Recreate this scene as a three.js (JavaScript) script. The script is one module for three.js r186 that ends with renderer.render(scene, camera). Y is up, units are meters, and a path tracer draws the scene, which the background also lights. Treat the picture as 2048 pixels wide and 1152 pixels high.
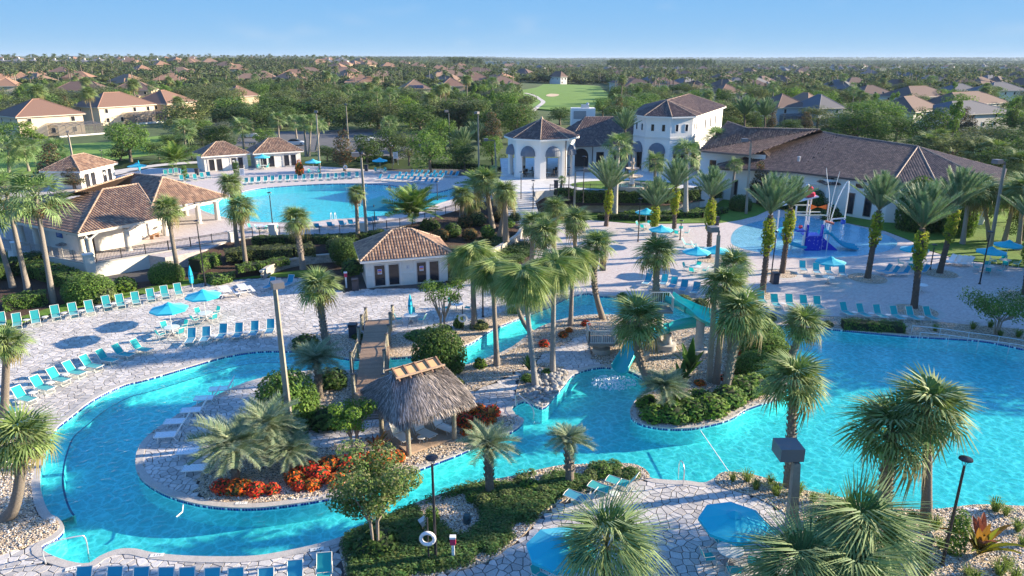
import * as THREE from 'three';
import { MarchingCubes } from 'three/addons/objects/MarchingCubes.js';

// ---------------------------------------------------------------- camera, sky, sun, exposure
const scene = new THREE.Scene();
const PITCH = THREE.MathUtils.degToRad(17.88), CAM_H = 22, LENS = 1420;
const camera = new THREE.PerspectiveCamera(THREE.MathUtils.radToDeg(2 * Math.atan(576 / LENS)), 16 / 9,0.5,30000);
camera.position.set(0, CAM_H, 0);
camera.rotation.x = -PITCH;
const renderer = new THREE.WebGLRenderer({ antialias: true });
renderer.setSize(1024,576);
renderer.toneMapping = THREE.LinearToneMapping;
renderer.toneMappingExposure = 2.75;
renderer.shadowMap.enabled = true;

function rng(seed) { return () => { seed = (seed + 0x6d2b79f5) | 0; let t = Math.imul(seed ^ (seed >>> 15), 1 | seed); t = (t + Math.imul(t ^ (t >>> 7), 61 | t)) ^ t; return ((t ^ (t >>> 14)) >>> 0) / 4294967296; }; }
const lerp = (a, b, t) => a + (b - a) * t, clamp = (x, a = 0, b = 1) => Math.min(b, Math.max(a, x));
const sstep = (a, b, x) => { const t = clamp((x - a) / (b - a)); return t * t * (3 - 2 * t); };
const V = (x, y, z) => new THREE.Vector3(x, y, z);

const SUN_EL = THREE.MathUtils.degToRad(17.5), SUN_AZ = [0.975,-0.22];
const SUN = V(SUN_AZ[0] * Math.cos(SUN_EL), Math.sin(SUN_EL), SUN_AZ[1] * Math.cos(SUN_EL)).normalize();
const sun = new THREE.DirectionalLight(new THREE.Color(1.0,0.84,0.62), 5);
sun.position.copy(SUN).multiplyScalar(300).add(V(0,0,-80));
sun.target.position.set(0,0,-80);
sun.castShadow = true;
Object.assign(sun.shadow.camera, { left: -160, right: 160, top: 160, bottom: -160, far: 900 });
sun.shadow.mapSize.set(4096,4096);
scene.add(sun, sun.target);
{ // clear morning sky: pale at the horizon, blue above, a warm glow about the sun and a few wisps
const w = 1024, h = 512, d = new Float32Array(w * h * 4);
const low = [0.145,0.235,0.32], mid = [0.075,0.192,0.332], top = [0.040,0.118,0.335];
const hash = (i, j) => { const s = Math.sin(i * 127.1 + j * 311.7) * 43758.5453; return s - Math.floor(s); };
const vn = (x, y) => { const i = Math.floor(x), j = Math.floor(y), a = x - i, b = y - j, s = a * a * (3 - 2 * a), t = b * b * (3 - 2 * b); return lerp(lerp(hash(i, j), hash(i + 1, j), s), lerp(hash(i, j + 1), hash(i + 1, j + 1), s), t); };
for (let r = 0; r < h; r++) for (let c = 0; c < w; c++) {
const el = ((r + 0.5) / h - 0.5) * Math.PI, az = ((c + 0.5) / w - 0.5) * 2 * Math.PI, o = (r * w + c) * 4;
const e = Math.max(0, el) * 57.3, t1 = 1 - Math.exp(-e / 2.6), t2 = 1 - Math.exp(-e / 32);
const dx = Math.cos(az) * Math.cos(el), dz = Math.sin(az) * Math.cos(el), g = Math.max(0, dx * SUN.x + Math.sin(el) * SUN.y + dz * SUN.z);
const glow = 0.04 * Math.pow(g, 6) + 0.12 * Math.pow(g, 40);
const k = az * 163, n = vn(k * 0.09, e * 1.1) * 0.6 + vn(k * 0.21 + 9, e * 2.6) * 0.4;
const wisp = sstep(0.66,0.95, n) * sstep(0.2,1.4, e) * Math.exp(-e / 14) * 0.14;
for (let q = 0; q < 3; q++) {
let v = lerp(lerp(low[q], mid[q], t1), top[q], t2) + glow * [1,0.9,0.72][q];
d[o + q] = lerp(v, 0.34, wisp);
}
d[o + 3] = 1;
}
const t = new THREE.DataTexture(d, w, h, THREE.RGBAFormat, THREE.FloatType);
t.mapping = THREE.EquirectangularReflectionMapping; t.magFilter = THREE.LinearFilter; t.needsUpdate = true;
scene.background = t; scene.environment = t;
}

// ---------------------------------------------------------------- points: a pixel of the 2048 x 1152 photograph to a place in the world
function ray(px, py) { const x = (px - 1024) / LENS, y = (576 - py) / LENS, c = Math.cos(PITCH), s = Math.sin(PITCH); return V(x, y * c - s, -y * s - c); }
function G(px, py, h = 0) { const d = ray(px, py); return d.multiplyScalar((h - CAM_H) / d.y).add(V(0, CAM_H, 0)); }        // where it meets the level h
function atZ(px, py, z) { const d = ray(px, py); return d.multiplyScalar(z / d.z).add(V(0, CAM_H, 0)); }                    // where it reaches the depth z

// ---------------------------------------------------------------- names, things, parts
const taken = new Map();
function numbered(name) { const n = taken.get(name) ?? 0; taken.set(name, n + 1); return n ? `${name}_${String(n).padStart(3, '0')}` : name; }
function thing(name, label, category, p = V(0,0,0), turn = 0, group) {
const o = new THREE.Group(); o.name = numbered(name); o.position.copy(p); o.rotation.y = turn; scene.add(o);
o.userData = { label, category }; if (group) o.userData.group = group;
return o;
}
function copyOf(src, label, p, turn = 0, scale = 1, group) {
const base = src.name.replace(/_\d{3}$/, ''), o = src.clone(); o.name = numbered(base); scene.add(o);
o.position.copy(p); o.rotation.set(0, turn, 0); o.scale.setScalar(scale);
o.userData = { ...src.userData, label }; if (group) o.userData.group = group;
return o;
}
function mesh(name, geometry, material, parent, kind) {
const m = new THREE.Mesh(geometry, material); m.name = parent ? name : numbered(name); m.castShadow = m.receiveShadow = true;
if (kind) m.userData.kind = kind;
(parent ?? scene).add(m);
return m;
}
function struct(name, label, geometry, material) { const o = geometry ? mesh(name, geometry, material) : new THREE.Group(); if (!geometry) { o.name = numbered(name); scene.add(o); } o.userData = { kind: 'structure', label }; return o; }
const NTH = 'first second third fourth fifth sixth seventh eighth ninth tenth eleventh twelfth thirteenth fourteenth fifteenth sixteenth seventeenth eighteenth nineteenth twentieth'.split(' ');

// ---------------------------------------------------------------- mesh builder: triangles with colours, uv in metres
class MB {
constructor() { this.p = []; this.n = []; this.c = []; this.u = []; this.col = [1,1,1]; }
color(c) { this.col = c; return this; }
tri(a, b, c, n, uv) {
let nx, ny, nz;
if (!n) {
const ux = b.x - a.x, uy = b.y - a.y, uz = b.z - a.z, vx = c.x - a.x, vy = c.y - a.y, vz = c.z - a.z;
nx = uy * vz - uz * vy; ny = uz * vx - ux * vz; nz = ux * vy - uy * vx; const l = Math.hypot(nx, ny, nz) || 1; nx /= l; ny /= l; nz /= l;
}
const P = [a, b, c];
for (let i = 0; i < 3; i++) {
const q = P[i]; this.p.push(q.x, q.y, q.z);
if (n) { this.n.push(n[i].x, n[i].y, n[i].z); nx = n[0].x; ny = n[0].y; nz = n[0].z; } else this.n.push(nx, ny, nz);
this.c.push(...this.col);
}
if (uv) this.u.push(...uv);
else { const ax = Math.abs(nx), ay = Math.abs(ny), az = Math.abs(nz); for (const q of P) ay >= ax && ay >= az ? this.u.push(q.x, -q.z) : ax > az ? this.u.push(q.z, q.y) : this.u.push(q.x, q.y); }
return this;
}
quad(a, b, c, d, n, uv) { this.tri(a, b, c, n && [n[0], n[1], n[2]], uv && [uv[0], uv[1], uv[2], uv[3], uv[4], uv[5]]); return this.tri(a, c, d, n && [n[0], n[2], n[3]], uv && [uv[0], uv[1], uv[4], uv[5], uv[6], uv[7]]); }
box(x, y, z, sx, sy, sz, turn = 0, tilt = 0) { // centre, size
const m = new THREE.Matrix4().makeRotationFromEuler(new THREE.Euler(0, turn, tilt, 'YXZ')).setPosition(x, y, z);
const q = (i, j, k) => V(i * sx / 2, j * sy / 2, k * sz / 2).applyMatrix4(m);
const [a, b, c, d, e, f, g, h] = [q(-1,-1,1), q(1,-1,1), q(1,1,1), q(-1,1,1), q(-1,-1,-1), q(1,-1,-1), q(1,1,-1), q(-1,1,-1)];
return this.quad(a, b, c, d).quad(f, e, h, g).quad(b, f, g, c).quad(e, a, d, h).quad(d, c, g, h).quad(e, f, b, a);
}
beam(a, b, w, h) { // a bar of rectangular section from a to b
const t = b.clone().sub(a).normalize(), s = Math.abs(t.y) > 0.95 ? V(1,0,0) : V(0,1,0).cross(t).normalize(), u = t.clone().cross(s).normalize();
s.multiplyScalar(w / 2); u.multiplyScalar(h / 2);
const q = (o, i, j) => o.clone().addScaledVector(s, i).addScaledVector(u, j);
const A = [q(a, -1,-1), q(a, 1,-1), q(a, 1,1), q(a, -1,1)], B = [q(b, -1,-1), q(b, 1,-1), q(b, 1,1), q(b, -1,1)];
for (let i = 0; i < 4; i++) { const j = (i + 1) % 4; this.quad(A[i], A[j], B[j], B[i]); }
return this.quad(A[3], A[2], A[1], A[0]).quad(B[0], B[1], B[2], B[3]);
}
tube(pts, r, seg = 6, cap = true) { // r: number or one per point; smooth round the section
const R = Array.isArray(r) ? r : pts.map(() => r), rings = [], norms = [];
let s = null, len = 0; const L = [];
pts.forEach((p, i) => {
if (i) len += p.distanceTo(pts[i - 1]); L.push(len);
const t = pts[Math.min(i + 1, pts.length - 1)].clone().sub(pts[Math.max(i - 1,0)]).normalize();
if (!s) s = Math.abs(t.y) > 0.9 ? V(1,0,0) : V(0,1,0);
s = s.clone().addScaledVector(t, -s.dot(t)).normalize(); const u = t.clone().cross(s);
const ring = [], nn = [];
for (let k = 0; k <= seg; k++) { const a = k / seg * 2 * Math.PI, n = s.clone().multiplyScalar(Math.cos(a)).addScaledVector(u, Math.sin(a)); nn.push(n); ring.push(p.clone().addScaledVector(n, R[i])); }
rings.push(ring); norms.push(nn);
});
for (let i = 0; i + 1 < pts.length; i++) for (let k = 0; k < seg; k++) {
const c = 2 * Math.PI * R[i] / seg;
this.quad(rings[i][k], rings[i][k + 1], rings[i + 1][k + 1], rings[i + 1][k],[norms[i][k], norms[i][k + 1], norms[i + 1][k + 1], norms[i + 1][k]],[k * c, L[i], (k + 1) * c, L[i], (k + 1) * c, L[i + 1], k * c, L[i + 1]]);
}
if (cap) { const e = pts.length - 1; for (let k = 0; k < seg; k++) { if (R[0] > 0.001) this.tri(pts[0], rings[0][k + 1], rings[0][k]); if (R[e] > 0.001) this.tri(pts[e], rings[e][k], rings[e][k + 1]); } }
return this;
}
lathe(profile, x, z, seg = 16, y0 = 0) { // [r, y] pairs from the bottom up
for (let i = 0; i + 1 < profile.length; i++) for (let k = 0; k < seg; k++) {
const a = k / seg * 2 * Math.PI, b = (k + 1) / seg * 2 * Math.PI, [r0, h0] = profile[i],[r1, h1] = profile[i + 1];
const q = (r, h, t) => V(x + r * Math.cos(t), y0 + h, z - r * Math.sin(t)), dn = Math.hypot(r0 - r1, h1 - h0) || 1, ny = (r0 - r1) / dn, nr = (h1 - h0) / dn, nv = (t) => V(nr * Math.cos(t), ny, -nr * Math.sin(t));
if (r0 > 1e-4) this.tri(q(r0, h0, a), q(r0, h0, b), q(r1, h1, b), [nv(a), nv(b), nv(b)]);
if (r1 > 1e-4) this.tri(q(r0, h0, a), q(r1, h1, b), q(r1, h1, a), [nv(a), nv(b), nv(a)]);
}
return this;
}
flat(pts, y, holes = [], up = true) { // horizontal polygon of points with x and z
const c = pts.map((p) => new THREE.Vector2(p.x, -p.z)), hs = holes.map((h) => h.map((p) => new THREE.Vector2(p.x, -p.z)));
const all = [...c, ...hs.flat()].map((p) => V(p.x, y, -p.y));
for (const [i, j, k] of THREE.ShapeUtils.triangulateShape(c, hs)) {
const a = all[i], b = all[j], d = all[k], s = (b.x - a.x) * (d.z - a.z) - (b.z - a.z) * (d.x - a.x);
(s < 0) === up ? this.tri(a, b, d) : this.tri(a, d, b);
}
return this;
}
skirt(pts, y0, y1, out = 0, closed = true) { // vertical band along a line of points, faces made for both turns by the renderer
let L = 0;
for (let i = 0; i < pts.length - (closed ? 0 : 1); i++) {
const a = pts[i], b = pts[(i + 1) % pts.length], l = Math.hypot(b.x - a.x, b.z - a.z);
this.quad(V(a.x, y0, a.z), V(b.x, y0, b.z), V(b.x, y1, b.z), V(a.x, y1, a.z), null, [L, y0, L + l, y0, L + l, y1, L, y1]); L += l;
}
return this;
}
add(g, m, col) { // another geometry
g = g.index ? g.toNonIndexed() : g.clone(); if (m) g.applyMatrix4(m); if (!g.attributes.normal) g.computeVertexNormals();
const P = g.attributes.position, N = g.attributes.normal, U = g.attributes.uv, C = g.attributes.color;
for (let i = 0; i < P.count; i++) {
this.p.push(P.getX(i), P.getY(i), P.getZ(i)); this.n.push(N.getX(i), N.getY(i), N.getZ(i));
if (U) this.u.push(U.getX(i), U.getY(i)); else this.u.push(P.getX(i), P.getZ(i));
if (C && !col) this.c.push(C.getX(i), C.getY(i), C.getZ(i)); else this.c.push(...(col ?? this.col));
}
return this;
}
get empty() { return !this.p.length; }
geo() {
const g = new THREE.BufferGeometry(), f = (a, k) => new THREE.BufferAttribute(Float32Array.from(a), k);
g.setAttribute('position', f(this.p, 3)); g.setAttribute('normal', f(this.n, 3)); g.setAttribute('color', f(this.c, 3)); g.setAttribute('uv', f(this.u, 2));
return g;
}
build(name, material, parent, kind) { return mesh(name, this.geo(), material, parent, kind); }
}
const shade = (c, k) => c.map((v) => v * k);
function smooth(pts, k = 4, closed = true) { return new THREE.CatmullRomCurve3(pts, closed, 'centripetal').getPoints((closed ? pts.length : pts.length - 1) * k).slice(0, closed ? -1 : undefined); }
const line = (list, h = 0) => list.map(([x, y]) => G(x, y, h));
function inside(pts, x, z) { let r = false; for (let i = 0, j = pts.length - 1; i < pts.length; j = i++) { const a = pts[i], b = pts[j]; if ((a.z > z) !== (b.z > z) && x < (b.x - a.x) * (z - a.z) / (b.z - a.z) + a.x) r = !r; } return r; }
function nearest(pts, x, z) {
let best = 1e9, bx = x, bz = z;
for (let i = 0; i < pts.length; i++) { const a = pts[i], b = pts[(i + 1) % pts.length], dx = b.x - a.x, dz = b.z - a.z, t = clamp(((x - a.x) * dx + (z - a.z) * dz) / (dx * dx + dz * dz || 1)), qx = a.x + dx * t, qz = a.z + dz * t, d = (qx - x) ** 2 + (qz - z) ** 2; if (d < best) { best = d; bx = qx; bz = qz; } }
return [bx, bz, Math.sqrt(best)];
}
function offset(pts, d, closed = true) { // moves a line of points sideways
return pts.map((p, i) => { const a = pts[closed ? (i + pts.length - 1) % pts.length : Math.max(0, i - 1)], b = pts[closed ? (i + 1) % pts.length : Math.min(pts.length - 1, i + 1)], l = Math.hypot(b.x - a.x, b.z - a.z) || 1; return V(p.x + (b.z - a.z) / l * d, p.y, p.z - (b.x - a.x) / l * d); });
}
// ---------------------------------------------------------------- textures and materials
function noiseTile(n, cells, octaves, seed) { // tiling value noise, 0..1
const out = new Float32Array(n * n), R = rng(seed); let amp = 1, total = 0;
for (let o = 0; o < octaves; o++, cells *= 2, amp *= 0.5) {
const g = Float32Array.from({ length: cells * cells }, R); total += amp;
for (let y = 0; y < n; y++) for (let x = 0; x < n; x++) {
const u = x / n * cells, v = y / n * cells, i = Math.floor(u), j = Math.floor(v), a = u - i, b = v - j, s = a * a * (3 - 2 * a), t = b * b * (3 - 2 * b), q = (p, r) => g[(r % cells) * cells + (p % cells)];
out[y * n + x] += amp * lerp(lerp(q(i, j), q(i + 1, j), s), lerp(q(i, j + 1), q(i + 1, j + 1), s), t);
}
}
return out.map((v) => v / total);
}
function tex(n, metres, fn, srgb = true) { // fn(x, y, i) -> [r, g, b] 0..1 linear when srgb
const d = new Uint8Array(n * n * 4), enc = (v) => srgb ? (v <= 0.0031308 ? v * 12.92 : 1.055 * Math.pow(v, 1 / 2.4) - 0.055) : v;
for (let y = 0, i = 0; y < n; y++) for (let x = 0; x < n; x++, i++) { const c = fn(x, y, i); for (let k = 0; k < 3; k++) d[i * 4 + k] = clamp(enc(c[k] ?? c[0])) * 255; d[i * 4 + 3] = 255; }
const t = new THREE.DataTexture(d, n, n); t.wrapS = t.wrapT = THREE.RepeatWrapping; t.magFilter = THREE.LinearFilter; t.repeat.set(1 / metres, 1 / metres);
if (srgb) t.colorSpace = THREE.SRGBColorSpace; t.needsUpdate = true;
return t;
}
function canvasTex(w, h, draw) { const c = document.createElement('canvas'); c.width = w; c.height = h; draw(c.getContext('2d'), w, h); const t = new THREE.CanvasTexture(c); t.colorSpace = THREE.SRGBColorSpace; t.anisotropy = 4; return t; }
const N1 = noiseTile(512,8,6,11), N2 = noiseTile(512,64,3,23), N3 = noiseTile(512,4,4,37);
const mottle = (metres, lo, hi, fine = 0.5) => tex(512, metres, (x, y, i) => { const v = lerp(lo, hi, clamp((N1[i] - 0.5) * 1.6 * (1 - fine) + (N2[i] - 0.5) * 1.8 * fine + 0.5)); return [v, v, v]; });
const bumpOf = (metres, f) => tex(512, metres, (x, y, i) => { const v = f(i); return [v, v, v]; }, false);
const T = {
stucco: mottle(3,0.84,1,0.35), rough: mottle(1.6,0.6,1.05,0.6), big: mottle(9,0.7,1.08,0.35), grain: bumpOf(0.7, (i) => N2[i]), lumps: bumpOf(2.5, (i) => N1[i] * 0.6 + N2[i] * 0.4),
};
const MAT = {};
function mat(name, color, o = {}) {
const { Kind = THREE.MeshStandardMaterial, ...rest } = o;
const m = MAT[name] = new Kind({ roughness: 0.8, metalness: 0, vertexColors: true, side: THREE.DoubleSide, ...rest }); m.color.setRGB(...color); m.name = name;
return m;
}
const P_ = THREE.MeshPhysicalMaterial;
mat('stucco', [0.80,0.78,0.73], { map: T.stucco, bumpMap: T.grain, bumpScale: 0.006, roughness: 0.9 });
mat('trim', [0.82,0.80,0.76], { roughness: 0.6 });
mat('paint', [1,1,1], { roughness: 0.45 });           // takes its colour from the vertices
mat('matte', [1,1,1], { roughness: 0.9 });
mat('mottled', [1,1,1], { map: T.rough, roughness: 0.9, bumpMap: T.grain, bumpScale: 0.01 });
mat('metal', [1,1,1], { roughness: 0.35, metalness: 0.7 });
mat('plastic', [1,1,1], { roughness: 0.28 });
mat('fabric', [1,1,1], { Kind: P_, roughness: 0.95, transmission: 0.4, thickness: 0 });
mat('tiles', [1,1,1], { roughness: 0.62, map: T.stucco });
mat('glass_dark', [0.02,0.022,0.03], { roughness: 0.08, vertexColors: false });
mat('stone', [1,1,1], { map: T.rough, roughness: 0.85, bumpMap: T.lumps, bumpScale: 0.006 });
mat('concrete', [0.55,0.53,0.50], { map: T.big, roughness: 0.9, bumpMap: T.grain, bumpScale: 0.004 });
mat('plaster', [0.52,0.85,0.88], { map: mottle(6,0.9,1.03,0.2), roughness: 0.8, vertexColors: false });
mat('coping', [0.58,0.54,0.50], { map: T.rough, roughness: 0.85, bumpMap: T.grain, bumpScale: 0.004 });
mat('mortar', [0.07,0.068,0.07], { roughness: 1, vertexColors: false });
mat('asphalt', [0.13,0.13,0.135], { map: T.big, roughness: 0.95 });
mat('wood', [1,1,1], { map: T.rough, roughness: 0.85, bumpMap: T.grain, bumpScale: 0.006 });
mat('bark', [1,1,1], { map: mottle(0.5,0.5,1.1,0.6), roughness: 0.95, bumpMap: bumpOf(0.45, (i) => N2[i] * 0.6 + N1[i] * 0.4), bumpScale: 0.03 });
mat('leaf', [1.1,1.1,1.05], { Kind: P_, roughness: 0.9, transmission: 0.45, thickness: 0, specularIntensity: 0.4 });
mat('frond', [1,1,1], { Kind: P_, roughness: 0.78, transmission: 0.38, thickness: 0, specularIntensity: 0.7 });
mat('grass', [0.13,0.25,0.022], { map: tex(512,7, (x, y, i) => { const v = 0.55 + 0.45 * N2[i] + 0.5 * (N1[i] - 0.5); return [v * (0.95 + 0.4 * (N3[i] - 0.5)), v, v * 0.9]; }), roughness: 0.95, bumpMap: T.lumps, bumpScale: 0.05 });
mat('fairway', [0.15,0.28,0.035], { map: mottle(40,0.75,1.08,0.3), roughness: 0.95 });
mat('mulch', [0.085,0.05,0.036], { map: mottle(1.3,0.4,1.4,0.85), roughness: 1, bumpMap: T.grain, bumpScale: 0.05 });
mat('ground', [0.07,0.115,0.03], { map: mottle(60,0.6,1.15,0.4), roughness: 1 });
{ // river gravel: rounded stones, tan to white
const n = 1024, R = rng(5), col = new Float32Array(n * n * 3).fill(0.05), hgt = new Float32Array(n * n);
const pal = [[0.62,0.52,0.38],[0.74,0.68,0.58],[0.40,0.30,0.20],[0.52,0.44,0.36],[0.30,0.26,0.24],[0.66,0.50,0.30]];
for (let s = 0; s < 2600; s++) {
const cx = R() * n, cy = R() * n, a = 9 + R() * 12, b = a * (0.6 + R() * 0.4), th = R() * 3.14, c = pal[Math.floor(R() * pal.length)], k = 0.75 + R() * 0.5, h0 = R() * 0.4, ct = Math.cos(th), st = Math.sin(th);
for (let dy = -a; dy <= a; dy++) for (let dx = -a; dx <= a; dx++) {
const u = (dx * ct + dy * st) / a, v = (-dx * st + dy * ct) / b, q = u * u + v * v; if (q > 1) continue;
const i = (((Math.floor(cy + dy) + n) % n) * n + ((Math.floor(cx + dx) + n) % n)), h = h0 + 0.6 * Math.sqrt(1 - q);
if (h > hgt[i]) { hgt[i] = h; for (let e = 0; e < 3; e++) col[i * 3 + e] = c[e] * k; }
}
}
mat('gravel', [1.1,1.06,1.04], { map: tex(n, 2.2, (x, y, i) => [col[i * 3], col[i * 3 + 1], col[i * 3 + 2]]), roughness: 0.9, bumpMap: tex(n, 2.2, (x, y, i) => [hgt[i], hgt[i], hgt[i]], false), bumpScale: 0.04, vertexColors: false });
}
{ // small brick pavers of the far decks, in a pink and grey blend
const n = 1024, R = rng(9), tone = {}, bw = 32, bh = 64;
const cell = (x, y) => { // herringbone of 1:2 bricks
const i = Math.floor(x / bw), j = Math.floor(y / bw), k = ((i - j) % 4 + 4) % 4;
return k === 0 ? [i, j, 0] : k === 1 ? [i - 1, j, 0] : k === 2 ? [i, j, 1] : [i, j - 1,1];
};
const wr = (v) => ((v % (n / bw)) + n / bw) % (n / bw);
const f = (x, y) => { const [i, j, o] = cell(x, y), key = wr(i) + ',' + wr(j) + o, t = tone[key] ??= [R(), R()], u = o ? x - i * bw : x - i * bw, v = y - j * bw, W = o ? bw : 2 * bw, H = o ? 2 * bw : bw; return [t, Math.min(u, v, W - u, H - v)]; };
mat('pavers', [0.60,0.56,0.535], { map: tex(n, 4.2, (x, y, i) => { const [t, e] = f(x + 0.5, y + 0.5), k = (0.78 + 0.34 * t[0]) * (e < 1.6 ? 0.6 : 1) * (0.9 + 0.2 * N1[((y >> 1) * 512) + (x >> 1)]); return [k * (1.02 + 0.08 * t[1]), k * 0.98, k * (0.97 + 0.04 * (1 - t[1]))]; }), roughness: 0.85, vertexColors: false });
}
{ // water: a thin clear sheet; its ripples gather and spread the light that passes
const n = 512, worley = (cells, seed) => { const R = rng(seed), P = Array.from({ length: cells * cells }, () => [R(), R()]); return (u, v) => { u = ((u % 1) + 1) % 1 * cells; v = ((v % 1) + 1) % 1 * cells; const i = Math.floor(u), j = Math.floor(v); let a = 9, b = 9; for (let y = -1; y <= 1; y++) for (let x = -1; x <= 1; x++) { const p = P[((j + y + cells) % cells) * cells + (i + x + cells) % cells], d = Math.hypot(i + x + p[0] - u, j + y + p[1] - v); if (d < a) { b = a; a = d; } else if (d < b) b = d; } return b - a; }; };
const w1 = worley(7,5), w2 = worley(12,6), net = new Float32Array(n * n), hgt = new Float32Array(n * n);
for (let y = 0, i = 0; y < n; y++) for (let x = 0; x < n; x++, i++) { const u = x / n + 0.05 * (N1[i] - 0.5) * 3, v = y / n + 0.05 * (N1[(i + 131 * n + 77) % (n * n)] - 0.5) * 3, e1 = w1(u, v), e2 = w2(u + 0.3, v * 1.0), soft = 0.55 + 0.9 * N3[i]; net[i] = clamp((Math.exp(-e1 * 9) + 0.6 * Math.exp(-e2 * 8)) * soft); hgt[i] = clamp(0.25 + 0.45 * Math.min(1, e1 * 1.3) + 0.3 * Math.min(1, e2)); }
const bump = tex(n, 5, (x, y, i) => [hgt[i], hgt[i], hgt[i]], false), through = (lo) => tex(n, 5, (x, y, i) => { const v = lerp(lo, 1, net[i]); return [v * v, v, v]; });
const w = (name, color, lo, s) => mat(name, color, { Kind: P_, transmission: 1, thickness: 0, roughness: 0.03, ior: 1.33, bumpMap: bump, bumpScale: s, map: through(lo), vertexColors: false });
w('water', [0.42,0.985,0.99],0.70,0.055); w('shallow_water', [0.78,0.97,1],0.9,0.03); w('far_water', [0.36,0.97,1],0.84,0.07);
}
// ---------------------------------------------------------------- the lie of the land
const UP = 1.5, PLAZA = 3;                      // levels of the upper pool deck and of the clubhouse plaza
const RX0 = -120, RX1 = 150, RZ0 = 20, RZ1 = -150;
function land(x, z) {
let h = 1.4 * sstep(60,10, x) + 0.4 * sstep(10,60, x);
if (z > RZ1) h = lerp(h, 0, sstep(RZ1, RZ1 + 40, z));
const far = -z;
h += 14 * sstep(270,1050, far) * sstep(150,-420, x - (far - 400) * 0.02);
h += 9 * sstep(1500,5200, far) * (0.5 + 0.5 * Math.sin(x * 0.0009 + 1.3) * Math.sin(far * 0.0006));
h += 26 * sstep(5200,9000, far);
return h;
}
{
const m = new MB(), xs = [], zs = [];
for (let i = -60; i <= 60; i++) xs.push(Math.sign(i) * (Math.abs(i) * 9 + Math.pow(Math.abs(i) / 60,4) * 9500));
for (let j = 0; j <= 110; j++) zs.push(60 - j * 10 - Math.pow(j / 110,5) * 14000);
const y = (x, z) => { const d = Math.min(x - RX0, RX1 - x, RZ0 - z, z - RZ1); return d > 0 ? lerp(land(x, z) - 0.05,-3, sstep(0,5, d)) : land(x, z); };
const P = xs.map((x) => zs.map((z) => V(x, y(x, z), z)));
for (let i = 0; i < xs.length - 1; i++) for (let j = 0; j < zs.length - 1; j++) m.quad(P[i][j + 1], P[i + 1][j + 1], P[i + 1][j], P[i][j]);
struct('terrain', 'green land that runs out to the hazy horizon', m.geo(), MAT.ground);
}

// outlines, traced as pixels of the photograph and laid on their level
const bankLeft = [[120,1118],[82,1093],[113,1075],[127,1058],[116,1037],[100,1028],[86,1000],[79,960],[82,928],[92,893],[110,858],[143,831],[187,798],[250,768],[283,760],[333,746],[383,731],[450,712],[512,702],[575,701],[639,704],[700,717]];
const bankTop = [[779,715],[822,712],[870,707],[919,694],[949,681],[979,661],[1024,641],[1060,627],[1100,612],[1140,593],[1177,586],[1194,591],[1257,592],[1307,597],[1357,607],[1421,617],[1480,633],[1536,647],[1600,652],[1663,657],[1740,664],[1819,671],[1869,674],[1969,681],[2048,697]];
const bankRight = [[2130,722],[2230,770],[2300,840],[2310,920],[2250,990],[2150,1014],[2048,1013],[1953,1010],[1903,1016],[1853,1020],[1786,1016],[1736,1009],[1703,1000],[1643,988],[1596,978],[1553,965],[1507,950],[1467,945],[1444,946],[1431,956]];
const bankBottom = [[1407,966],[1374,962],[1341,961],[1299,955],[1291,940],[1271,930],[1241,927],[1174,929],[1124,931],[1074,941],[1024,953],[945,968],[879,990],[845,1001],[779,1031],[712,1061],[692,1071],[645,1086],[579,1101],[512,1112],[433,1114],[350,1111],[300,1105],[267,1098],[233,1100],[200,1113],[178,1127]];
const isleFront = [[274,905],[272,930],[275,945],[287,961],[317,981],[350,995],[400,1008],[450,1014],[512,1015],[595,1006],[679,991],[745,975],[805,950],[862,928],[922,905],[979,878],[1024,861],[1047,840],[1030,829],[1024,815],[1049,801],[1084,815],[1108,792],[1127,771],[1147,748],[1174,738],[1211,733],[1257,741],[1285,756],[1295,772]];
const isleBack = [[1283,790],[1270,803],[1261,820],[1265,836],[1284,847],[1324,855],[1374,856],[1407,851],[1457,838],[1491,818],[1517,808],[1545,800],[1568,785],[1575,755],[1570,720],[1560,695],[1535,678],[1490,666],[1430,655],[1370,645],[1320,637],[1250,631],[1201,629],[1157,632],[1117,641],[1074,657],[1024,694],[985,712],[929,731],[870,742],[780,744],[700,740],[620,742],[560,748],[520,757],[490,766],[467,775],[433,791],[367,823],[317,855],[287,881]];
const K = 4, RIVER = smooth(line([...bankLeft, ...bankTop, ...bankRight, ...bankBottom]), K), ISLE = smooth(line([...isleFront, ...isleBack]), K);
const iTop = bankLeft.length * K, iRight = iTop + bankTop.length * K, iBottom = iRight + bankRight.length * K;
const inRiver = (x, z) => inside(RIVER, x, z) && !inside(ISLE, x, z);
const POOL = smooth(line([[396,408],[425,399],[467,391],[486,383],[521,376],[573,371.5],[625,368.5],[677,367],[732,367],[777,369.5],[800,373],[832,381],[864,385],[906,376],[930,369],[946,375],[936,388],[905,399],[880,406],[846,420],[790,428],[759,432],[712,436],[662,439],[632,443],[560,445],[512,444],[470,439],[430,430],[402,419]], UP), K);

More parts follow.
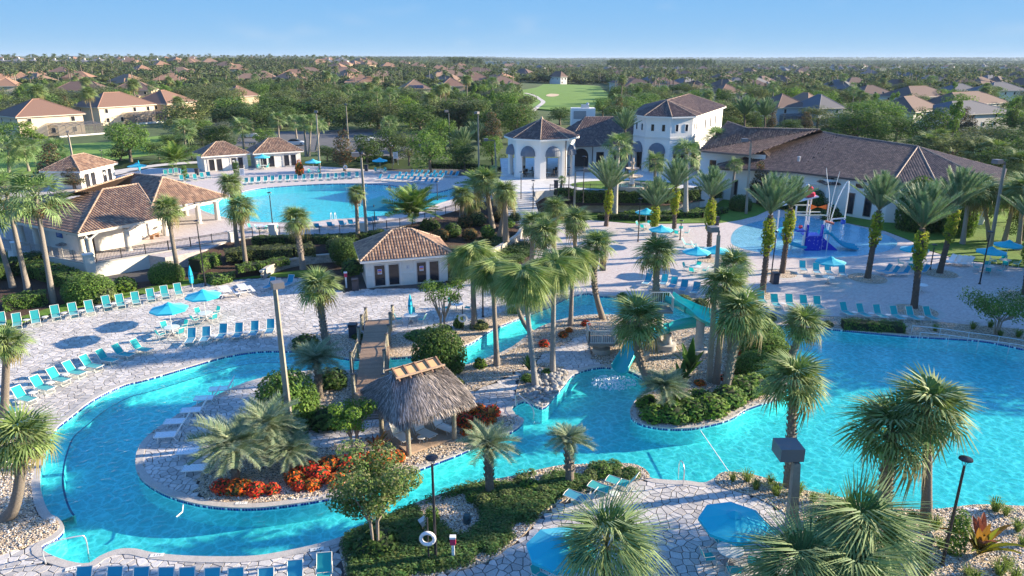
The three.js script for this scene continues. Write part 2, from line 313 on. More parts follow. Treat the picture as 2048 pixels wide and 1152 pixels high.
function pool(name, label, outer, isles, level, opt = {}) {
const g = struct(name, label), wet = (x, z) => inside(outer, x, z) && !isles.some((i) => inside(i, x, z));
const m = new MB(); m.flat(outer, level - (opt.depth ?? 1.2)); m.build('pool_floor', opt.floor ?? MAT.plaster, g);
const wall = new MB(), cop = new MB(), band = new MB(), tile = new MB(), R = rng(3);
for (const ring of [outer, ...isles]) {
const o1 = offset(ring, 0.02), s = wet(o1[3].x, o1[3].z) ? 1 : -1, land_ = offset(ring, -s * 0.40), lip = offset(ring, s * 0.025);
wall.skirt(ring, level - 1.25, level - 0.04);
const n = ring.length;
for (let i = 0; i < n; i++) {
const j = (i + 1) % n, at = (p, y) => V(p.x, level + y, p.z);
cop.quad(at(lip[i],0.025), at(lip[j],0.025), at(land_[j],0.03), at(land_[i],0.03)).quad(at(lip[i],-0.05), at(lip[j],-0.05), at(lip[j],0.025), at(lip[i],0.025)).quad(at(land_[i],-0.03), at(land_[j],-0.03), at(land_[j],0.03), at(land_[i],0.03));
}
const skin = offset(ring, s * 0.006), front = offset(ring, s * 0.014);
band.skirt(skin, level - 0.30, level - 0.045);
let carry = 0;
for (let i = 0; i < n; i++) {
const a = front[i], b = front[(i + 1) % n], l = Math.hypot(b.x - a.x, b.z - a.z), w = 0.155;
for (let d = carry; d < l; d += w) {
const t0 = d / l, t1 = Math.min(1, (d + w - 0.018) / l), k = 0.7 + R() * 0.6;
const q = (t, y) => V(lerp(a.x, b.x, t), level + y, lerp(a.z, b.z, t));
tile.color([0.012 * k, 0.04 * k, 0.26 * k]).quad(q(t0,-0.195), q(t1,-0.195), q(t1,-0.055), q(t0,-0.055));
carry = d + w - l;
}
}
}
wall.build('pool_wall', MAT.plaster, g); band.color([0.62,0.68,0.74]).build('tile_grout', MAT.matte, g); tile.build('waterline_tiles', MAT.plastic, g, 'stuff');
cop.build('coping', MAT.coping, g);
const w = struct(opt.water ?? 'pool_water', 'clear turquoise water of the ' + (opt.says ?? 'pool'), new MB().flat(outer, level - 0.13, isles).geo(), opt.waterMat ?? MAT.water);
return g;
}
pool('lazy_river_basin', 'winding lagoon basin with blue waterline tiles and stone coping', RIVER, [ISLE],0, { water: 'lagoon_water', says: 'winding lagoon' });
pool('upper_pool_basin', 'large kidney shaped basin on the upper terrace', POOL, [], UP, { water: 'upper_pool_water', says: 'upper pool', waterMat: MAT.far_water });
{ // the bench along the left bank and its dark tile edge
const s = RIVER.slice(5 * K, 20 * K), sg = inRiver(offset(s, 0.3, false)[4].x, offset(s, 0.3, false)[4].z) ? 1 : -1, a = offset(s, sg * 0.01, false), b = offset(s, sg * 0.95, false), c = offset(s, sg * 1.05, false), m = new MB(), e = new MB();
for (let i = 0; i + 1 < s.length; i++) {
const at = (p, y) => V(p.x, y, p.z);
m.quad(at(a[i],-0.62), at(b[i],-0.62), at(b[i + 1],-0.62), at(a[i + 1],-0.62)).quad(at(c[i],-1.2), at(c[i + 1],-1.2), at(c[i + 1],-0.622), at(c[i],-0.622));
e.color([0.015,0.045,0.22]).quad(at(b[i],-0.62), at(c[i],-0.62), at(c[i + 1],-0.62), at(b[i + 1],-0.62));
}
const g = struct('pool_bench', 'pale bench under the water along the left bank'); m.build('bench_seat', MAT.plaster, g); e.build('bench_edge', MAT.plastic, g);
}
// ground of the resort, with the lagoon left open
struct('ground', 'bare ground of the resort under its decks and beds', new MB().flat([V(RX0,0, RZ0), V(RX1,0, RZ0), V(RX1,0, RZ1), V(RX0,0, RZ1)],-0.035,[RIVER]).geo(), MAT.mortar);
struct('island_ground', 'bare ground of the island', new MB().flat(ISLE, -0.035).geo(), MAT.mortar);

function bed(name, label, pts, material, y = 0.05, skirtTo = -0.04, k = 3) { // a raised sheet with a rim
const s = k ? smooth(pts, k) : pts, m = new MB(); m.flat(s, y).skirt(s, skirtTo, y);
const o = struct(name, label, m.geo(), material); return s;
}
const reach = (from, to) => RIVER.slice(from * K, to * K + 1);
// far paved decks in small pavers
const deckRight = [...line([[1060,600],[1078,560],[1082,530],[1050,500],[1030,475],[1085,462],[1120,448],[1180,440],[1260,447],[1330,448],[1440,446],[1480,439],[1510,431],[1540,418],[1590,414],[1640,424],[1683,444],[1769,462],[1819,481],[1856,501],[1899,514],[1953,524],[2048,536],[2200,552],[2420,620],[2420,730],[2330,800],[2260,765],[2160,725]]), ...reach(bankLeft.length + 8, bankLeft.length + 24).reverse()];
struct('deck', 'pale pink paver deck between the lagoon and the splash pad', new MB().flat(deckRight, 0).geo(), MAT.pavers);
const upperDeck = line([[-120,452],[120,470],[230,500],[330,515],[410,500],[470,476],[520,471],[640,470],[770,462],[850,440],[930,416],[985,398],[1000,384],[990,350],[905,352],[800,343],[660,334],[560,328],[420,337],[300,336],[215,356],[120,372],[-140,400]], UP);
struct('deck', 'paver deck round the upper pool', new MB().flat(upperDeck, UP, [POOL]).skirt(upperDeck, -0.1, UP).geo(), MAT.pavers);
const plazaEdge = line([[985,390],[1062,384],[1090,381],[1180,380],[1300,381],[1420,378],[1440,368],[1480,330],[1240,316],[1000,316],[1004,345]], PLAZA);
struct('plaza', 'white concrete plaza before the clubhouse', new MB().color([1.25,1.27,1.3]).flat(plazaEdge, PLAZA).skirt(plazaEdge, -0.1, PLAZA).geo(), MAT.concrete);

// flagstone decks: every stone has its own edge, set in dark joints
function flagstones(accept, bounds, size, seed, edgeRings) {
const R = rng(seed), [x0, z0, x1, z1] = bounds, nx = Math.ceil((x1 - x0) / size), nz = Math.ceil((z1 - z0) / size), out = [];
const site = []; for (let i = -2; i <= nx + 2; i++) for (let j = -2; j <= nz + 2; j++) site.push([x0 + (i + 0.5 + (R() - 0.5) * 0.95) * size, z0 + (j + 0.5 + (R() - 0.5) * 0.95) * size]);
const id = (i, j) => (i + 2) * (nz + 5) + j + 2;
for (let i = 0; i < nx; i++) for (let j = 0; j < nz; j++) {
const [cx, cz] = site[id(i, j)]; if (!accept(cx, cz)) continue;
let poly = [[cx - size * 1.5, cz - size * 1.5],[cx + size * 1.5, cz - size * 1.5],[cx + size * 1.5, cz + size * 1.5],[cx - size * 1.5, cz + size * 1.5]];
for (let a = -2; a <= 2; a++) for (let b = -2; b <= 2; b++) if (a || b) {
const q = site[id(i + a, j + b)]; if (!q) continue;
const nxx = q[0] - cx, nzz = q[1] - cz, l = Math.hypot(nxx, nzz), lim = l / 2 - 0.02, next = [];
for (let e = 0; e < poly.length; e++) {
const p = poly[e], r = poly[(e + 1) % poly.length], dp = ((p[0] - cx) * nxx + (p[1] - cz) * nzz) / l - lim, dr = ((r[0] - cx) * nxx + (r[1] - cz) * nzz) / l - lim;
if (dp <= 0) next.push(p);
if ((dp < 0) !== (dr < 0)) { const t = dp / (dp - dr); next.push([lerp(p[0], r[0], t), lerp(p[1], r[1], t)]); }
}
poly = next; if (poly.length < 3) break;
}
if (poly.length < 3) continue;
if (poly.some(([x, z]) => !accept(x, z))) { // a stone cut at the deck's edge
const fine = []; poly.forEach((p, e) => { const r = poly[(e + 1) % poly.length], n = Math.max(1, Math.round(Math.hypot(r[0] - p[0], r[1] - p[1]) / 0.12)); for (let s = 0; s < n; s++) fine.push([lerp(p[0], r[0], s / n), lerp(p[1], r[1], s / n)]); });
poly = fine.map(([x, z]) => { if (accept(x, z)) return [x, z]; let b = null; for (const ring of edgeRings) { const q = nearest(ring, x, z); if (!b || q[2] < b[2]) b = q; } return b[2] < size ? [b[0], b[1]] : [lerp(x, cx, 0.5), lerp(z, cz, 0.5)]; });
}
out.push({ cx, cz, poly, k: 0.72 + R() * 0.36 + 0.09 * Math.sin(cx * 0.9 + 1.7 * Math.sin(cz * 0.5)) * Math.cos(cz * 0.7), w: R(), d: Math.hypot(cx, cz) });
}
return out;
}
function stoneInto(m, s, y = 0) {
const top = s.poly.map(([x, z]) => V(x, y + 0.002 + 0.004 * s.w, z)), low = s.poly.map(([x, z]) => V(x, y - 0.03, z)), c = V(s.cx, y + 0.004 + 0.004 * s.w, s.cz), n = top.length;
const ins = top.map((p) => p.clone().lerp(c, 0.05).setY(p.y + 0.006));
m.color([(0.69 + 0.03 * s.w) * s.k, (0.66 + 0.01 * s.w) * s.k, 0.64 * s.k]);
for (let i = 0; i < n; i++) { const j = (i + 1) % n; m.tri(ins[i], c, ins[j]); m.quad(top[i], ins[i], ins[j], top[j]); m.quad(low[i], top[i], top[j], low[j]); }
}
function stoneDeck(name, label, accept, bounds, size, seed, rings, single, level = 0) {
const g = struct(name, label), stones = flagstones(accept, bounds, size, seed, rings).sort((a, b) => a.d - b.d), rest = new MB();
stones.forEach((s, i) => { if (i < single) { const m = new MB(); stoneInto(m, s, level); m.build('paving_stone', MAT.stone, g); } else stoneInto(rest, s, level); });
if (!rest.empty) rest.build('paving_stones', MAT.stone, g, 'stuff');
}
const deckLeft = [...line([[-260,760],[-80,686],[0,664],[70,645],[150,622],[250,597],[370,572],[430,562],[520,556],[600,556],[690,585],[720,578],[895,576],[960,548],[1040,545],[1085,530],[1078,560],[1060,600]]), ...RIVER.slice(0, (bankLeft.length + 8) * K + 1).reverse(), ...line([[60,1130],[-120,1130],[-300,1000]])];
const deckFront = [...RIVER.slice((bankLeft.length + bankTop.length + 7) * K).reverse(), ...line([[2300,1030],[2100,1500],[-200,1500],[-200,1230],[-120,1130],[100,1125]])];
const bedFront = line([[692,1071],[712,1061],[779,1031],[845,1001],[879,990],[945,968],[1024,953],[1074,941],[1124,931],[1174,929],[1241,927],[1271,930],[1291,940],[1299,956],[1257,966],[1171,982],[1137,996],[1094,1021],[1067,1051],[1024,1090],[979,1121],[929,1138],[872,1150],[800,1175],[700,1180],[687,1135],[679,1101],[681,1081]]);
const bedRightFront = line([[1431,956],[1444,946],[1467,945],[1507,950],[1553,965],[1596,978],[1643,988],[1703,1000],[1736,1009],[1786,1016],[1853,1020],[1903,1016],[1953,1010],[2048,1013],[2150,1014],[2300,1000],[2340,1150],[2250,1300],[1800,1300],[1680,1230],[1630,1140],[1600,1060],[1560,1020],[1500,990],[1457,980],[1432,968]]);
const bedLeft = line([[-10,862],[60,868],[78,900],[70,930],[62,965],[66,1005],[84,1040],[112,1040],[118,1056],[98,1074],[57,1091],[0,1111],[-100,1140],[-220,1100],[-220,950]]);
const notIn = (...beds) => (x, z) => !beds.some((b) => inside(b, x, z));
const clearOfBeds = notIn(bedFront, bedRightFront, bedLeft);
stoneDeck('deck', 'flagstone deck in the foreground below the lagoon', (x, z) => inside(deckFront, x, z) && clearOfBeds(x, z) && z < -20,[-36,-45,26,-20],0.43,21,[RIVER, bedFront, bedRightFront],260);
stoneDeck('deck', 'flagstone deck left of and behind the lagoon', (x, z) => inside(deckLeft, x, z) && clearOfBeds(x, z) && x > -62,[-62,-78,6,-27],0.43,22,[RIVER, deckLeft, bedLeft],120);
struct('island_deck', 'mortar bed of the island paving', new MB().flat(ISLE, -0.03).geo(), MAT.mortar);
const paveTip = [...line([[560,756],[575,790],[548,832],[500,858],[445,882],[420,915],[402,948],[396,984],[414,1003],[400,1008]]), ...line([[350,995],[317,981],[287,961],[275,945],[272,930],[274,905],[287,881],[317,855],[367,823],[433,791],[467,775],[490,766],[520,757]])];
const pavePath = smooth(line([[500,852],[560,846],[600,860],[640,858],[700,848],[750,832],[800,830],[800,862],[775,870],[700,886],[640,898],[590,902],[540,890],[490,880]]), 3);
const pavePlaza = smooth(line([[890,812],[905,798],[935,786],[1000,760],[1060,724],[1100,700],[1140,680],[1165,668],[1179,668],[1180,690],[1184,714],[1206,731],[1174,738],[1147,748],[1125,738],[1090,726],[1050,742],[1034,775],[1030,800],[1022,815],[1030,829],[1000,832],[960,818],[925,815]]), 3);
const paved = (x, z) => inside(ISLE, x, z) && (inside(paveTip, x, z) || inside(pavePath, x, z) || inside(pavePlaza, x, z));
stoneDeck('island_paving', 'flagstone paving of the island', paved, [-27,-60,10,-30],0.42,23,[paveTip, pavePath, pavePlaza],240);

// planting beds
const gravelIsle = (() => { // everything on the island that is not paved
const m = new MB(), st = 0.34, on = (x, z) => inside(ISLE, x, z) && !paved(x, z);
const isleIn = offset(ISLE, inside(ISLE, offset(ISLE, 0.3)[5].x, offset(ISLE, 0.3)[5].z) ? 0.36 : -0.36);
for (let x = -27; x < 33; x += st) for (let z = -66; z < -29; z += st) {
const c = [[x, z],[x + st, z],[x + st, z + st],[x, z + st]]; if (!c.some(([a, b]) => on(a, b))) continue;
const q = c.map(([a, b]) => { if (!inside(isleIn, a, b)) { const n = nearest(isleIn, a, b); a = n[0]; b = n[1]; } if (paved(a, b)) { let best = null; for (const r of [paveTip, pavePath, pavePlaza]) if (inside(r, a, b)) { const n = nearest(r, a, b); if (!best || n[2] > best[2]) best = n; } if (best && best[2] < st) { a = best[0]; b = best[1]; } } return V(a, 0.035 + 0.02 * Math.sin(a * 2.1) * Math.cos(b * 1.7), b); });
m.quad(q[3], q[2], q[1], q[0]);
}
return m;
})();
struct('gravel', 'tan river gravel over the planted parts of the island', gravelIsle.geo(), MAT.gravel).userData.kind = 'stuff';
bed('gravel_bed', 'gravel bed in the foreground along the lagoon', bedFront, MAT.gravel, 0.045);
bed('gravel_bed', 'gravel bed with grasses at the lower right corner', bedRightFront, MAT.gravel, 0.045);
bed('gravel_bed', 'gravel bed at the left edge by the lagoon', bedLeft, MAT.gravel, 0.045);
bed('gravel_bed', 'gravel bed left of the footbridge', line([[575,699],[600,672],[660,668],[720,672],[742,676],[738,716],[700,716],[639,703]]), MAT.gravel, 0.045);
bed('gravel_bed', 'gravel bed right of the footbridge', line([[782,714],[784,672],[830,660],[900,664],[960,640],[1040,612],[1085,596],[1120,588],[1140,590],[1100,611],[1060,626],[1024,640],[979,660],[949,680],[919,693],[870,706],[822,711]]), MAT.gravel, 0.045);
bed('gravel_bed', 'gravel bed under the right hand loungers', line([[1310,596],[1300,578],[1360,590],[1420,600],[1480,612],[1536,626],[1600,632],[1690,634],[1820,640],[1960,652],[2060,662],[2140,690],[2200,740],[2130,720],[2048,696],[1969,680],[1869,673],[1819,670],[1740,663],[1663,656],[1600,651],[1536,646],[1480,632],[1421,616],[1357,606]]), MAT.gravel, 0.045);
bed('lawn', 'strip of lawn behind the row of turquoise loungers', line([[-120,690],[0,661],[35,648],[130,621],[250,595],[370,571],[430,562],[520,555],[600,553],[640,556],[640,540],[560,545],[480,556],[370,560],[250,585],[130,608],[0,645],[-120,668]]), MAT.grass, 0.03);
bed('mulch_bed', 'mulch bed with hedges below the terrace wall', line([[-160,680],[-120,667],[0,644],[130,607],[250,584],[370,559],[480,555],[560,544],[640,539],[690,582],[715,576],[700,510],[560,530],[440,540],[330,560],[185,572],[60,520],[-120,500]]), MAT.mulch, 0.022,-0.04,0);
const ringsAt = [[1735,557,1.9],[1878,547,1.8],[1830,622,1.9],[1560,547,1.7],[1527,592,1.2],[1418,520,1.3],[2050,596,2.2]];
ringsAt.forEach(([x, y, r], i) => { const c = G(x, y), p = Array.from({ length: 28 }, (_, k) => V(c.x + r * Math.cos(k / 28 * 6.2832), 0, c.z + r * Math.sin(k / 28 * 6.2832))), q = p.map((v) => V(c.x + (v.x - c.x) * 1.28,0, c.z + (v.z - c.z) * 1.28)); const g = struct('tree_ring', `round gravel tree ring in the paver deck, ${NTH[i]} of seven`); const m = new MB(); m.flat(p, 0.03); m.build('gravel_fill', MAT.gravel, g); const b = new MB(); for (let k = 0; k < 28; k++) { const j = (k + 1) % 28; b.quad(p[k].clone().setY(0.012), p[j].clone().setY(0.012), q[j].clone().setY(0.008), q[k].clone().setY(0.008)); } b.color([1.25,1.2,1.18]).build('ring_border', MAT.concrete, g); });
bed('lawn', 'sunny lawn right of the splash pad', line([[1436,447],[1480,440],[1512,432],[1542,418],[1590,413],[1640,423],[1683,443],[1769,461],[1819,480],[1856,500],[1899,513],[1953,523],[2048,535],[2200,551],[2500,560],[2500,420],[2000,400],[1500,385],[1440,400],[1380,440]]), MAT.grass, 0.03,-0.04,0);
bed('lawn', 'small lawn on the slope behind the fan palms', line([[985,520],[1005,508],[1050,490],[1058,500],[1050,515],[1010,530],[990,532]]), MAT.grass, 0.06);
bed('mulch_bed', 'planted bed below the stone retaining wall', line([[1085,462],[1120,447],[1180,439],[1260,446],[1330,447],[1440,445],[1445,415],[1330,420],[1180,426],[1080,430]]), MAT.grass, 0.03,-0.04,0);
bed('ground_cover_base', 'dark soil under the ground cover', line([[900,575],[940,556],[970,540],[1030,530],[1068,515],[1062,490],[1040,482],[1000,470],[960,480],[900,520]]), MAT.mulch, 0.04);
{ // sloping beds between the levels
const slope = (label, low, high, m_) => { const m = new MB(), n = 16, at = (l, t) => { const f = t * (l.length - 1), i = Math.min(l.length - 2, Math.floor(f)); return l[i].clone().lerp(l[i + 1], f - i); }; for (let i = 0; i < n; i++) for (let j = 0; j < 6; j++) { const q = (a, b) => at(low, a / n).lerp(at(high, a / n), b / 6); m.quad(q(i, j), q(i + 1, j), q(i + 1, j + 1), q(i, j + 1)); } return struct('planted_slope', label, m.geo(), m_); };
const L = (l) => l.map(([x, y, h]) => G(x, y, h));
slope('mulched slope with hedges below the upper pool fence', L([[395,560,0.05],[470,552,0.05],[524,551,0.1],[560,522,1.0],[600,512,1.0],[660,503,1.0],[715,498,1.0]]), L([[405,505, UP],[470,479, UP],[520,474, UP],[600,473, UP],[660,472, UP],[770,464, UP],[800,455, UP]]), MAT.mulch);
slope('mulched slope with palms between the stair and the little roofed building', L([[700,520,0.3],[800,505,0.2],[905,545,0.04],[960,500,0.05],[1000,480,0.1],[1046,462,0.1]]), L([[780,462, UP],[820,450, UP],[860,438, UP],[930,416, UP],[985,398,1.6],[1020,392,2.9]]), MAT.mulch);
slope('bank with a clipped hedge above the stone wall', L([[1070,425,0.1],[1130,414,1.1],[1180,411,1.22],[1330,411,1.22],[1420,400,1.22]]), L([[1070,382,2.7],[1130,382,2.7],[1180,381,2.7],[1300,382,2.7],[1420,379,2.7]]), MAT.mulch);
}
{ // round island of lawn with the fountain, and the splash pad
const c = G(1250,370, PLAZA), ring = (r, s) => Array.from({ length: 40 }, (_, k) => V(c.x + r * Math.cos(k / 40 * 6.2832), 0, c.z + r * s * Math.sin(k / 40 * 6.2832)));
struct('lawn', 'round lawn about the fountain', new MB().flat(ring(8.6,0.5), PLAZA + 0.05).skirt(ring(8.6,0.5), PLAZA - 0.02, PLAZA + 0.05).geo(), MAT.grass);
const s = smooth(line([[1462,478],[1478,455],[1530,440],[1600,433],[1680,445],[1750,463],[1792,480],[1780,500],[1700,513],[1600,516],[1510,503],[1470,492]]), 4);
struct('splash_pad', 'pale blue splash pad floor', new MB().color([0.95,1.38,1.75]).flat(s, 0.008).geo(), MAT.concrete);
struct('splash_pad_water', 'thin film of water on the splash pad', new MB().flat(s, 0.02).geo(), MAT.shallow_water);
}
// ---------------------------------------------------------------- buildings
const TILE_TAN = [[0.34,0.205,0.13],[0.29,0.18,0.12],[0.21,0.13,0.095],[0.40,0.265,0.18]], TILE_MID = [[0.30,0.185,0.125],[0.25,0.155,0.11],[0.19,0.12,0.09],[0.35,0.235,0.165]], TILE_BROWN = [[0.155,0.095,0.078],[0.125,0.078,0.068],[0.21,0.14,0.11],[0.10,0.066,0.06]];
function tiledFace(m, poly, pal, R, tw = 0.30, course = 0.40, along) { // poly[0] -> poly[1] is the eave; barrel tiles in courses up the slope
if (poly.length > 3) { const e = poly[1].clone().sub(poly[0]), q = e.clone().cross(poly[2].clone().sub(poly[0])).normalize(); if (Math.abs(q.dot(poly[3].clone().sub(poly[0]))) > 0.12) { tiledFace(m, poly.slice(0,3), pal, R, tw, course, e); tiledFace(m, [poly[0], ...poly.slice(2)], pal, R, tw, course, e); return; } }
const n = poly[1].clone().sub(poly[0]).cross(poly[2].clone().sub(poly[0])).normalize(); if (n.y < 0) n.negate(); const u = (along ?? poly[1].clone().sub(poly[0])).clone(); u.addScaledVector(n, -u.dot(n)).normalize();
const v = n.clone().cross(u).normalize(); if (v.y < 0) v.negate();
const o = poly[0], pts = poly.map((p) => { const d = p.clone().sub(o); return { x: d.dot(u), z: d.dot(v) }; });
const at = (a, b, h) => o.clone().addScaledVector(u, a).addScaledVector(v, b).addScaledVector(n, h);
const b0 = Math.min(0, ...pts.map((p) => p.z)), x0 = Math.min(...pts.map((p) => p.x)), x1 = Math.max(...pts.map((p) => p.x)), z1 = Math.max(...pts.map((p) => p.z));
m.color(shade(pal[2],0.5)); for (let i = 1; i + 1 < pts.length; i++) m.tri(at(0,0,-0.02), at(pts[i].x, pts[i].z, -0.02), at(pts[i + 1].x, pts[i + 1].z, -0.02));
for (let b = b0; b < z1; b += course) for (let a = x0; a < x1; a += tw) {
if (!inside(pts, a + tw / 2, b + course * 0.55)) continue;
const c = pal[Math.floor(R() * pal.length)], k = 0.85 + R() * 0.3, l = course * 1.06; m.color(shade(c, k));
const q = [[0,0.0],[tw * 0.28,0.065],[tw * 0.68,0.065],[tw * 0.96,0.0]].map(([p, h]) => [at(a + p, b, h + 0.035), at(a + p, b + l, h)]);
for (let e = 0; e < 3; e++) m.quad(q[e][0], q[e + 1][0], q[e + 1][1], q[e][1]);
m.color(shade(c, k * 1.15)).quad(at(a, b, -0.01), at(a + tw * 0.96, b, -0.01), q[2][0], q[1][0]);
}
}
function ridgeCaps(m, a, b, pal, R, r = 0.12) { // a row of rounded cap tiles
const n = Math.max(2, Math.round(a.distanceTo(b) / 0.42)), d = b.clone().sub(a);
for (let i = 0; i < n; i++) { const p = a.clone().addScaledVector(d, i / n), q = a.clone().addScaledVector(d, (i + 1.12) / n); p.y += 0.05; q.y += 0.02; m.color(shade([0.46,0.33,0.24],0.75 + R() * 0.35)).tube([p, q],[r, r * 0.82],6, true); }
}
const seedOf = (t) => [...t].reduce((h, c) => (h * 31 + c.charCodeAt(0)) | 0,7);
function roofOf(parent, faces, ridges, pal, seed, tw, course) {
const R = rng(seed), m = new MB(), r = new MB(), g = new THREE.Group(); g.name = 'roof'; parent.add(g);
for (const f of faces) tiledFace(m, f, pal, R, tw, course);
for (const [a, b] of ridges) ridgeCaps(r, a, b, pal, R);
const t = m.build('roof_tiles', MAT.tiles, g, 'stuff'); if (!r.empty) r.build('ridge_caps', MAT.tiles, g, 'stuff');
return g;
}
function hipFaces(w, d, eave, rise, cx = 0, cz = 0) { // local: ridge along the longer side
const a = w / 2, b = d / 2, r = Math.max(0.01, (w - d) / 2), along = w >= d, s = Math.max(0.01, (d - w) / 2);
const c = [V(cx - a, eave, cz + b), V(cx + a, eave, cz + b), V(cx + a, eave, cz - b), V(cx - a, eave, cz - b)];
const t = along ? [V(cx - r, eave + rise, cz), V(cx + r, eave + rise, cz)] : [V(cx, eave + rise, cz + s), V(cx, eave + rise, cz - s)];
const faces = along ? [[c[0], c[1], t[1], t[0]],[c[1], c[2], t[1]],[c[2], c[3], t[0], t[1]],[c[3], c[0], t[0]]] : [[c[0], c[1], t[0]],[c[1], c[2], t[1], t[0]],[c[2], c[3], t[1]],[c[3], c[0], t[0], t[1]]];
const hips = along ? [[c[0], t[0]],[c[3], t[0]],[c[1], t[1]],[c[2], t[1]],[t[0], t[1]]] : [[c[0], t[0]],[c[1], t[0]],[c[2], t[1]],[c[3], t[1]],[t[0], t[1]]];
return { faces, hips, c };
}
function eaveBoard(m, ring, y, h = 0.2, inset = 0.6) { // fascia and soffit under a roof's edge
m.skirt(ring, y - h, y + 0.02);
const c = ring.reduce((s, p) => s.add(p), V(0,0,0)).multiplyScalar(1 / ring.length), inn = ring.map((p) => { const d = V(c.x - p.x, 0, c.z - p.z), l = d.length(); return V(p.x + d.x / l * inset * 1.6, y - h, p.z + d.z / l * inset * 1.6); });
ring.forEach((p, i) => { const j = (i + 1) % ring.length; m.quad(V(p.x, y - h, p.z), V(ring[j].x, y - h, ring[j].z), inn[j], inn[i]); });
}
function wallPanel(len, h, openings, thick = 0.3) { // a wall along +x from 0 to len, its outer face at z = 0, with square or arched openings [x, width, sill, top, arched]
const s = new THREE.Shape([new THREE.Vector2(0,0), new THREE.Vector2(len, 0), new THREE.Vector2(len, h), new THREE.Vector2(0, h)]);
for (const [x, w, y0, y1, arch] of openings) {
const p = new THREE.Path(); p.moveTo(x, y0);
if (arch) { p.lineTo(x, y1 - w / 2); p.absarc(x + w / 2, y1 - w / 2, w / 2, Math.PI, 0, true); p.lineTo(x + w, y0); } else { p.lineTo(x, y1); p.lineTo(x + w, y1); p.lineTo(x + w, y0); }
p.closePath(); s.holes.push(p);
}
const g = new THREE.ExtrudeGeometry(s, { depth: thick, bevelEnabled: false, curveSegments: 10 }); g.translate(0,0,-thick);
return g;
}
const onWall = (a, b) => { const d = b.clone().sub(a); return { len: Math.hypot(d.x, d.z), m: new THREE.Matrix4().makeRotationY(Math.atan2(-d.z, d.x)).setPosition(a.x, a.y, a.z) }; };
function windowPart(parent, m, x, w, y0, y1, name = 'window', frame = [0.75,0.73,0.7], bars = 0) { // frame proud of the wall, pane inside it
const g = new MB(), t = 0.09; g.color(frame);
g.box(x + w / 2, y1 - t / 2,0.03, w, t, 0.1).box(x + w / 2, y0 + t / 2,0.03, w, t, 0.1).box(x + t / 2, (y0 + y1) / 2,0.03, t, y1 - y0 - 2 * t, 0.1).box(x + w - t / 2, (y0 + y1) / 2,0.03, t, y1 - y0 - 2 * t, 0.1);
for (let i = 1; i <= bars; i++) g.box(x + w * i / (bars + 1), (y0 + y1) / 2,0.025,0.04, y1 - y0 - 2 * t, 0.05);
const f = g.build(name, MAT.paint, parent), p = new MB().box(x + w / 2, (y0 + y1) / 2,0.012, w - 2 * t, y1 - y0 - 2 * t, 0.012).build(name === 'door' ? 'door_panel' : 'pane', MAT.glass_dark, f);
f.applyMatrix4(m); return f;
}
const signTex = (draw, w = 128, h = 160) => canvasTex(w, h, draw);
const noticeTex = signTex((c, w, h) => { c.fillStyle = '#e9e6f2'; c.fillRect(0,0, w, h); c.fillStyle = '#5a4fc0'; c.fillRect(10,12, w - 20,46); c.fillStyle = '#e0703a'; c.fillRect(10,64, w - 20,44); c.fillStyle = '#444'; for (let i = 0; i < 4; i++) c.fillRect(16,118 + i * 9, w - 32,4); });
const whiteNoticeTex = signTex((c, w, h) => { c.fillStyle = '#f4f4f4'; c.fillRect(0,0, w, h); c.fillStyle = '#555'; for (let i = 0; i < 9; i++) c.fillRect(14,18 + i * 14, w - 28 - (i % 3) * 14,5); });
const flat = (map, o = {}) => new THREE.MeshStandardMaterial({ map, roughness: 0.6, side: THREE.DoubleSide, ...o });
const noticeMat = flat(noticeTex), whiteNoticeMat = flat(whiteNoticeTex);
function plate(name, w, h, material, parent, x, y, z, ry = 0) { const p = mesh(name, new THREE.PlaneGeometry(w, h), material, parent); p.position.set(x, y, z); p.rotation.y = ry; return p; }

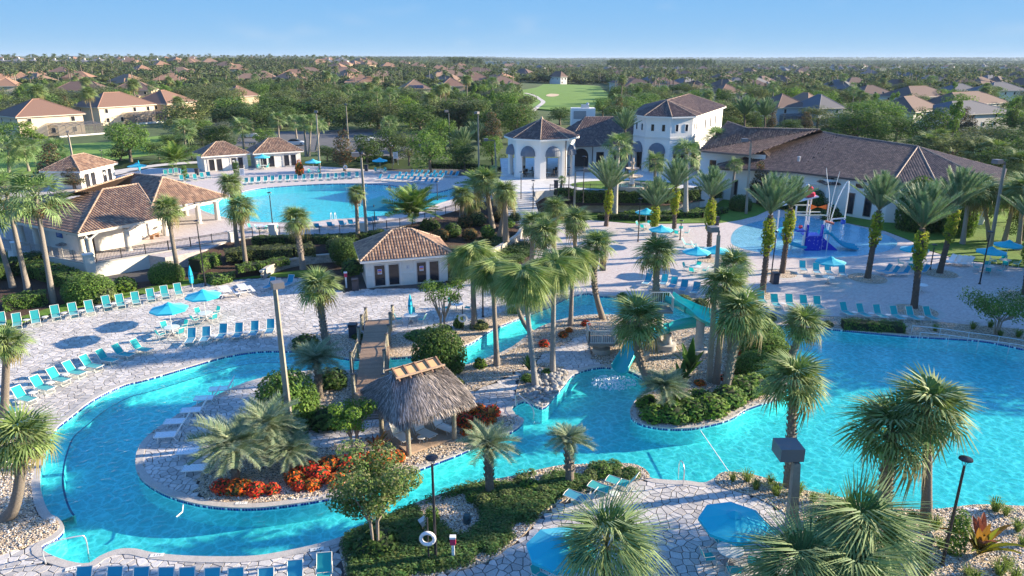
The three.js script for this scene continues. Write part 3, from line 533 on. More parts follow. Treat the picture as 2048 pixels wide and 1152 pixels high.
function serviceHouse(name, label, A, B, depth, o = {}) { // a small stucco block with two pairs of dark doors, a hipped tile roof
const { len, m } = onWall(A, B), turn = Math.atan2(-(B.z - A.z), B.x - A.x), H = o.h ?? 2.95;
const t = thing(name, label, 'building', A.clone(), turn);
const w = new MB(); w.box(len / 2, H / 2 - 0.2,-depth / 2, len, H + 0.4, depth).build('wall', MAT.stucco, t);
const tr = new MB(); tr.color([0.78,0.76,0.72]);
const up = -0.0, doors = o.doors ?? [[0.09,0.235],[0.262,0.405],[0.605,0.738],[0.762,0.895]];
for (const [i, j] of [[0,1],[2,3]]) { const x0 = doors[i][0] * len - 0.16, x1 = doors[j][1] * len + 0.16; tr.box((x0 + x1) / 2,2.46,0.045, x1 - x0,0.14,0.09).box(x0 + 0.07,1.2,0.045,0.14,2.38,0.09).box(x1 - 0.07,1.2,0.045,0.14,2.38,0.09).box((doors[i][1] + doors[j][0]) / 2 * len, 1.2,0.045, Math.max(0.14, (doors[j][0] - doors[i][1]) * len), 2.38,0.088); }
for (const [a, b] of [[0, doors[0][0] * len - 0.17],[doors[1][1] * len + 0.17, doors[2][0] * len - 0.17],[doors[3][1] * len + 0.17, len]]) tr.box((a + b) / 2,1.28,0.03, b - a, 0.1,0.06);
tr.build('door_surround', MAT.paint, t);
doors.forEach(([a, b], i) => { const f = windowPart(t, new THREE.Matrix4().makeTranslation(0,0,0.03), a * len, (b - a) * len, 0.06,2.36, 'door', [0.62,0.6,0.58]); if ((o.notices ?? [])[i]) plate('notice', 0.42,0.52, (o.notices)[i], f, (a + b) / 2 * len, 1.62,0.075); });
if (o.signs) { const sm = flat(signTex((c, w, h) => { c.fillStyle = '#d8d8dc'; c.fillRect(0,0, w, h); c.strokeStyle = '#8a8a90'; c.lineWidth = 6; c.strokeRect(6,6, w - 12, h - 12); c.fillStyle = '#9a9aa2'; c.beginPath(); c.arc(w / 2,40,14,0,7); c.fill(); c.fillRect(w / 2 - 18,58,36,66); })); plate('restroom_sign', 0.3,0.38, sm, t, 0.505 * len, 1.85,0.02); plate('restroom_sign', 0.3,0.38, sm, t, 0.945 * len, 1.9,0.02); }
const ov = 0.55, f = hipFaces(len + 2 * ov, depth + 2 * ov, H, o.rise ?? 2.0, len / 2,-depth / 2);
roofOf(t, f.faces, f.hips.filter(([a, b]) => a.distanceTo(b) > 0.3), o.pal ?? TILE_TAN, seedOf(label), 0.30,0.42);
const e = new MB(); eaveBoard(e, f.c, H, 0.22,0.6); e.color([0.75,0.73,0.7]).build('fascia', MAT.trim, t);
return t;
}
serviceHouse('restroom_building', 'small white restroom building with orange tile roof at the edge of the flagstone deck', G(734,576), G(896,562), 6.4, { notices: [noticeMat, null, noticeMat, null], signs: true, rise: 2.1 });
serviceHouse('pool_house', 'left one of two white tile roofed pool houses behind the upper pool', G(411,344, UP), G(497,337, UP), 6.5, { notices: [null, null, whiteNoticeMat, null], rise: 2.2, pal: TILE_MID });
serviceHouse('pool_house', 'right one of two white tile roofed pool houses behind the upper pool', G(514,337, UP), G(603,331, UP), 6.5, { rise: 2.4, pal: TILE_MID });
serviceHouse('pump_house', 'small white block with pale orange tile roof beside the red brown magnolia', G(165,378, UP), G(232,360, UP), 6, { notices: [null, null, whiteNoticeMat, null], rise: 2.1, pal: TILE_TAN });

// the bathing pavilion on its terrace
const TER = 1.4;
{
const t = thing('pool_pavilion', 'long tile roofed bathing pavilion with round columns on the railed terrace', 'pavilion');
const E = 4.5, a = V(-45.6, E, -72.7), left = V(-58.5, E, -80.0), right = V(-40.6, E, -80.6), pd = V(-42.6, E, -90.0), pe = V(-38.2, E, -94.5), back = V(-52, E, -103), bl = V(-66, E, -92);
const uc = G(300,421,5.1), ul = G(243,411,5.1), r1 = G(205,379,7.3), r2 = G(276,368,7.3), q1 = G(150,384,7.6), q2 = G(269,348,7.9), q3 = G(325,355,7.9);
roofOf(t, [[left, a, r1],[a, right, r2, r1],[ul, uc, q3, q2],[uc, pe, q3],[pe, back, q2, q3],[left, V(-49.9,7.3,-83.2), q2, q1],[bl, left, q1],[back, bl, q1, q2]],
[[a, r1],[r1, r2],[left, q1],[q1, q2],[q2, q3],[q3, uc],[q3, pe],[r2, right]], TILE_MID, 41,0.32,0.45);
const e = new MB(); e.color([0.72,0.70,0.66]); eaveBoard(e, [a, right, pd, pe, back, bl, left], E, 0.3,0.5); e.build('fascia', MAT.trim, t);
const w = new MB(), wallPts = [V(-47.6,0,-75.6), V(-46.2,0,-77.0), V(-43.9,0,-79.6), V(-44.3,0,-88.6), V(-50,0,-97), V(-62,0,-90), V(-55.5,0,-80.2)];
w.skirt(wallPts, TER - 0.1, E); w.build('wall', MAT.stucco, t);
for (const f of [0.16,0.42,0.68]) { const p = wallPts[2].clone().lerp(wallPts[3], f); new MB().color([0.9,0.88,0.86]).box(p.x + 0.03, (TER + E) / 2, p.z, 0.12, E - TER, 0.16).build('wall_rib', MAT.stucco, t); }
const d = new MB(); d.color([0.05,0.035,0.03]); const dp = wallPts[0].clone().lerp(wallPts[1],0.5); d.box(dp.x + 0.05, TER + 1.15, dp.z + 0.05,1.2,2.3,0.08,0.79); d.build('door', MAT.paint, t);
const brace = [0.70,0.68,0.65];
for (const [x, z, top] of [[-44.9,-73.2, E],[-46.6,-74.6, E],[-43.0,-77.2, E],[-53.6,-77.9, E],[-56.4,-79.6, E],[-42.2,-84.4, E],[-40.9,-91.0, E],[-39.4,-93.3, E],[-44.8,-96.0, E]]) {
const c = new MB(); c.color([0.80,0.78,0.74]).lathe([[0.42, TER],[0.42, TER + 0.14],[0.34, TER + 0.18],[0.30, top - 0.75],[0.36, top - 0.7],[0.36, top - 0.5]], x, z, 14);
const col = c.build('column', MAT.stucco, t), b = new MB(); b.color(brace);
for (const [dx, dz] of [[0.5,-0.55],[-0.5,-0.35]]) b.beam(V(x, top - 0.8, z), V(x + dx * 1.4, top - 0.12, z + dz * 1.4), 0.16,0.16);
b.build('bracket', MAT.wood, col);
}
const bm = new MB(); bm.color([0.72,0.70,0.67]).beam(V(-42.4, E - 0.55,-84.4), V(-41.0, E - 0.55,-91.0), 0.3,0.4).beam(V(-41.0, E - 0.55,-91.0), V(-39.4, E - 0.55,-93.6), 0.3,0.4).beam(V(-39.4, E - 0.55,-93.6), V(-44.8, E - 0.55,-96.0), 0.3,0.4); bm.build('beam', MAT.wood, t);
const sc = new MB(); sc.color([0.04,0.04,0.045]).box(0,0,0,0.14,0.34,0.16).box(0,0.2,0.05,0.2,0.05,0.22); const sconce = sc.build('wall_lamp', MAT.paint, t); sconce.position.set(-43.85, TER + 2.2,-81.4); const s2 = sconce.clone(); s2.position.set(-49.1, TER + 2.3,-76.4); t.add(s2);
const poster = flat(canvasTex(256,192, (c, w_, h_) => { c.fillStyle = '#10305e'; c.fillRect(0,0, w_, h_); c.fillStyle = '#2f62ac'; c.fillRect(14,14, w_ - 28, h_ - 28); c.fillStyle = '#c9d7ee'; for (let i = 0; i < 8; i++) c.fillRect(28,28 + i * 18,70 + (i * 37) % 110,5); }));
const pw = wallPts[6].clone().lerp(wallPts[0],0.62), nn = V(0.5,0,0.87); plate('notice_board', 1.3,1.05, poster, t, pw.x + nn.x * 0.06, TER + 2.1, pw.z + nn.z * 0.06, Math.atan2(wallPts[0].z - wallPts[6].z, -(wallPts[0].x - wallPts[6].x)) + Math.PI);
const ft = new MB(), fp = wallPts[6].clone().lerp(wallPts[0],0.66); ft.color([0.35,0.36,0.38]).box(fp.x + 0.2, TER + 0.95, fp.z + 0.3,0.9,0.22,0.4,-0.5).box(fp.x - 0.4, TER + 0.8, fp.z + 0.12,0.6,0.2,0.4,-0.5); ft.build('drinking_fountain', MAT.metal, t);
}
{ // terrace floor and its low wall
const ter = [V(-57.0,0,-77.6), V(-44.3,0,-71.6), V(-31.0,0,-83.6), V(-33,0,-88), V(-45,0,-100), V(-75,0,-100), V(-75,0,-86)];
struct('terrace', 'paved terrace of the bathing pavilion', new MB().flat(ter, TER + 0.12).geo(), MAT.pavers);
const w = thing('terrace_wall', 'white retaining wall with end pillars round the pavilion terrace', 'wall'), m = new MB();
m.beam(V(-57, TER / 2,-77.6), V(-44.5, TER / 2,-71.75), 0.3, TER + 0.25).beam(V(-44.1, TER / 2,-71.8), V(-31.0, TER / 2,-83.6), 0.3, TER + 0.25); m.build('wall', MAT.stucco, w);
const c = new MB(); c.beam(V(-57, TER + 0.18,-77.6), V(-44.6, TER + 0.18,-71.8), 0.42,0.1).beam(V(-44.0, TER + 0.18,-71.9), V(-31.0, TER + 0.18,-83.6), 0.42,0.1); c.color([1.3,1.28,1.25]).build('wall_cap', MAT.concrete, w);
for (const [x, z] of [[-44.3,-71.6],[-33.0,-81.8],[-55.3,-76.8]]) { const p = new MB(); p.box(x, 1.25, z, 0.9,2.6,0.9,0.7); p.box(x, 2.6, z, 1.02,0.12,1.02,0.7); p.build('pillar', MAT.stucco, w); }
}
function fence(name, label, pts, base, h = 1.05, gap = 0.16, post = 2.2, col = [0.03,0.03,0.033], group) { // rails, posts and pickets
const t = thing(name, label, 'fence', V(0,0,0), 0, group), rail = new MB().color(col), pick = new MB().color(col);
for (let i = 0; i + 1 < pts.length; i++) {
const a = pts[i].clone().setY(base[i] ?? base), b = pts[i + 1].clone().setY(base[i + 1] ?? base), n = Math.max(1, Math.round(a.distanceTo(b) / post)), k = Math.round(a.distanceTo(b) / gap);
for (const y of [0.12, h - 0.02, h - 0.16]) rail.beam(a.clone().setY(a.y + y), b.clone().setY(b.y + y), 0.05,0.05);
for (let j = 0; j <= n; j++) { const p = a.clone().lerp(b, j / n); if (j === n && i + 2 < pts.length) continue; new MB().color(col).box(p.x, p.y + h / 2 + 0.03, p.z, 0.08, h + 0.06,0.08).build('post', MAT.paint, t); }
if (gap < 1) for (let j = 1; j < k; j++) { const p = a.clone().lerp(b, j / k); pick.beam(V(p.x, p.y + 0.12, p.z), V(p.x, p.y + h - 0.02, p.z), 0.022,0.022); }
}
rail.build('rails', MAT.paint, t); if (!pick.empty) pick.build('pickets', MAT.paint, t, 'stuff');
return t;
}
fence('terrace_fence', 'pale metal railing along the ramp left of the white terrace pillar', [V(-58,0,-78.2), V(-44.9,0,-72.0)], TER + 0.2,1.1,0.14,1.9,[0.32,0.31,0.30]);
fence('terrace_fence', 'black picket railing right of the white terrace pillar', [V(-43.8,0,-72.1), V(-31.2,0,-83.3)], TER + 0.2,1.1,0.14,2.4);
fence('pool_fence', 'black picket fence along the front of the upper pool deck', line([[520,474],[560,472],[640,471],[720,467],[800,455],[850,443],[930,418]], UP).map((p) => p), UP, 1.15,0.15,2.2);
{ const c = thing('fence_pillar', 'white pillar in the picket fence below the black lamp post', 'pillar', G(547,472, UP)); new MB().box(0,0.7,0,0.8,1.4,0.8).box(0,1.44,0,0.95,0.1,0.95).build('shaft', MAT.stucco, c); copyOf(c, 'white pillar in the picket fence beside the tall concrete pole', G(727,468, UP)); }

// ---------------------------------------------------------------- the clubhouse
const BROWN = TILE_BROWN;
const club = thing('clubhouse', 'large white clubhouse with dark brown tile roofs and an octagonal tower', 'building');
function prism(parent, ring, y0, y1, name, material) { const m = new MB(); m.skirt(ring, y0, y1).flat(ring, y1); return m.build(name, material, parent); }
const octRing = (c, r, turn, y) => Array.from({ length: 8 }, (_, k) => V(c.x + r * Math.sin(turn + k * Math.PI / 4), y, c.z + r * Math.cos(turn + k * Math.PI / 4)));
function awning(parent, m, x, w, y0, rise, out, col = [0.16,0.18,0.22]) { // half dome of cloth over an arch
const g = new MB().color(col), n = 10, q = (i, j) => { const a = Math.PI * i / n, b = Math.PI / 2 * j / 5; return V(x + w / 2 - Math.cos(a) * w / 2, y0 + Math.sin(a) * rise * Math.cos(b) , 0.02 + Math.sin(a) * 0 + out * Math.sin(b) * Math.sin(a)); };
for (let i = 0; i < n; i++) for (let j = 0; j < 5; j++) g.quad(q(i, j), q(i + 1, j), q(i + 1, j + 1), q(i, j + 1));
for (let i = 0; i < n; i++) { const a = q(i, 5), b = q(i + 1,5); g.quad(a.clone().setY(a.y - 0.3), b.clone().setY(b.y - 0.3), b, a); }
const o = g.build('awning', MAT.matte, parent); o.applyMatrix4(m); return o;
}
{ // the octagonal pavilion with awnings
const c = V(5.05,0,-123.4), t = thing('octagonal_pavilion', 'white octagonal dining pavilion with arched openings and grey awnings', 'pavilion'), turn = -0.07, W = octRing(c, 5.75, turn, PLAZA), E = octRing(c, 6.45, turn, 9.5), ap = V(c.x, 12.3, c.z);
roofOf(t, E.map((p, i) => [p, E[(i + 1) % 8], ap]), E.map((p) => [p, ap]), TILE_BROWN, 51,0.32,0.42);
const fin = new MB(); fin.color([0.5,0.38,0.28]).lathe([[0.3,-0.1],[0.22,0.2],[0.05,0.45]], ap.x, ap.z, 8, ap.y); fin.build('finial', MAT.tiles, t);
const e = new MB(); eaveBoard(e, E, 9.5,0.28,0.4); e.color([0.2,0.16,0.15]).build('fascia', MAT.trim, t);
for (let i = 0; i < 8; i++) {
const { len, m } = onWall(W[i], W[(i + 1) % 8]); const s = mesh('wall_panel', wallPanel(len, 6.4,[[len / 2 - 1.15,2.3,-0.01 + 0.02,5.15, true]],0.45), MAT.stuccoPlain ?? MAT.trim, t); s.applyMatrix4(m);
awning(t, m, len / 2 - 1.3,2.6,4.0,1.35,1.0);
}
const dp = new MB().color([0.12,0.09,0.08]); dp.tube([V(W[1].x + 0.1, PLAZA, W[1].z + 0.12), V(W[1].x + 0.1,9.3, W[1].z + 0.12)],0.09,6); dp.build('downpipe', MAT.paint, t);
new MB().color([1.2,1.2,1.2]).flat(octRing(c, 5.6, turn, 0), PLAZA + 0.03).build('floor', MAT.concrete, t);
new MB().flat(octRing(c, 5.7, turn, 0), 9.3,[], false).build('ceiling', MAT.trim, t);
}
{ // front wing between the octagon and the tower
const g = club, wallA = V(10.2, PLAZA, -129.5), wallB = V(22.5, PLAZA, -131.5), { len, m } = onWall(wallA, wallB);
const w = mesh('wall', wallPanel(len, 4.3,[[0.8,3.0,0.01,3.6, true],[5.2,1.5,0.4,2.9],[8.2,3.2,0.01,3.4, true]],0.4), MAT.trim, g); w.applyMatrix4(m);
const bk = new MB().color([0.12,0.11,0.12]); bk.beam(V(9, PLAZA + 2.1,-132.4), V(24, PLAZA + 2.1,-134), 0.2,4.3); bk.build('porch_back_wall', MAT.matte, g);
const porch = new MB(); porch.flat([V(9,0,-129), V(24,0,-131), V(24,0,-134), V(9,0,-132.4)], PLAZA + 4.2,[], false); porch.build('porch_ceiling', MAT.trim, g);
const e0 = V(9.5,7.2,-127.8), e1 = V(24.5,7.2,-130.2), r0 = V(14,11.4,-139), r1 = V(25,11.4,-140.5);
const h0 = V(8.2,7.2,-126.5), h1 = V(16.0,7.25,-128.4), hp = G(1157,247,10.3);
roofOf(g, [[e0, e1, r1, r0],[V(5,7.2,-132), e0, r0],[h0, h1, hp],[V(4,7.2,-134), h0, hp]],[[e0, r0],[r0, r1],[h1, hp],[h0, hp]], BROWN, 52,0.34,0.44);
const f = new MB().color([0.17,0.13,0.13]).beam(e0, e1,0.2,0.25).beam(h0, h1,0.2,0.25); f.build('fascia', MAT.trim, g);
const pipe = new MB().color([0.14,0.1,0.09]).tube([V(14.6, PLAZA, -129.9), V(14.6,7,-129.9)],0.09,6).tube([V(21.9, PLAZA, -131), V(21.9,7,-131)],0.09,6); pipe.build('downpipe', MAT.paint, g);
const b = atZ(1165,241,-143), ch = new MB(); ch.box(b.x, 11.2,-143,4.6,3.4,3); ch.build('roof_plant_room', MAT.trim, g);
const lou = new MB().color([0.25,0.26,0.28]); for (let i = 0; i < 7; i++) lou.box(b.x - 0.7,11.0 + i * 0.22,-141.47,2.4,0.15,0.06); lou.build('louvre', MAT.paint, g);
const un = new MB().color([0.6,0.6,0.62]).box(b.x + 0.4,13.2,-143,1.5,0.6,1.2).lathe([[0.3,0],[0.34,0.3],[0.1,0.5]], b.x + 0.9,-143,10,13.4); un.build('roof_fan', MAT.metal, g);
}
{ // octagonal tower and the body behind it
const c = V(27.6,0,-130.2), turn = -0.06, W = octRing(c, 5.7, turn, PLAZA), E = octRing(c, 6.3, turn, 12.6), ap = V(c.x - 0.1,15.0, c.z), ap2 = V(c.x + 9.5,15.0, c.z - 24);
const br = V(c.x + 17,12.6, c.z - 22), bl2 = V(c.x + 1,12.6, c.z - 28);
roofOf(club, [[E[6], E[7], ap],[E[7], E[0], ap],[E[0], E[1], ap],[E[1], E[2], ap],[E[2], br, ap2, ap],[bl2, E[6], ap, ap2]],[[E[7], ap],[E[0], ap],[E[1], ap],[E[2], ap],[ap, ap2],[br, ap2]], TILE_BROWN, 53,0.32,0.42);
const e = new MB(); eaveBoard(e, [E[6], E[7], E[0], E[1], E[2], br, bl2],12.6,0.26,0.4); e.color([0.3,0.24,0.22]).build('fascia', MAT.trim, club);
for (const i of [5,6,7,0,1,2]) {
const { len, m } = onWall(W[i], W[i + 1 > 7 ? 0 : i + 1]); const op = [[len / 2 - 1.35,2.7,0.01,4.9, true]];
const s = mesh('tower_wall', wallPanel(len, 9.6, op, 0.5), MAT.trim, club); s.applyMatrix4(m);
awning(club, m, len / 2 - 1.5,3.0,3.6,1.5,1.1);
for (const f of [0.28,0.72]) windowPart(club, m, len * f - 0.35,0.7,7.0,8.3, 'window', [0.8,0.79,0.77]);
new MB().color([0.9,0.88,0.85]).box(len / 2,5.9,0.04, len, 0.35,0.1).build('string_course', MAT.trim, club).applyMatrix4(m);
}
const body = [W[2], V(c.x + 16.2,0, c.z - 21.5), V(c.x + 1.8,0, c.z - 27), W[6]];
const bw = new MB(); bw.skirt(body, PLAZA - 0.5,12.5,0, false); bw.build('wall', MAT.trim, club);
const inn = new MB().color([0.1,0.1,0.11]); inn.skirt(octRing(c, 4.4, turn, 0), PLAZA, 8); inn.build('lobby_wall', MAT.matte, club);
for (let i = 0; i < 3; i++) { const { m } = onWall(body[0], body[1]); windowPart(club, m, 6 + i * 5,1.0,6.5,8.4); }
}
{ // rear wing right of the tower
const a = G(1396,302,7.4), b = G(1500,311,7.4), r1 = G(1640,259,10.6), r0 = G(1493,256,10.9), t0 = G(1455,243,11.4);
roofOf(club, [[a, b, r1, r0],[a, r0, t0],[V(r1.x + 6,7.4, r1.z - 9), V(r0.x + 4,7.4, r0.z - 9), r0, r1],[r0, V(r0.x + 4,7.4, r0.z - 9), t0]],[[r0, r1],[t0, r0]], BROWN, 54,0.36,0.46);
const w = new MB(); w.skirt([V(a.x + 0.8,0, a.z - 1), V(b.x + 3,0, b.z - 1.4)],0,7.3,0, false); w.build('wall', MAT.trim, club);
new MB().color([0.2,0.16,0.15]).beam(a, b, 0.2,0.3).build('fascia', MAT.trim, club);
const { m } = onWall(V(a.x + 0.8, PLAZA, a.z - 1), V(b.x + 3, PLAZA, b.z - 1.4)); windowPart(club, m, 1.5,1.3,0.5,3.0); windowPart(club, m, 5.6,1.3,0.5,3.0);
}
{ // long right wing with the faceted end
const A = G(1429,335,5.3), P2 = G(1594,345,5.5), P1 = G(1783,368,5.6), P4 = G(1876,372,5.6), P5 = G(2002,372,5.6), Q1 = G(1836,293,9.3), Q2 = G(1679,270,9.9), B = G(1625,260,10.0);
const P6 = V(77,5.6,-111), P7 = V(70,5.6,-138), A2 = V(43,5.4,-141);
const E1 = G(1437,338,5.0), E2 = G(1566,344,5.0), AP = G(1524,300,7.8);
roofOf(club, [[A, P2, Q2, B],[P2, P1, Q1, Q2],[P1, P4, Q1],[P4, P5, Q1],[P5, P6, Q1],[P6, P7, Q2, Q1],[A2, A, B],[P7, A2, B, Q2],[E1, E2, AP],[E2, V(E2.x + 3.5,6.1, E2.z - 6), AP]],
[[A, B],[B, Q2],[Q2, Q1],[Q1, P1],[Q1, P4],[Q1, P5],[E1, AP],[E2, AP]],[[0.115,0.078,0.074],[0.15,0.10,0.086],[0.085,0.06,0.06],[0.19,0.13,0.11]],55,0.36,0.46);
const ins = (p, dx, dz) => V(p.x + dx, 0, p.z + dz), ring = [ins(A, 1.2,-0.9), ins(P2,0.2,-0.9), ins(P1,0.3,-0.9), ins(P4,-0.1,-0.8), ins(P5,-0.8,-0.9), ins(P6,-1,0), ins(P7,-1,1), ins(A2,1,1)];
const w = new MB(); w.skirt(ring, -0.1,5.5); w.build('wall', MAT.trim, club);
const f = new MB().color([0.13,0.10,0.10]); for (const [p, q] of [[A, P2],[P2, P1],[P1, P4],[P4, P5],[P5, P6],[E1, E2]]) f.beam(p, q, 0.22,0.3); f.build('fascia', MAT.trim, club);
const { len, m } = onWall(ring[1], ring[2]);
for (const x of [0.60,0.78]) { windowPart(club, m, len * x, 1.1,0.4,3.5, 'window', [0.16,0.15,0.15]); }
windowPart(club, m, len * 0.66,1.3,4.2,5.0, 'window', [0.75,0.74,0.72]); new MB().color([0.95,0.95,0.95]).box(len / 2,3.95,0.06, len, 0.22,0.16).build('string_course', MAT.trim, club).applyMatrix4(m);
const { len: l2, m: m2 } = onWall(ring[0], ring[1]); for (const x of [0.18,0.5,0.8]) windowPart(club, m2, l2 * x, 1.0,0.9,3.4, 'window', [0.16,0.15,0.15]);
const cup = G(1657,352,5.3), hf = hipFaces(3.0,3.0, cup.y - 0.9,1.1, cup.x, cup.z + 1.2); roofOf(club, hf.faces, hf.hips.slice(0,4), BROWN, 56,0.34,0.42);
const bay = new MB(); bay.box(cup.x, 2.5, cup.z + 1.2,2.2,5.2,2.2); bay.build('bay', MAT.trim, club);
for (const [x, y] of [[1611,298],[1598,316],[1659,309]]) { const p = G(x, y, 7.4), v = new MB().color([0.5,0.5,0.52]).lathe([[0.22,-0.5],[0.22,0.12],[0.34,0.16],[0.05,0.3]], p.x, p.z, 8, p.y); v.build('roof_vent', MAT.paint, club); }
}
// ---------------------------------------------------------------- loungers, tables, parasols
const TEAL = [0.008,0.44,0.47], BLUE = [0.01,0.32,0.52], FRAME = [0.70,0.68,0.62];
function loungerProto(name, label, sling, frame = FRAME, strap = false, group) { // faces +x: the foot end is at +x
const t = thing(name, label, 'lounger', V(0,-50,0), 0, group), f = new MB().color(frame), w = 0.33, tk = strap ? 1.5 : 1, hip = V(-0.22,0.36,0), a = 0.98, foot = V(0.98,0.40,0), head = V(hip.x - 0.86 * Math.cos(a), hip.y + 0.86 * Math.sin(a), 0);
for (const s of [-1,1]) {
const z = s * w, P = (v) => V(v.x, v.y, z);
f.tube([P(foot), V(0.4,0.37, z), P(hip)],0.022 * tk, 5).tube([P(hip), P(head)],0.022 * tk, 5);
f.tube([V(0.72,0.385, z), V(0.80,0.02, z)],0.02 * tk, 5).tube([V(-0.12,0.36, z), V(-0.34,0.02, z)],0.02 * tk, 5).tube([V(-0.34,0.04, z), V(hip.x - 0.42,0.62, z)],0.014,4);
}
f.tube([V(foot.x, foot.y, -w), V(foot.x + 0.03, foot.y, 0), V(foot.x, foot.y, w)],0.02,5).tube([V(head.x, head.y, -w), V(head.x, head.y, w)],0.02,5).tube([V(0.8,0.03,-w), V(0.8,0.03, w)],0.016,4).tube([V(-0.34,0.03,-w), V(-0.34,0.03, w)],0.016,4);
f.build('frame', MAT.paint, t);
const sheet = (p, q, n) => { const m = new MB(); if (strap) { for (let i = 0; i < n; i++) { const u = p.clone().lerp(q, (i + 0.08) / n), v = p.clone().lerp(q, (i + 0.86) / n); m.color(sling).quad(V(u.x, u.y, -w), V(v.x, v.y, -w), V(v.x, v.y, w), V(u.x, u.y, w)); } return m; }
for (let i = 0; i < 6; i++) { const s = (k) => -0.035 * Math.sin(Math.PI * k / 6), u = p.clone().lerp(q, i / 6), v = p.clone().lerp(q, (i + 1) / 6); u.y += s(i); v.y += s(i + 1); m.color(sling).quad(V(u.x, u.y, -w + 0.01), V(v.x, v.y, -w + 0.01), V(v.x, v.y, w - 0.01), V(u.x, u.y, w - 0.01)); } return m; };
sheet(V(foot.x - 0.03, foot.y + 0.015,0), V(hip.x + 0.02, hip.y + 0.015,0), 15).build(strap ? 'seat_straps' : 'seat_sling', sling[0] > 0.5 ? MAT.paint : MAT.fabric, t, strap ? 'stuff' : undefined);
sheet(V(hip.x - 0.01, hip.y + 0.03,0), V(head.x + 0.01, head.y - 0.02,0), 10).build(strap ? 'back_straps' : 'back_sling', sling[0] > 0.5 ? MAT.paint : MAT.fabric, t, strap ? 'stuff' : undefined);
return t;
}
const protos = {};
function putLounger(kind, p, face, label, group) { // the first of a kind is the one built, the others are its copies
const turn = Math.atan2(-face[1], face[0]);
if (!protos[kind]) {
const [name, sling, frame, strap] = { teal: ['pool_lounger', TEAL], blue: ['pool_lounger', BLUE], strap: ['strap_lounger', [0.86,0.88,0.92],[0.84,0.83,0.80], true], white: ['white_lounger', [0.86,0.85,0.83],[0.82,0.81,0.78]] }[kind];
const t = protos[kind] = loungerProto(name, label, sling, frame, strap, group); t.position.copy(p); t.rotation.y = turn; return t;
}
return copyOf(protos[kind], label, p, turn, 1, group);
}
function loungerRow(kind, pts, level, face, where, group, jitter = 0.1, seed = 1) {
const R = rng(seed + pts.length);
pts.forEach(([x, y, f], i) => { const d = f ?? face, a = Math.atan2(d[1], d[0]) + (R() - 0.5) * jitter; putLounger(kind, G(x, y, level), [Math.cos(a), Math.sin(a)], `${where[0]}, ${NTH[i] ?? 'number ' + (i + 1)} from the ${where[1]}`, group); });
}
loungerRow('teal', [[4,652],[36,654],[73,648],[113,637],[148,632],[181,627],[215,617],[242,614],[273,609],[303,602],[331,596],[358,591]],0,[0.53,0.85],['turquoise lounger in the row along the lawn strip', 'left'], 'turquoise loungers along the lawn strip');
loungerRow('teal', [[18,828],[50,805],[86,783],[118,766],[150,752],[183,739],[215,727, ],[247,716],[283,706]],0,[0.93,0.37],['turquoise lounger beside the curved left bank of the lagoon', 'front'], 'turquoise loungers on the left bank');
loungerRow('blue', [[383,686],[412,683],[445,677],[477,675],[509,671],[541,667]],0,[0.14,1],['blue lounger facing the lagoon below the two open parasols', 'left'], 'blue loungers facing the lagoon');
loungerRow('teal', [[492,369],[504,368],[517,366.5],[531,365.5],[545,364.5],[560,363.5],[575,363],[591,362],[608,361.5],[624,361],[640,360],[656,359.5],[672,359],[686,357.5],[698,357],[714,356.5]], UP, [0.12,1],['turquoise lounger in the far row at the upper pool', 'left'], 'loungers on the far edge of the upper pool');
loungerRow('teal', [[332,352],[342,350],[353,348],[366,351],[364,363],[376,361],[391,361],[405,358],[418,356]], UP, [0.45,0.9],['turquoise lounger among the group left of the pool houses', 'left'], 'loungers left of the pool houses');
loungerRow('blue', [[820,352],[829,352],[840,352],[852,352.5],[865,353],[877,353.5],[888,354],[899,354],[911,355]], UP, [-0.72,0.7],['blue lounger, back row of the block beside the upper pool', 'left'], 'block of blue loungers at the upper pool', 0.25);
loungerRow('blue', [[796,356],[808,356.5],[821,357],[834,357.5],[847,358],[858,358.5],[869,358.5],[881,359]], UP, [-0.72,0.7],['blue lounger, middle row of the block beside the upper pool', 'left'], 'block of blue loungers at the upper pool', 0.25);
loungerRow('blue', [[757,361],[774,361.5],[788,362],[801,363],[813,363.5],[825,365],[837,366],[849,368],[860,370],[869,370]], UP, [-0.72,0.7],['blue lounger, front row of the block beside the upper pool', 'left'], 'block of blue loungers at the upper pool', 0.25);
loungerRow('blue', [[636,461],[662,458],[686,455],[704,453],[742,448],[752,446]], UP, [0.05,-1],['blue lounger seen from behind inside the picket fence', 'left'], 'blue loungers inside the picket fence');
loungerRow('blue', [[1294,570],[1327,571],[1345,577],[1366,583],[1390,588]],0,[-0.45,0.9],['blue lounger on the far bank behind the slide', 'left'], 'loungers on the far bank behind the slide');
loungerRow('teal', [[1522,607],[1550,614],[1579,614],[1608,616],[1635,618]],0,[-0.1,1],['teal lounger on the far bank left of the clipped hedge', 'left'], 'loungers on the right hand bank');
loungerRow('teal', [[1691,631],[1724,634],[1757,636],[1791,639],[1823,640],[1858,640]],0,[0.12,1],['teal lounger behind the long clipped hedge', 'left'], 'loungers on the right hand bank');
loungerRow('blue', [[1605,543],[1632,548],[1656,549],[1684,553]],0,[-0.2,1],['shaded blue lounger beside the parasol on the paver deck', 'left'], 'shaded loungers on the paver deck');
loungerRow('blue', [[1768,548],[1783,552],[1806,552],[1843,549]],0,[-1,0.25],['shaded blue lounger between the ringed date palms', 'left'], 'shaded loungers on the paver deck');
loungerRow('white', [[1897,528],[1909,530],[1921,531],[1932,532]],0,[-1,0.3],['pale lounger in the group at the lawn edge', 'left'], 'pale loungers at the lawn edge');
loungerRow('teal', [[1374,494],[1392,500],[1402,505]],0,[0.95,0.3],['teal lounger left of the slim date palm trunk', 'left'], 'loungers beside the slim date palm');
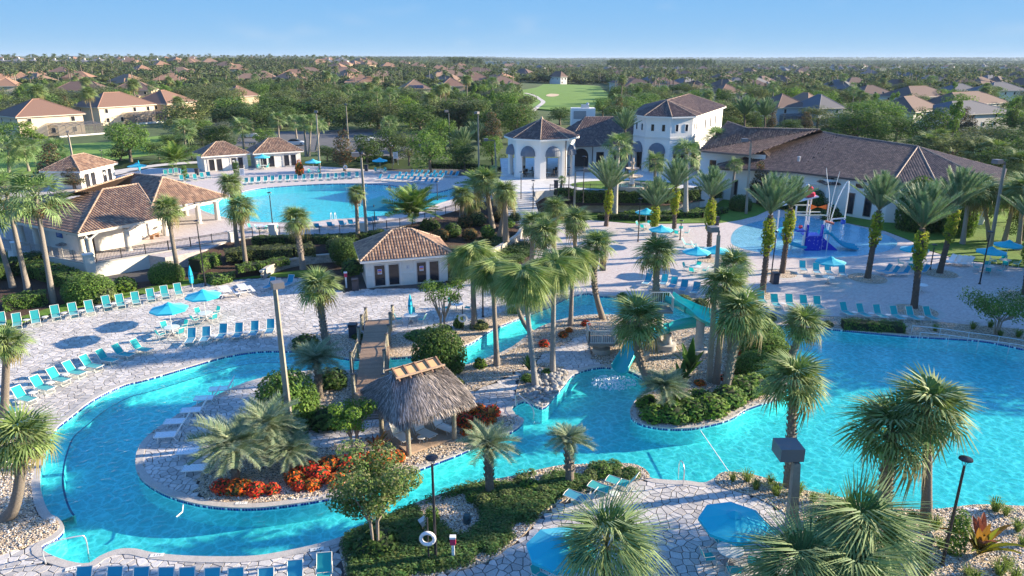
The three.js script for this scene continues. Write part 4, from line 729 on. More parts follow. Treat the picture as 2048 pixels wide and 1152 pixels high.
loungerRow('blue', [[163,1196],[224,1196],[278,1197],[328,1198],[371,1198],[422,1199],[470,1199],[531,1199],[590,1182]],0,[0.1,1],['lounger at the bottom edge below the lagoon', 'left'], 'loungers at the bottom edge');
putLounger('teal', G(648,1166), [0.12,1], 'turquoise lounger at the bottom edge beside the planted bed', 'loungers at the bottom edge');
loungerRow('strap', [[450,786],[421,805],[396,829],[364,852],[346,879],[391,912],[404,946]],0,[-0.97,0.2],['white strap lounger on the island tip', 'back'], 'white strap loungers on the island');
putLounger('white', G(800,880), [0.62,0.78], 'white lounger under the thatched roof, left of the small table'); putLounger('white', G(846,873), [0.75,0.66], 'white lounger under the thatched roof, middle of three'); putLounger('white', G(884,862), [0.78,0.62], 'white lounger under the thatched roof, nearest the red flowers');
loungerRow('teal', [[1212,990],[1248,978]],0,[-0.85,-0.5],['teal lounger on the front flagstones by the planted bed', 'left'], 'loungers on the front flagstones');
putLounger('blue', G(1165,1008), [-0.85,-0.5], 'blue lounger half hidden behind the big fan palm'); putLounger('teal', G(1545,1078), [-0.6,-0.8], 'teal lounger at the foot of the big square lamp');
loungerRow('blue', [[540,578],[578,573]],0,[-0.3,1],['blue lounger beside the stone retaining wall', 'left'], 'loungers beside the stone wall');
{ // little white side tables between the loungers
let proto;
const put = (x, y, level, label) => {
const p = G(x, y, level);
if (proto) return copyOf(proto, label, p, 0,1, 'side tables between loungers');
const t = proto = thing('side_table', label, 'table', p, 0, 'side tables between loungers');
new MB().color([0.72,0.70,0.66]).lathe([[0.001,0.43],[0.25,0.43],[0.265,0.45],[0.25,0.47],[0.001,0.475]],0,0,16).build('table_top', MAT.paint, t);
for (let i = 0; i < 3; i++) { const a = i * 2.094; new MB().color([0.7,0.68,0.64]).tube([V(0.05 * Math.cos(a), 0.43,0.05 * Math.sin(a)), V(0.24 * Math.cos(a), 0,0.24 * Math.sin(a))],0.018,5).build('leg', MAT.paint, t); }
return t;
};
[[55,649],[92,643],[130,635],[164,630],[198,622],[228,616],[258,612],[317,600]].forEach(([x, y], i) => put(x, y, 0, `small white table between turquoise loungers on the lawn strip, ${NTH[i]} from the left`));
[[68,797],[102,777],[134,760],[166,747],[265,713]].forEach(([x, y], i) => put(x, y, 0, `small white table between loungers on the left bank, ${NTH[i]} from the front`));
[[428,681],[461,677],[493,674],[525,670]].forEach(([x, y], i) => put(x, y, 0, `small white table between the blue loungers facing the lagoon, ${NTH[i]} from the left`));
[[1708,634],[1741,636],[1775,639],[1808,642],[1841,643],[1565,616],[1622,620]].forEach(([x, y], i) => put(x, y, 0, `small table between teal loungers on the right bank, ${NTH[i]} of the seven`));
put(843,888,0, 'small round side table under the thatched roof'); put(1228,1002,0, 'small table between the two teal loungers on the front flagstones');
}
function parasol(p, label, r = 1.5, h = 2.35, open = true, col = [0.003,0.60,0.80]) {
const t = thing('parasol', label, 'parasol', p), pole = new MB();
pole.color([0.75,0.74,0.7]).tube([V(0,0.0,0), V(0, open ? h + 0.5 : 2.5,0)],0.025,8).build('pole', MAT.paint, t);
new MB().color([0.25,0.25,0.26]).lathe([[0.26,0],[0.26,0.05],[0.08,0.1],[0.05,0.3]],0,0,14).build('base', MAT.paint, t);
const c = new MB().color(col), v = new MB().color(shade(col, 0.95));
if (open) {
const at = (k, s, dy = 0) => { const a = k / 8 * 6.2832 + 0.2; return V(r * s * Math.cos(a), h + 0.48 * (1 - s) - 0.05 * Math.sin(Math.PI * s) + dy, r * s * Math.sin(a)); };
for (let k = 0; k < 8; k++) {
for (let j = 1; j < 6; j++) { const a = j / 6, b = (j + 1) / 6; c.quad(at(k, a), at(k + 1, a), at(k + 1, b), at(k, b)); }
c.quad(at(k, 1), at(k + 1,1), at(k + 1,1,-0.14), at(k, 1,-0.14));
v.tri(V(0, h + 0.58,0), at(k, 0.24,0.05), at(k + 1,0.24,0.05));
}
const canopy = c.build('canopy', MAT.fabric, t); v.build('vent_cap', MAT.fabric, canopy);
for (let k = 0; k < 8; k++) { const e = at(k, 0.97,-0.09), i0 = V(0, h + 0.3,0); new MB().color([0.7,0.68,0.65]).tube([i0, e],0.012,4).build('rib', MAT.paint, canopy); }
} else {
for (let k = 0; k < 10; k++) for (let j = 0; j < 6; j++) { const q = (i, s) => { const a = i / 10 * 6.2832, w = [0.03,0.11,0.17,0.2,0.22,0.19,0.15][s] * (i % 2 ? 0.72 : 1.1); return V(w * Math.cos(a), 2.62 - s * 0.3, w * Math.sin(a)); }; c.quad(q(k, j), q(k + 1, j), q(k + 1, j + 1), q(k, j + 1)); }
const canopy = c.build('canopy', MAT.fabric, t); new MB().color([0.02,0.16,0.2]).lathe([[0.2,1.55],[0.215,1.6],[0.2,1.65]],0,0,10).build('tie', MAT.fabric, canopy);
}
return t;
}
const tableProto = { t: null, c: null };
function diningTable(p, label, r = 0.6) {
if (tableProto.t) return copyOf(tableProto.t, label, p, 0, r / 0.6);
const t = tableProto.t = thing('patio_table', label, 'table', p);
new MB().color([0.66,0.68,0.70]).lathe([[0.03,0.7],[0.59,0.7],[0.61,0.715],[0.59,0.735],[0.001,0.74]],0,0,24).build('table_top', MAT.plastic, t);
new MB().color([0.7,0.69,0.66]).lathe([[0.06,0.05],[0.05,0.7]],0,0,10).build('column', MAT.paint, t);
for (let i = 0; i < 4; i++) { const a = i * 1.571 + 0.6; new MB().color([0.7,0.69,0.66]).tube([V(0,0.28,0), V(0.3 * Math.cos(a), 0.1,0.3 * Math.sin(a)), V(0.42 * Math.cos(a), 0.0,0.42 * Math.sin(a))],0.022,5).build('leg', MAT.paint, t); }
return t;
}
function patioChair(p, face, label, group) {
const turn = Math.atan2(-face[1], face[0]);
if (tableProto.c) return copyOf(tableProto.c, label, p, turn, 1, group);
const t = tableProto.c = thing('patio_chair', label, 'chair', p, turn, group), f = new MB().color(FRAME), w = 0.27;
for (const s of [-1,1]) { const z = s * w; f.tube([V(-0.42,0.92, z), V(-0.24,0.42, z), V(0.24,0.44, z), V(0.28,0, z)],0.017,5).tube([V(-0.30,0.62, z), V(0.2,0.64, z), V(0.24,0.44, z)],0.017,5).tube([V(-0.24,0.42, z), V(-0.34,0, z)],0.017,5); }
f.tube([V(-0.42,0.92,-w), V(-0.42,0.92, w)],0.017,5); f.build('frame', MAT.paint, t);
new MB().color(TEAL).quad(V(-0.23,0.425,-w), V(0.24,0.45,-w), V(0.24,0.45, w), V(-0.23,0.425, w)).build('seat_sling', MAT.fabric, t);
new MB().color(TEAL).quad(V(-0.415,0.91,-w), V(-0.245,0.45,-w), V(-0.245,0.45, w), V(-0.415,0.91, w)).build('back_sling', MAT.fabric, t);
return t;
}
function diningSet(px, py, level, where, o = {}) {
const p = G(px, py, level); diningTable(p, `round patio table ${where}`);
if (o.parasol) parasol(p, `${o.parasol === 'closed' ? 'folded' : 'open'} turquoise parasol ${where}`, o.r ?? 1.5, o.h ?? 2.35, o.parasol !== 'closed');
(o.chairs ?? [0.6,2.1,3.8,5.2]).forEach((a, i) => { const q = p.clone().add(V(1.02 * Math.cos(a), 0,1.02 * Math.sin(a))); patioChair(q, [-Math.cos(a + (i % 2 ? 0.2 : -0.15)), -Math.sin(a)], `patio chair at the table ${where}, ${['right front', 'front', 'left rear', 'rear'][i] ?? 'extra'} seat`, 'patio chairs round their tables'); });
}
diningSet(346,670,0, 'nearer the lagoon of the two left parasols', { parasol: 'open' });
diningSet(413,641,0, 'farther of the two left parasols', { parasol: 'open' });
diningSet(1458,1125,0, 'on the front flagstones by the big lamp', { parasol: 'open', r: 1.55, h: 2.2, chairs: [-0.9,0.4,1.7,3.0,4.6] });
diningSet(1120,1190,0, 'behind the big fan palm at the bottom', { parasol: 'open', r: 1.5, h: 2.4, chairs: [0.6,3.8] });
diningSet(822,645,0, 'right of the footbridge', { parasol: 'closed', chairs: [0.3,3.0,4.7] });
diningSet(914,622,0, 'beside the small tree right of the footbridge', { chairs: [0.2,2.9,4.2] });
diningSet(1291,458,0, 'at the lawn edge below the stone wall', { parasol: 'open' });
diningSet(1390,545,0, 'behind the blue loungers on the far bank', { parasol: 'open' });
diningSet(1655,567,0, 'on the paver deck right of the splash pad', { parasol: 'open', chairs: [] });
diningSet(1822,537,0, 'between the ringed date palms', { parasol: 'open', h: 2.2 });
diningSet(1974,545,0, 'left of the two right hand parasols', { parasol: 'open' });
diningSet(2008,532,0, 'right of the two right hand parasols', { parasol: 'open', h: 2.45 });
diningSet(1357,470,0, 'beside the short black bollard light', { chairs: [0.5,2,3.6,5.1] });
diningSet(1840,583,0, 'bare, in front of the ringed palms', { chairs: [] });
diningSet(527,338, UP, 'before the right pool house', { parasol: 'open' });
diningSet(628,349, UP, 'by the pole right of the pool houses', { parasol: 'open' });
diningSet(761,346, UP, 'at the corner of the upper pool', { parasol: 'open' });
diningSet(518,462, UP, 'inside the fence below the thin lamp post', { chairs: [0.5,3.4] });
diningSet(535,463, UP, 'inside the fence left of the white pillar', { chairs: [0.2,3] });
parasol(G(1320,490,0), 'open turquoise parasol behind the fern covered date trunk', 1.5,2.0);
parasol(G(1428,535,0), 'open turquoise parasol mostly hidden by the fan palm right of the slim trunk', 1.5,2.0);
parasol(G(278,357, UP), 'open turquoise parasol left of the pool houses', 1.6,2.3); parasol(G(281,349, UP), 'folded turquoise parasol left of the pool houses', 1,2.3, false);
parasol(G(386,582,0), 'folded turquoise parasol at the end of the lounger row', 1,2.3, false);
[[1305,470,0.2],[1312,469,2.8]].forEach(([x, y, a], i) => patioChair(G(x, y), [Math.cos(a), Math.sin(a)], `teal patio chair before the lawn edge parasol, ${NTH[i]} from the left`, 'patio chairs round their tables'));
{ // cantilever sail shade over the near edge of the upper pool
const t = thing('shade_sail', 'blue cantilever shade over the near edge of the upper pool', 'shade', G(738,452, UP)), c = new MB().color([0.012,0.30,0.46]);
const pts = [V(-0.9,3.1,0.5), V(0.2,2.2,1.2), V(4.2,2.0,0.6), V(2.0,3.9,-0.6)]; c.tri(pts[0], pts[1], pts[2]).tri(pts[0], pts[2], pts[3]); c.build('canopy', MAT.fabric, t);
for (const x of [-0.4,0.9]) new MB().color([0.05,0.05,0.06]).tube([V(x, 0,0.6), V(x, 2.9,0.6)],0.06,6).build('post', MAT.paint, t);
}
function picnic(p, turn, label) { // white slatted picnic table with benches
const t = thing('picnic_table', label, 'table', p, turn); const W = [0.80,0.80,0.81];
for (let i = 0; i < 4; i++) new MB().color(W).box(0,0.76, (i - 1.5) * 0.21,2.1,0.05,0.19).build('table_board', MAT.paint, t);
for (const s of [-1,1]) { for (let i = 0; i < 2; i++) new MB().color(W).box(0,0.45, s * (0.72 + i * 0.16), 2.1,0.05,0.14).build('bench_board', MAT.paint, t); for (const x of [-0.75,0.75]) new MB().color(W).beam(V(x, 0.74, s * 0.15), V(x, 0, s * 0.6), 0.09,0.05).build('leg', MAT.paint, t); }
for (const x of [-0.75,0.75]) new MB().color(W).box(x, 0.41,0,0.09,0.07,1.7).build('cross_bar', MAT.paint, t);
}
picnic(G(452,592), -1.0, 'white picnic table left of the pair by the folded parasol'); picnic(G(487,588), -1.0, 'white picnic table right of the pair by the folded parasol');

// ---------------------------------------------------------------- lights
function poleLamp(base, top, label, arm = [0.7,0.1], size = 0.62, wide = 1, yaw, col = [0.62,0.58,0.50]) { // tapered square concrete pole with a square lamp on an arm
const t = thing('pole_lamp', label, 'lamp', base), d = top.clone().sub(base), m = new MB().color(col), n = 10, pts = [];
const b0 = 0.17 * wide, b1 = 0.10 * wide, q = (c, r, i, j) => V(c.x + i * r, c.y, c.z + j * r), A = [[-1,1],[1,1],[1,-1],[-1,-1]];
for (let i = 0; i < 4; i++) { const [a, b] = [A[i], A[(i + 1) % 4]]; m.quad(q(V(0,-0.1,0), b0, ...a), q(V(0,-0.1,0), b0, ...b), q(d, b1, ...b), q(d, b1, ...a)); }
m.quad(q(d, b1,-1,1), q(d, b1,1,1), q(d, b1,1,-1), q(d, b1,-1,-1)); m.build('pole', MAT.concrete, t);
const h = d.clone().add(V(arm[0],0.35, arm[1])); new MB().color([0.10,0.10,0.11]).beam(V(d.x, d.y - 0.1, d.z), V(d.x, d.y + 0.3, d.z), 0.1,0.1).beam(V(d.x, d.y + 0.3, d.z), h, 0.07,0.16).build('arm', MAT.paint, t);
const a = yaw ?? Math.atan2(-arm[1], arm[0]); new MB().color([0.16,0.155,0.165]).box(h.x, h.y + 0.08, h.z, size, size * 0.58, size, a).build('lamp_head', MAT.paint, t);
return t;
}
const lampAt = (bx, by, tx, ty, level, label, arm, size, wide, yaw) => { const b = G(bx, by, level), t = atZ(tx, ty, b.z); t.x = lerp(t.x, b.x, 0.15); return poleLamp(b, t, label, arm, size, wide, yaw); };
lampAt(583,880,550,578,0, 'tall pale concrete pole with a square lamp on the island', [0.35,0.55],0.62);
lampAt(1580,1080,1591,925,0, 'near concrete pole with a big dark square lamp at the lower right', [-0.28,-0.4],1.1,1.5,0.02);
lampAt(1418,765,1436,470,0, 'concrete pole with a square lamp on the slide bed', [-0.45,0.1],0.6);
lampAt(734,476,722,316, UP, 'concrete pole with a square lamp before the upper pool', [-0.6,0.2],0.8);
lampAt(640,348,633,228, UP, 'thin tall pole right of the pool houses', [0.05,0.3],0.6);
lampAt(958,346,956,230, UP, 'tall pole left of the octagonal pavilion', [-0.2,0.3],0.7);
lampAt(993,350,989,284, UP, 'pole with arm and lamp beside the octagonal pavilion', [-1.6,0.2],0.75);
lampAt(1148,425,1151,346,0.6, 'pole with an arm and square lamp before the clubhouse plaza', [1.6,0],0.9);
lampAt(1492,428,1501,286,0, 'tall pole before the right wing of the clubhouse', [-1.0,0.1],0.8);
lampAt(1978,510,2008,330,0, 'leaning tall pole with a square lamp at the right edge', [-1.1,0.3],0.8);
lampAt(152,352,136,268, UP, 'white pole behind the left washingtonia palms', [0.1,0.2],0.5);
lampAt(697,290,692,212,1.4, 'thin pole behind the parking lot trees', [0.05,0.3],0.6);
lampAt(901,300,897,226,1.4, 'thin pole among the trees right of the parking lot', [-0.5,0.2],0.8);
lampAt(1565,258,1568,232,0.5, 'distant pole behind the clubhouse roof, left one', [0.05,0.2],0.7); lampAt(1730,276,1733,241,0.5, 'distant pole behind the clubhouse roof, right one', [0.05,0.2],0.7);
let postProto;
function lampPost(bx, by, ty, level, label, h0) { // black post with a round hooded head
const b = G(bx, by, level), h = h0 ?? atZ(bx, ty, b.z).y - b.y;
const t = thing('lamp_post', label, 'lamp', b, 0, 'black lamp posts');
new MB().color([0.025,0.025,0.03]).tube([V(0,-0.05,0), V(0, h - 0.42,0)],[0.075,0.055],8).build('post', MAT.paint, t);
new MB().color([0.03,0.03,0.035]).lathe([[0.13,0],[0.13,0.08],[0.08,0.14]],0,0,10).build('base', MAT.paint, t);
const hd = new MB().color([0.04,0.04,0.05]).lathe([[0.05, h - 0.14],[0.29, h - 0.1],[0.27, h - 0.04],[0.06, h + 0.02],[0.001, h + 0.03]],0,0,14).build('lamp_head', MAT.metal, t);
for (let i = 0; i < 3; i++) { const a = i * 2.094; new MB().color([0.03,0.03,0.035]).tube([V(0.03 * Math.cos(a), h - 0.44,0.03 * Math.sin(a)), V(0.2 * Math.cos(a), h - 0.12,0.2 * Math.sin(a))],0.012,4).build('head_arm', MAT.paint, hd); }
return t;
}
lampPost(1884,1132,915,0, 'black lamp post on the gravel at the lower right corner');
lampPost(872,1124,912,0, 'black lamp post in the foreground bed behind the ring buoy');
lampPost(411,572,440,0, 'thin black lamp post by the terrace wall'); lampPost(547,466,384, UP, 'black lamp post before the upper pool');
lampPost(875,400,362, UP, 'black lamp post at the right end of the upper pool'); lampPost(966,634,545,0, 'black lamp post behind the ribbon palms');
lampPost(1042,405,343,2, 'black lamp post left of the clubhouse stair'); lampPost(1066,420,360,1.5, 'black lamp post on the clubhouse stair'); lampPost(1137,400,334,2.4, 'black lamp post at the plaza hedge'); lampPost(1166,405,312,2, 'taller black lamp post before the octagonal pavilion');
lampPost(1276,483,396,0, 'black lamp post on the pavers left of the lawn edge parasol'); lampPost(1541,564,462,0, 'black lamp post beside the litter bin on the pavers'); lampPost(1959,568,462,0, 'black lamp post left of the two right hand parasols'); lampPost(1860,540,488,0, 'black lamp post beside the ringed date palm'); lampPost(209,345,300, UP, 'thin black lamp post before the pump house'); lampPost(516,335,285, UP, 'thin lamp post between the pool houses'); lampPost(785,338,290, UP, 'thin dark lamp post at the corner of the upper pool');
lampPost(1360,480,440,0, 'short black bollard light on the pavers');

// ---------------------------------------------------------------- bridge, thatched shelter, slide
{
const t = thing('footbridge', 'timber footbridge with round rope hung posts over the lagoon', 'bridge'), a = G(757,643,0.25), b = G(742,792,0.5), e = G(728,838,0.05), R = rng(61), w = 1.05;
const dir = b.clone().sub(a), n = Math.round(dir.length() / 0.155), s = V(-dir.z, 0, dir.x).normalize();
for (let i = 0; i < n; i++) {
const u = (i + 0.5) / n, p = a.clone().lerp(b, u); p.y = 0.3 + 0.42 * Math.sin(Math.PI * Math.min(1, u * 1.05)) + 0.1; const k = 0.85 + R() * 0.25;
new MB().color([0.40 * k, 0.27 * k, 0.185 * k]).beam(p.clone().addScaledVector(s, -w), p.clone().addScaledVector(s, w), 0.14,0.05).build('deck_board', MAT.wood, t);
}
const ed = e.clone().sub(b); for (let i = 0; i < 9; i++) { const p = b.clone().lerp(e, (i + 0.6) / 9); p.y = 0.46 - i * 0.05; const k = 0.8 + R() * 0.3; new MB().color([0.30 * k, 0.235 * k, 0.185 * k]).beam(p.clone().addScaledVector(s, -w), p.clone().addScaledVector(s, w), 0.3,0.06).build('step_board', MAT.wood, t); }
for (const q of [-1,1]) { new MB().color([0.28,0.21,0.16]).beam(a.clone().addScaledVector(s, q * w).setY(0.3), b.clone().addScaledVector(s, q * w).setY(0.42), 0.08,0.24).build('stringer', MAT.wood, t); }
const poles = { left: [[733,645,620],[725,660,631],[719,690,655],[715,716,683],[705,752,697],[709,800,722],[716,842,785]], right: [[786,640,618],[782,662,626],[779,690,650],[775,712,668],[771,748,690],[769,800,708],[766,850,742]] };
for (const side of Object.keys(poles)) {
const tops = [];
for (const [x, y0, y1] of poles[side]) { const p = G(x, Math.min(y0,846), 0), h = Math.min(1.9, Math.max(1.35, atZ(x, y1, p.z).y)), k = 0.85 + R() * 0.3; const pole = new MB().color([0.44 * k, 0.41 * k, 0.31 * k]).tube([V(p.x, -1.1, p.z), V(p.x, h, p.z)],0.14,9).build('post', MAT.bark, t); new MB().color([0.10,0.09,0.085]).lathe([[0.15,0],[0.15,0.05],[0.02,0.1]], p.x, p.z, 9, h).build('post_cap', MAT.paint, pole); tops.push(V(p.x, h, p.z)); }
for (const [f, r] of [[0.92,0.028],[0.62,0.022],[0.34,0.022]]) for (let i = 0; i + 1 < tops.length; i++) { const p = tops[i], q = tops[i + 1], pt = Array.from({ length: 7 }, (_, k) => { const u = k / 6; return V(lerp(p.x, q.x, u), lerp(p.y, q.y, u) * f - 0.12 * Math.sin(Math.PI * u), lerp(p.z, q.z, u)); }); new MB().color([0.50,0.45,0.34]).tube(pt, r, 5).build('rope', MAT.mottled, t); }
const net = new MB().color([0.42,0.39,0.30]); for (let i = 0; i + 1 < tops.length; i++) for (let k = 0; k < 12; k++) { const p = tops[i].clone().lerp(tops[i + 1], k / 12), q = tops[i].clone().lerp(tops[i + 1], Math.min(1, (k + 2.4) / 12)); net.beam(V(p.x, p.y * 0.9 - 0.08, p.z), V(q.x, 0.45, q.z), 0.012,0.012).beam(V(q.x, q.y * 0.9 - 0.08, q.z), V(p.x, 0.45, p.z), 0.012,0.012); } net.build('netting', MAT.mottled, t, 'stuff');
}
}
{
const t = thing('thatched_shelter', 'open shelter with a shaggy grey palm thatch roof on four log posts', 'shelter'), R = rng(71);
const A = G(818,912), B = G(909,880), D = G(764,868), C = V(B.x + D.x - A.x, 0, B.z + D.z - A.z), mid = A.clone().add(B).add(C).add(D).multiplyScalar(0.25), H = 2.5;
for (const p of [A, B, C, D]) new MB().color([0.42,0.38,0.29]).tube([V(p.x, -0.05, p.z), V(p.x, H + 0.5, p.z)],[0.15,0.13],9).build('post', MAT.bark, t);
const slab = [A, B, C, D].map((p) => mid.clone().lerp(p, 0.98)); new MB().color([0.95,0.72,0.55]).flat(slab, 0.14).skirt(slab, -0.03,0.14).build('floor_slab', MAT.concrete, t);
const ex = B.clone().sub(A).normalize(), ez = D.clone().sub(A).normalize(), w = A.distanceTo(B) / 2 + 0.95, d = A.distanceTo(D) / 2 + 0.95, rl = 1.45, top = 4.6, eave = 2.75;
const at = (x, y, z) => mid.clone().addScaledVector(ex, x).addScaledVector(ez, z).setY(y);
const side = [[[-w, -d],[w, -d],[rl, 0],[-rl, 0]],[[w, -d],[w, d],[rl, 0],[rl, 0]],[[w, d],[-w, d],[-rl, 0],[rl, 0]],[[-w, d],[-w, -d],[-rl, 0],[-rl, 0]]];
const body = new MB().color([0.11,0.095,0.085]), straw = new MB();
const bulge = (u, v) => 0.10 * Math.sin(Math.PI * v) ;
for (const [p, q, r, s] of side) {
const surf = (u, v) => { const a = [lerp(p[0], q[0], u), lerp(p[1], q[1], u)], b = [lerp(s[0], r[0], u), lerp(s[1], r[1], u)], round = 1 - 0.05 * Math.pow(Math.abs(2 * u - 1), 4) * (1 - v); return at(lerp(a[0], b[0], v) * round, lerp(eave, top, v) + bulge(u, v), lerp(a[1], b[1], v) * round); };
for (let i = 0; i < 8; i++) for (let j = 0; j < 6; j++) body.quad(surf(i / 8, j / 6), surf((i + 1) / 8, j / 6), surf((i + 1) / 8, (j + 1) / 6), surf(i / 8, (j + 1) / 6));
for (let k = 0; k < 5200; k++) {
const u = R(), v = Math.pow(R(), 0.9) * 1.02, tp = surf(u, Math.min(1, v + 0.03)), lo = surf(clamp(u + (R() - 0.5) * 0.05), Math.max(-0.02, v - 0.15 - R() * 0.1)), o = tp.clone().sub(mid).setY(0).normalize();
tp.addScaledVector(o, 0.02); tp.y += 0.03; lo.addScaledVector(o, 0.06 + R() * 0.2); lo.y += 0.05 - (v < 0.12 ? 0.22 + R() * 0.26 : 0);
const sd = V(-o.z, 0, o.x).multiplyScalar(0.03 + R() * 0.035), c = 0.25 + R() * R() * 1.9; straw.color([0.40 * c, 0.35 * c, 0.325 * c]);
straw.tri(tp.clone().add(sd), tp.clone().sub(sd), lo);
}
}
const roof = body.build('roof', MAT.matte, t); straw.build('thatch', MAT.matte, roof, 'stuff');
const rc = new MB().color([0.62,0.36,0.18]); for (const q of [-1,1]) rc.quad(at(-rl - 0.1, top + 0.26,0), at(rl + 0.1, top + 0.26,0), at(rl + 0.1, top - 0.06, q * 0.62), at(-rl - 0.1, top - 0.06, q * 0.62)); rc.build('ridge_cover', MAT.matte, roof);
for (const z of [-0.64,0.64]) new MB().color([0.60,0.42,0.28]).beam(at(-rl - 0.15, top - 0.0, z), at(rl + 0.2, top - 0.0, z), 0.09,0.1).build('ridge_pole', MAT.wood, roof);
for (let i = 0; i < 5; i++) { const x = lerp(-rl, rl, i / 4); for (const q of [-1,1]) new MB().color([0.34,0.2,0.13]).beam(at(x, top + 0.36,-q * 0.06), at(x, top - 0.14, q * 0.85), 0.09,0.07).build('ridge_stake', MAT.wood, roof); }
}
{
const t = thing('water_slide', 'winding turquoise open flume slide that drops into the plunge basin', 'slide'), TQ = [0.02,0.50,0.52];
const way = [[1332,-53.5,3.6],[1350,-53,3.4],[1380,-52,3.1],[1412,-51,2.75],[1428,-50.9,2.4],[1420,-52.0,2.15],[1395,-52.5,1.9],[1345,-52.4,1.6],[1305,-51.4,1.3],[1280,-50.3,0.95],[1262,-49.2,0.55],[1247,-47.9,0.0]].map(([x, z, h]) => atZ(x, 640, z).setY(h));
const c = new THREE.CatmullRomCurve3(way, false, 'centripetal'), N = 66, M = 12, in_ = new MB().color(TQ), P = c.getPoints(N), Tn = P.map((_, i) => P[Math.min(N, i + 1)].clone().sub(P[Math.max(0, i - 1)]).normalize());
const ring = (i, r) => { const s = V(-Tn[i].z, 0, Tn[i].x).normalize(), u = s.clone().cross(Tn[i]).normalize(); if (u.y < 0) u.negate(); const nx = Tn[Math.min(N, i + 3)], pv = Tn[Math.max(0, i - 3)], turn = (pv.x * nx.z - pv.z * nx.x) * 1.1; return Array.from({ length: M + 1 }, (_, k) => { const a = Math.PI * (1.12 * k / M - 0.06) + Math.PI + clamp(turn, -0.5,0.5); return P[i].clone().addScaledVector(s, Math.cos(a) * r).addScaledVector(u, r * 0.9 + Math.sin(a) * r); }); };
const part = (i0, i1) => { const m = new MB().color(TQ); for (let i = i0; i < i1; i++) { const A = ring(i, 0.62), B = ring(i + 1,0.62); for (let k = 0; k < M; k++) m.quad(A[k], A[k + 1], B[k + 1], B[k]); } for (const e of [i0, i1]) m.tube(ring(e, 0.65), 0.05,5); for (const k of [0, M]) m.tube(Array.from({ length: i1 - i0 + 1 }, (_, q) => ring(i0 + q, 0.64)[k]), 0.035,5); return m.build('flume_section', MAT.plastic, t); };
for (let i = 0; i < N; i += 11) part(i, i + 11);
for (const [x, z, h, r] of [[P[16].x, P[16].z, 2.9,0.33],[P[43].x, P[43].z, 1.4,0.3],[P[53].x, P[53].z, 0.85,0.2]]) { const p = new MB().color([0.95,0.93,0.9]).lathe([[0.75,0],[0.75,0.5],[0.45,0.55],[r, 0.9],[r, h]], x, z, 14).build('pedestal', MAT.concrete, t); new MB().color([0.25,0.25,0.26]).box(x, 0.66, z, 0.9,0.06,0.12).box(x, 0.66, z, 0.12,0.06,0.9).build('anchor_plate', MAT.metal, p); }
// stair landing with a railing
const st = thing('slide_stair', 'grey stair and railed landing that leads up to the water slide', 'stair'), L0 = G(1200,705), gy = [0.52,0.50,0.46], rail = [0.60,0.58,0.53];
new MB().color(gy).box(L0.x, 1.0, L0.z, 2.1,0.16,1.9).build('landing', MAT.concrete, st);
new MB().color([0.9,0.88,0.84]).lathe([[0.7,0],[0.7,0.42],[0.32,0.5],[0.28,0.95]], L0.x + 0.1, L0.z, 14).build('pedestal', MAT.concrete, st);
const rl = (a, b) => { const m = new MB().color(rail), n = Math.round(a.distanceTo(b) / 0.17); m.beam(a.clone().setY(a.y + 1.1), b.clone().setY(b.y + 1.1), 0.06,0.06).beam(a.clone().setY(a.y + 0.12), b.clone().setY(b.y + 0.12), 0.05,0.05); for (let i = 0; i <= n; i++) { const p = a.clone().lerp(b, i / n); m.beam(p.clone().setY(p.y + 0.1), p.clone().setY(p.y + 1.1), i % 6 ? 0.03 : 0.07, i % 6 ? 0.03 : 0.07); } m.build('railing', MAT.paint, st); };
const q = (x, z) => V(L0.x + x, 1.06, L0.z + z); rl(q(-1,0.9), q(1,0.9)); rl(q(-1,0.9), q(-1,-0.9)); rl(q(-1,-0.9), q(1,-0.9));
for (let i = 0; i < 9; i++) new MB().color(gy).box(L0.x + 1.25 + i * 0.32,1.2 + i * 0.24, L0.z - 0.1 - i * 0.1,0.34,0.07,1.3).build('step', MAT.concrete, st);
const e0 = q(1.05,0.6), e1 = q(4.1,-0.3); e1.y = 3.3; rl(e0, e1); const f0 = q(1.05,-0.75), f1 = q(4.1,-1.6); f1.y = 3.3; rl(f0, f1);
for (const z of [0.58,-0.74]) new MB().color(gy).beam(V(L0.x + 1.05,1.0, L0.z + z), V(L0.x + 4.1,3.15, L0.z + z - 0.9), 0.1,0.3).build('stringer', MAT.concrete, st);
new MB().color(gy).box(L0.x + 4.8,3.2, L0.z - 1.1,1.6,0.14,1.6).build('top_platform', MAT.concrete, st);
new MB().color([0.9,0.88,0.84]).lathe([[0.6,0],[0.6,0.4],[0.28,0.5],[0.25,3.1]], L0.x + 4.8, L0.z - 1.1,12).build('pedestal', MAT.concrete, st);
for (const [a, b] of [[[4.05,-1.9],[5.6,-1.9]],[[5.6,-1.9],[5.6,-0.35]]]) { const A = q(...a), B = q(...b); A.y = B.y = 3.25; rl(A, B); }
const foam = new MB(), R = rng(5), fp = G(1232,752); for (let i = 0; i < 420; i++) { const a = R() * 6.28, r = Math.pow(R(), 0.7) * 1.3, k = 0.02 + R() * 0.05; foam.color([0.85,0.9,0.92]).add(new THREE.IcosahedronGeometry(k, 0), new THREE.Matrix4().makeTranslation(fp.x - 0.3 + r * Math.cos(a) * 1.25,-0.12 + R() * 0.05 + 0.16 * Math.exp(-r * 2) * R(), fp.z + 0.9 + r * Math.sin(a))); }
const f = foam.build('splash_foam', MAT.matte); f.userData = { kind: 'stuff', label: 'white splash where the slide meets the water' };
}
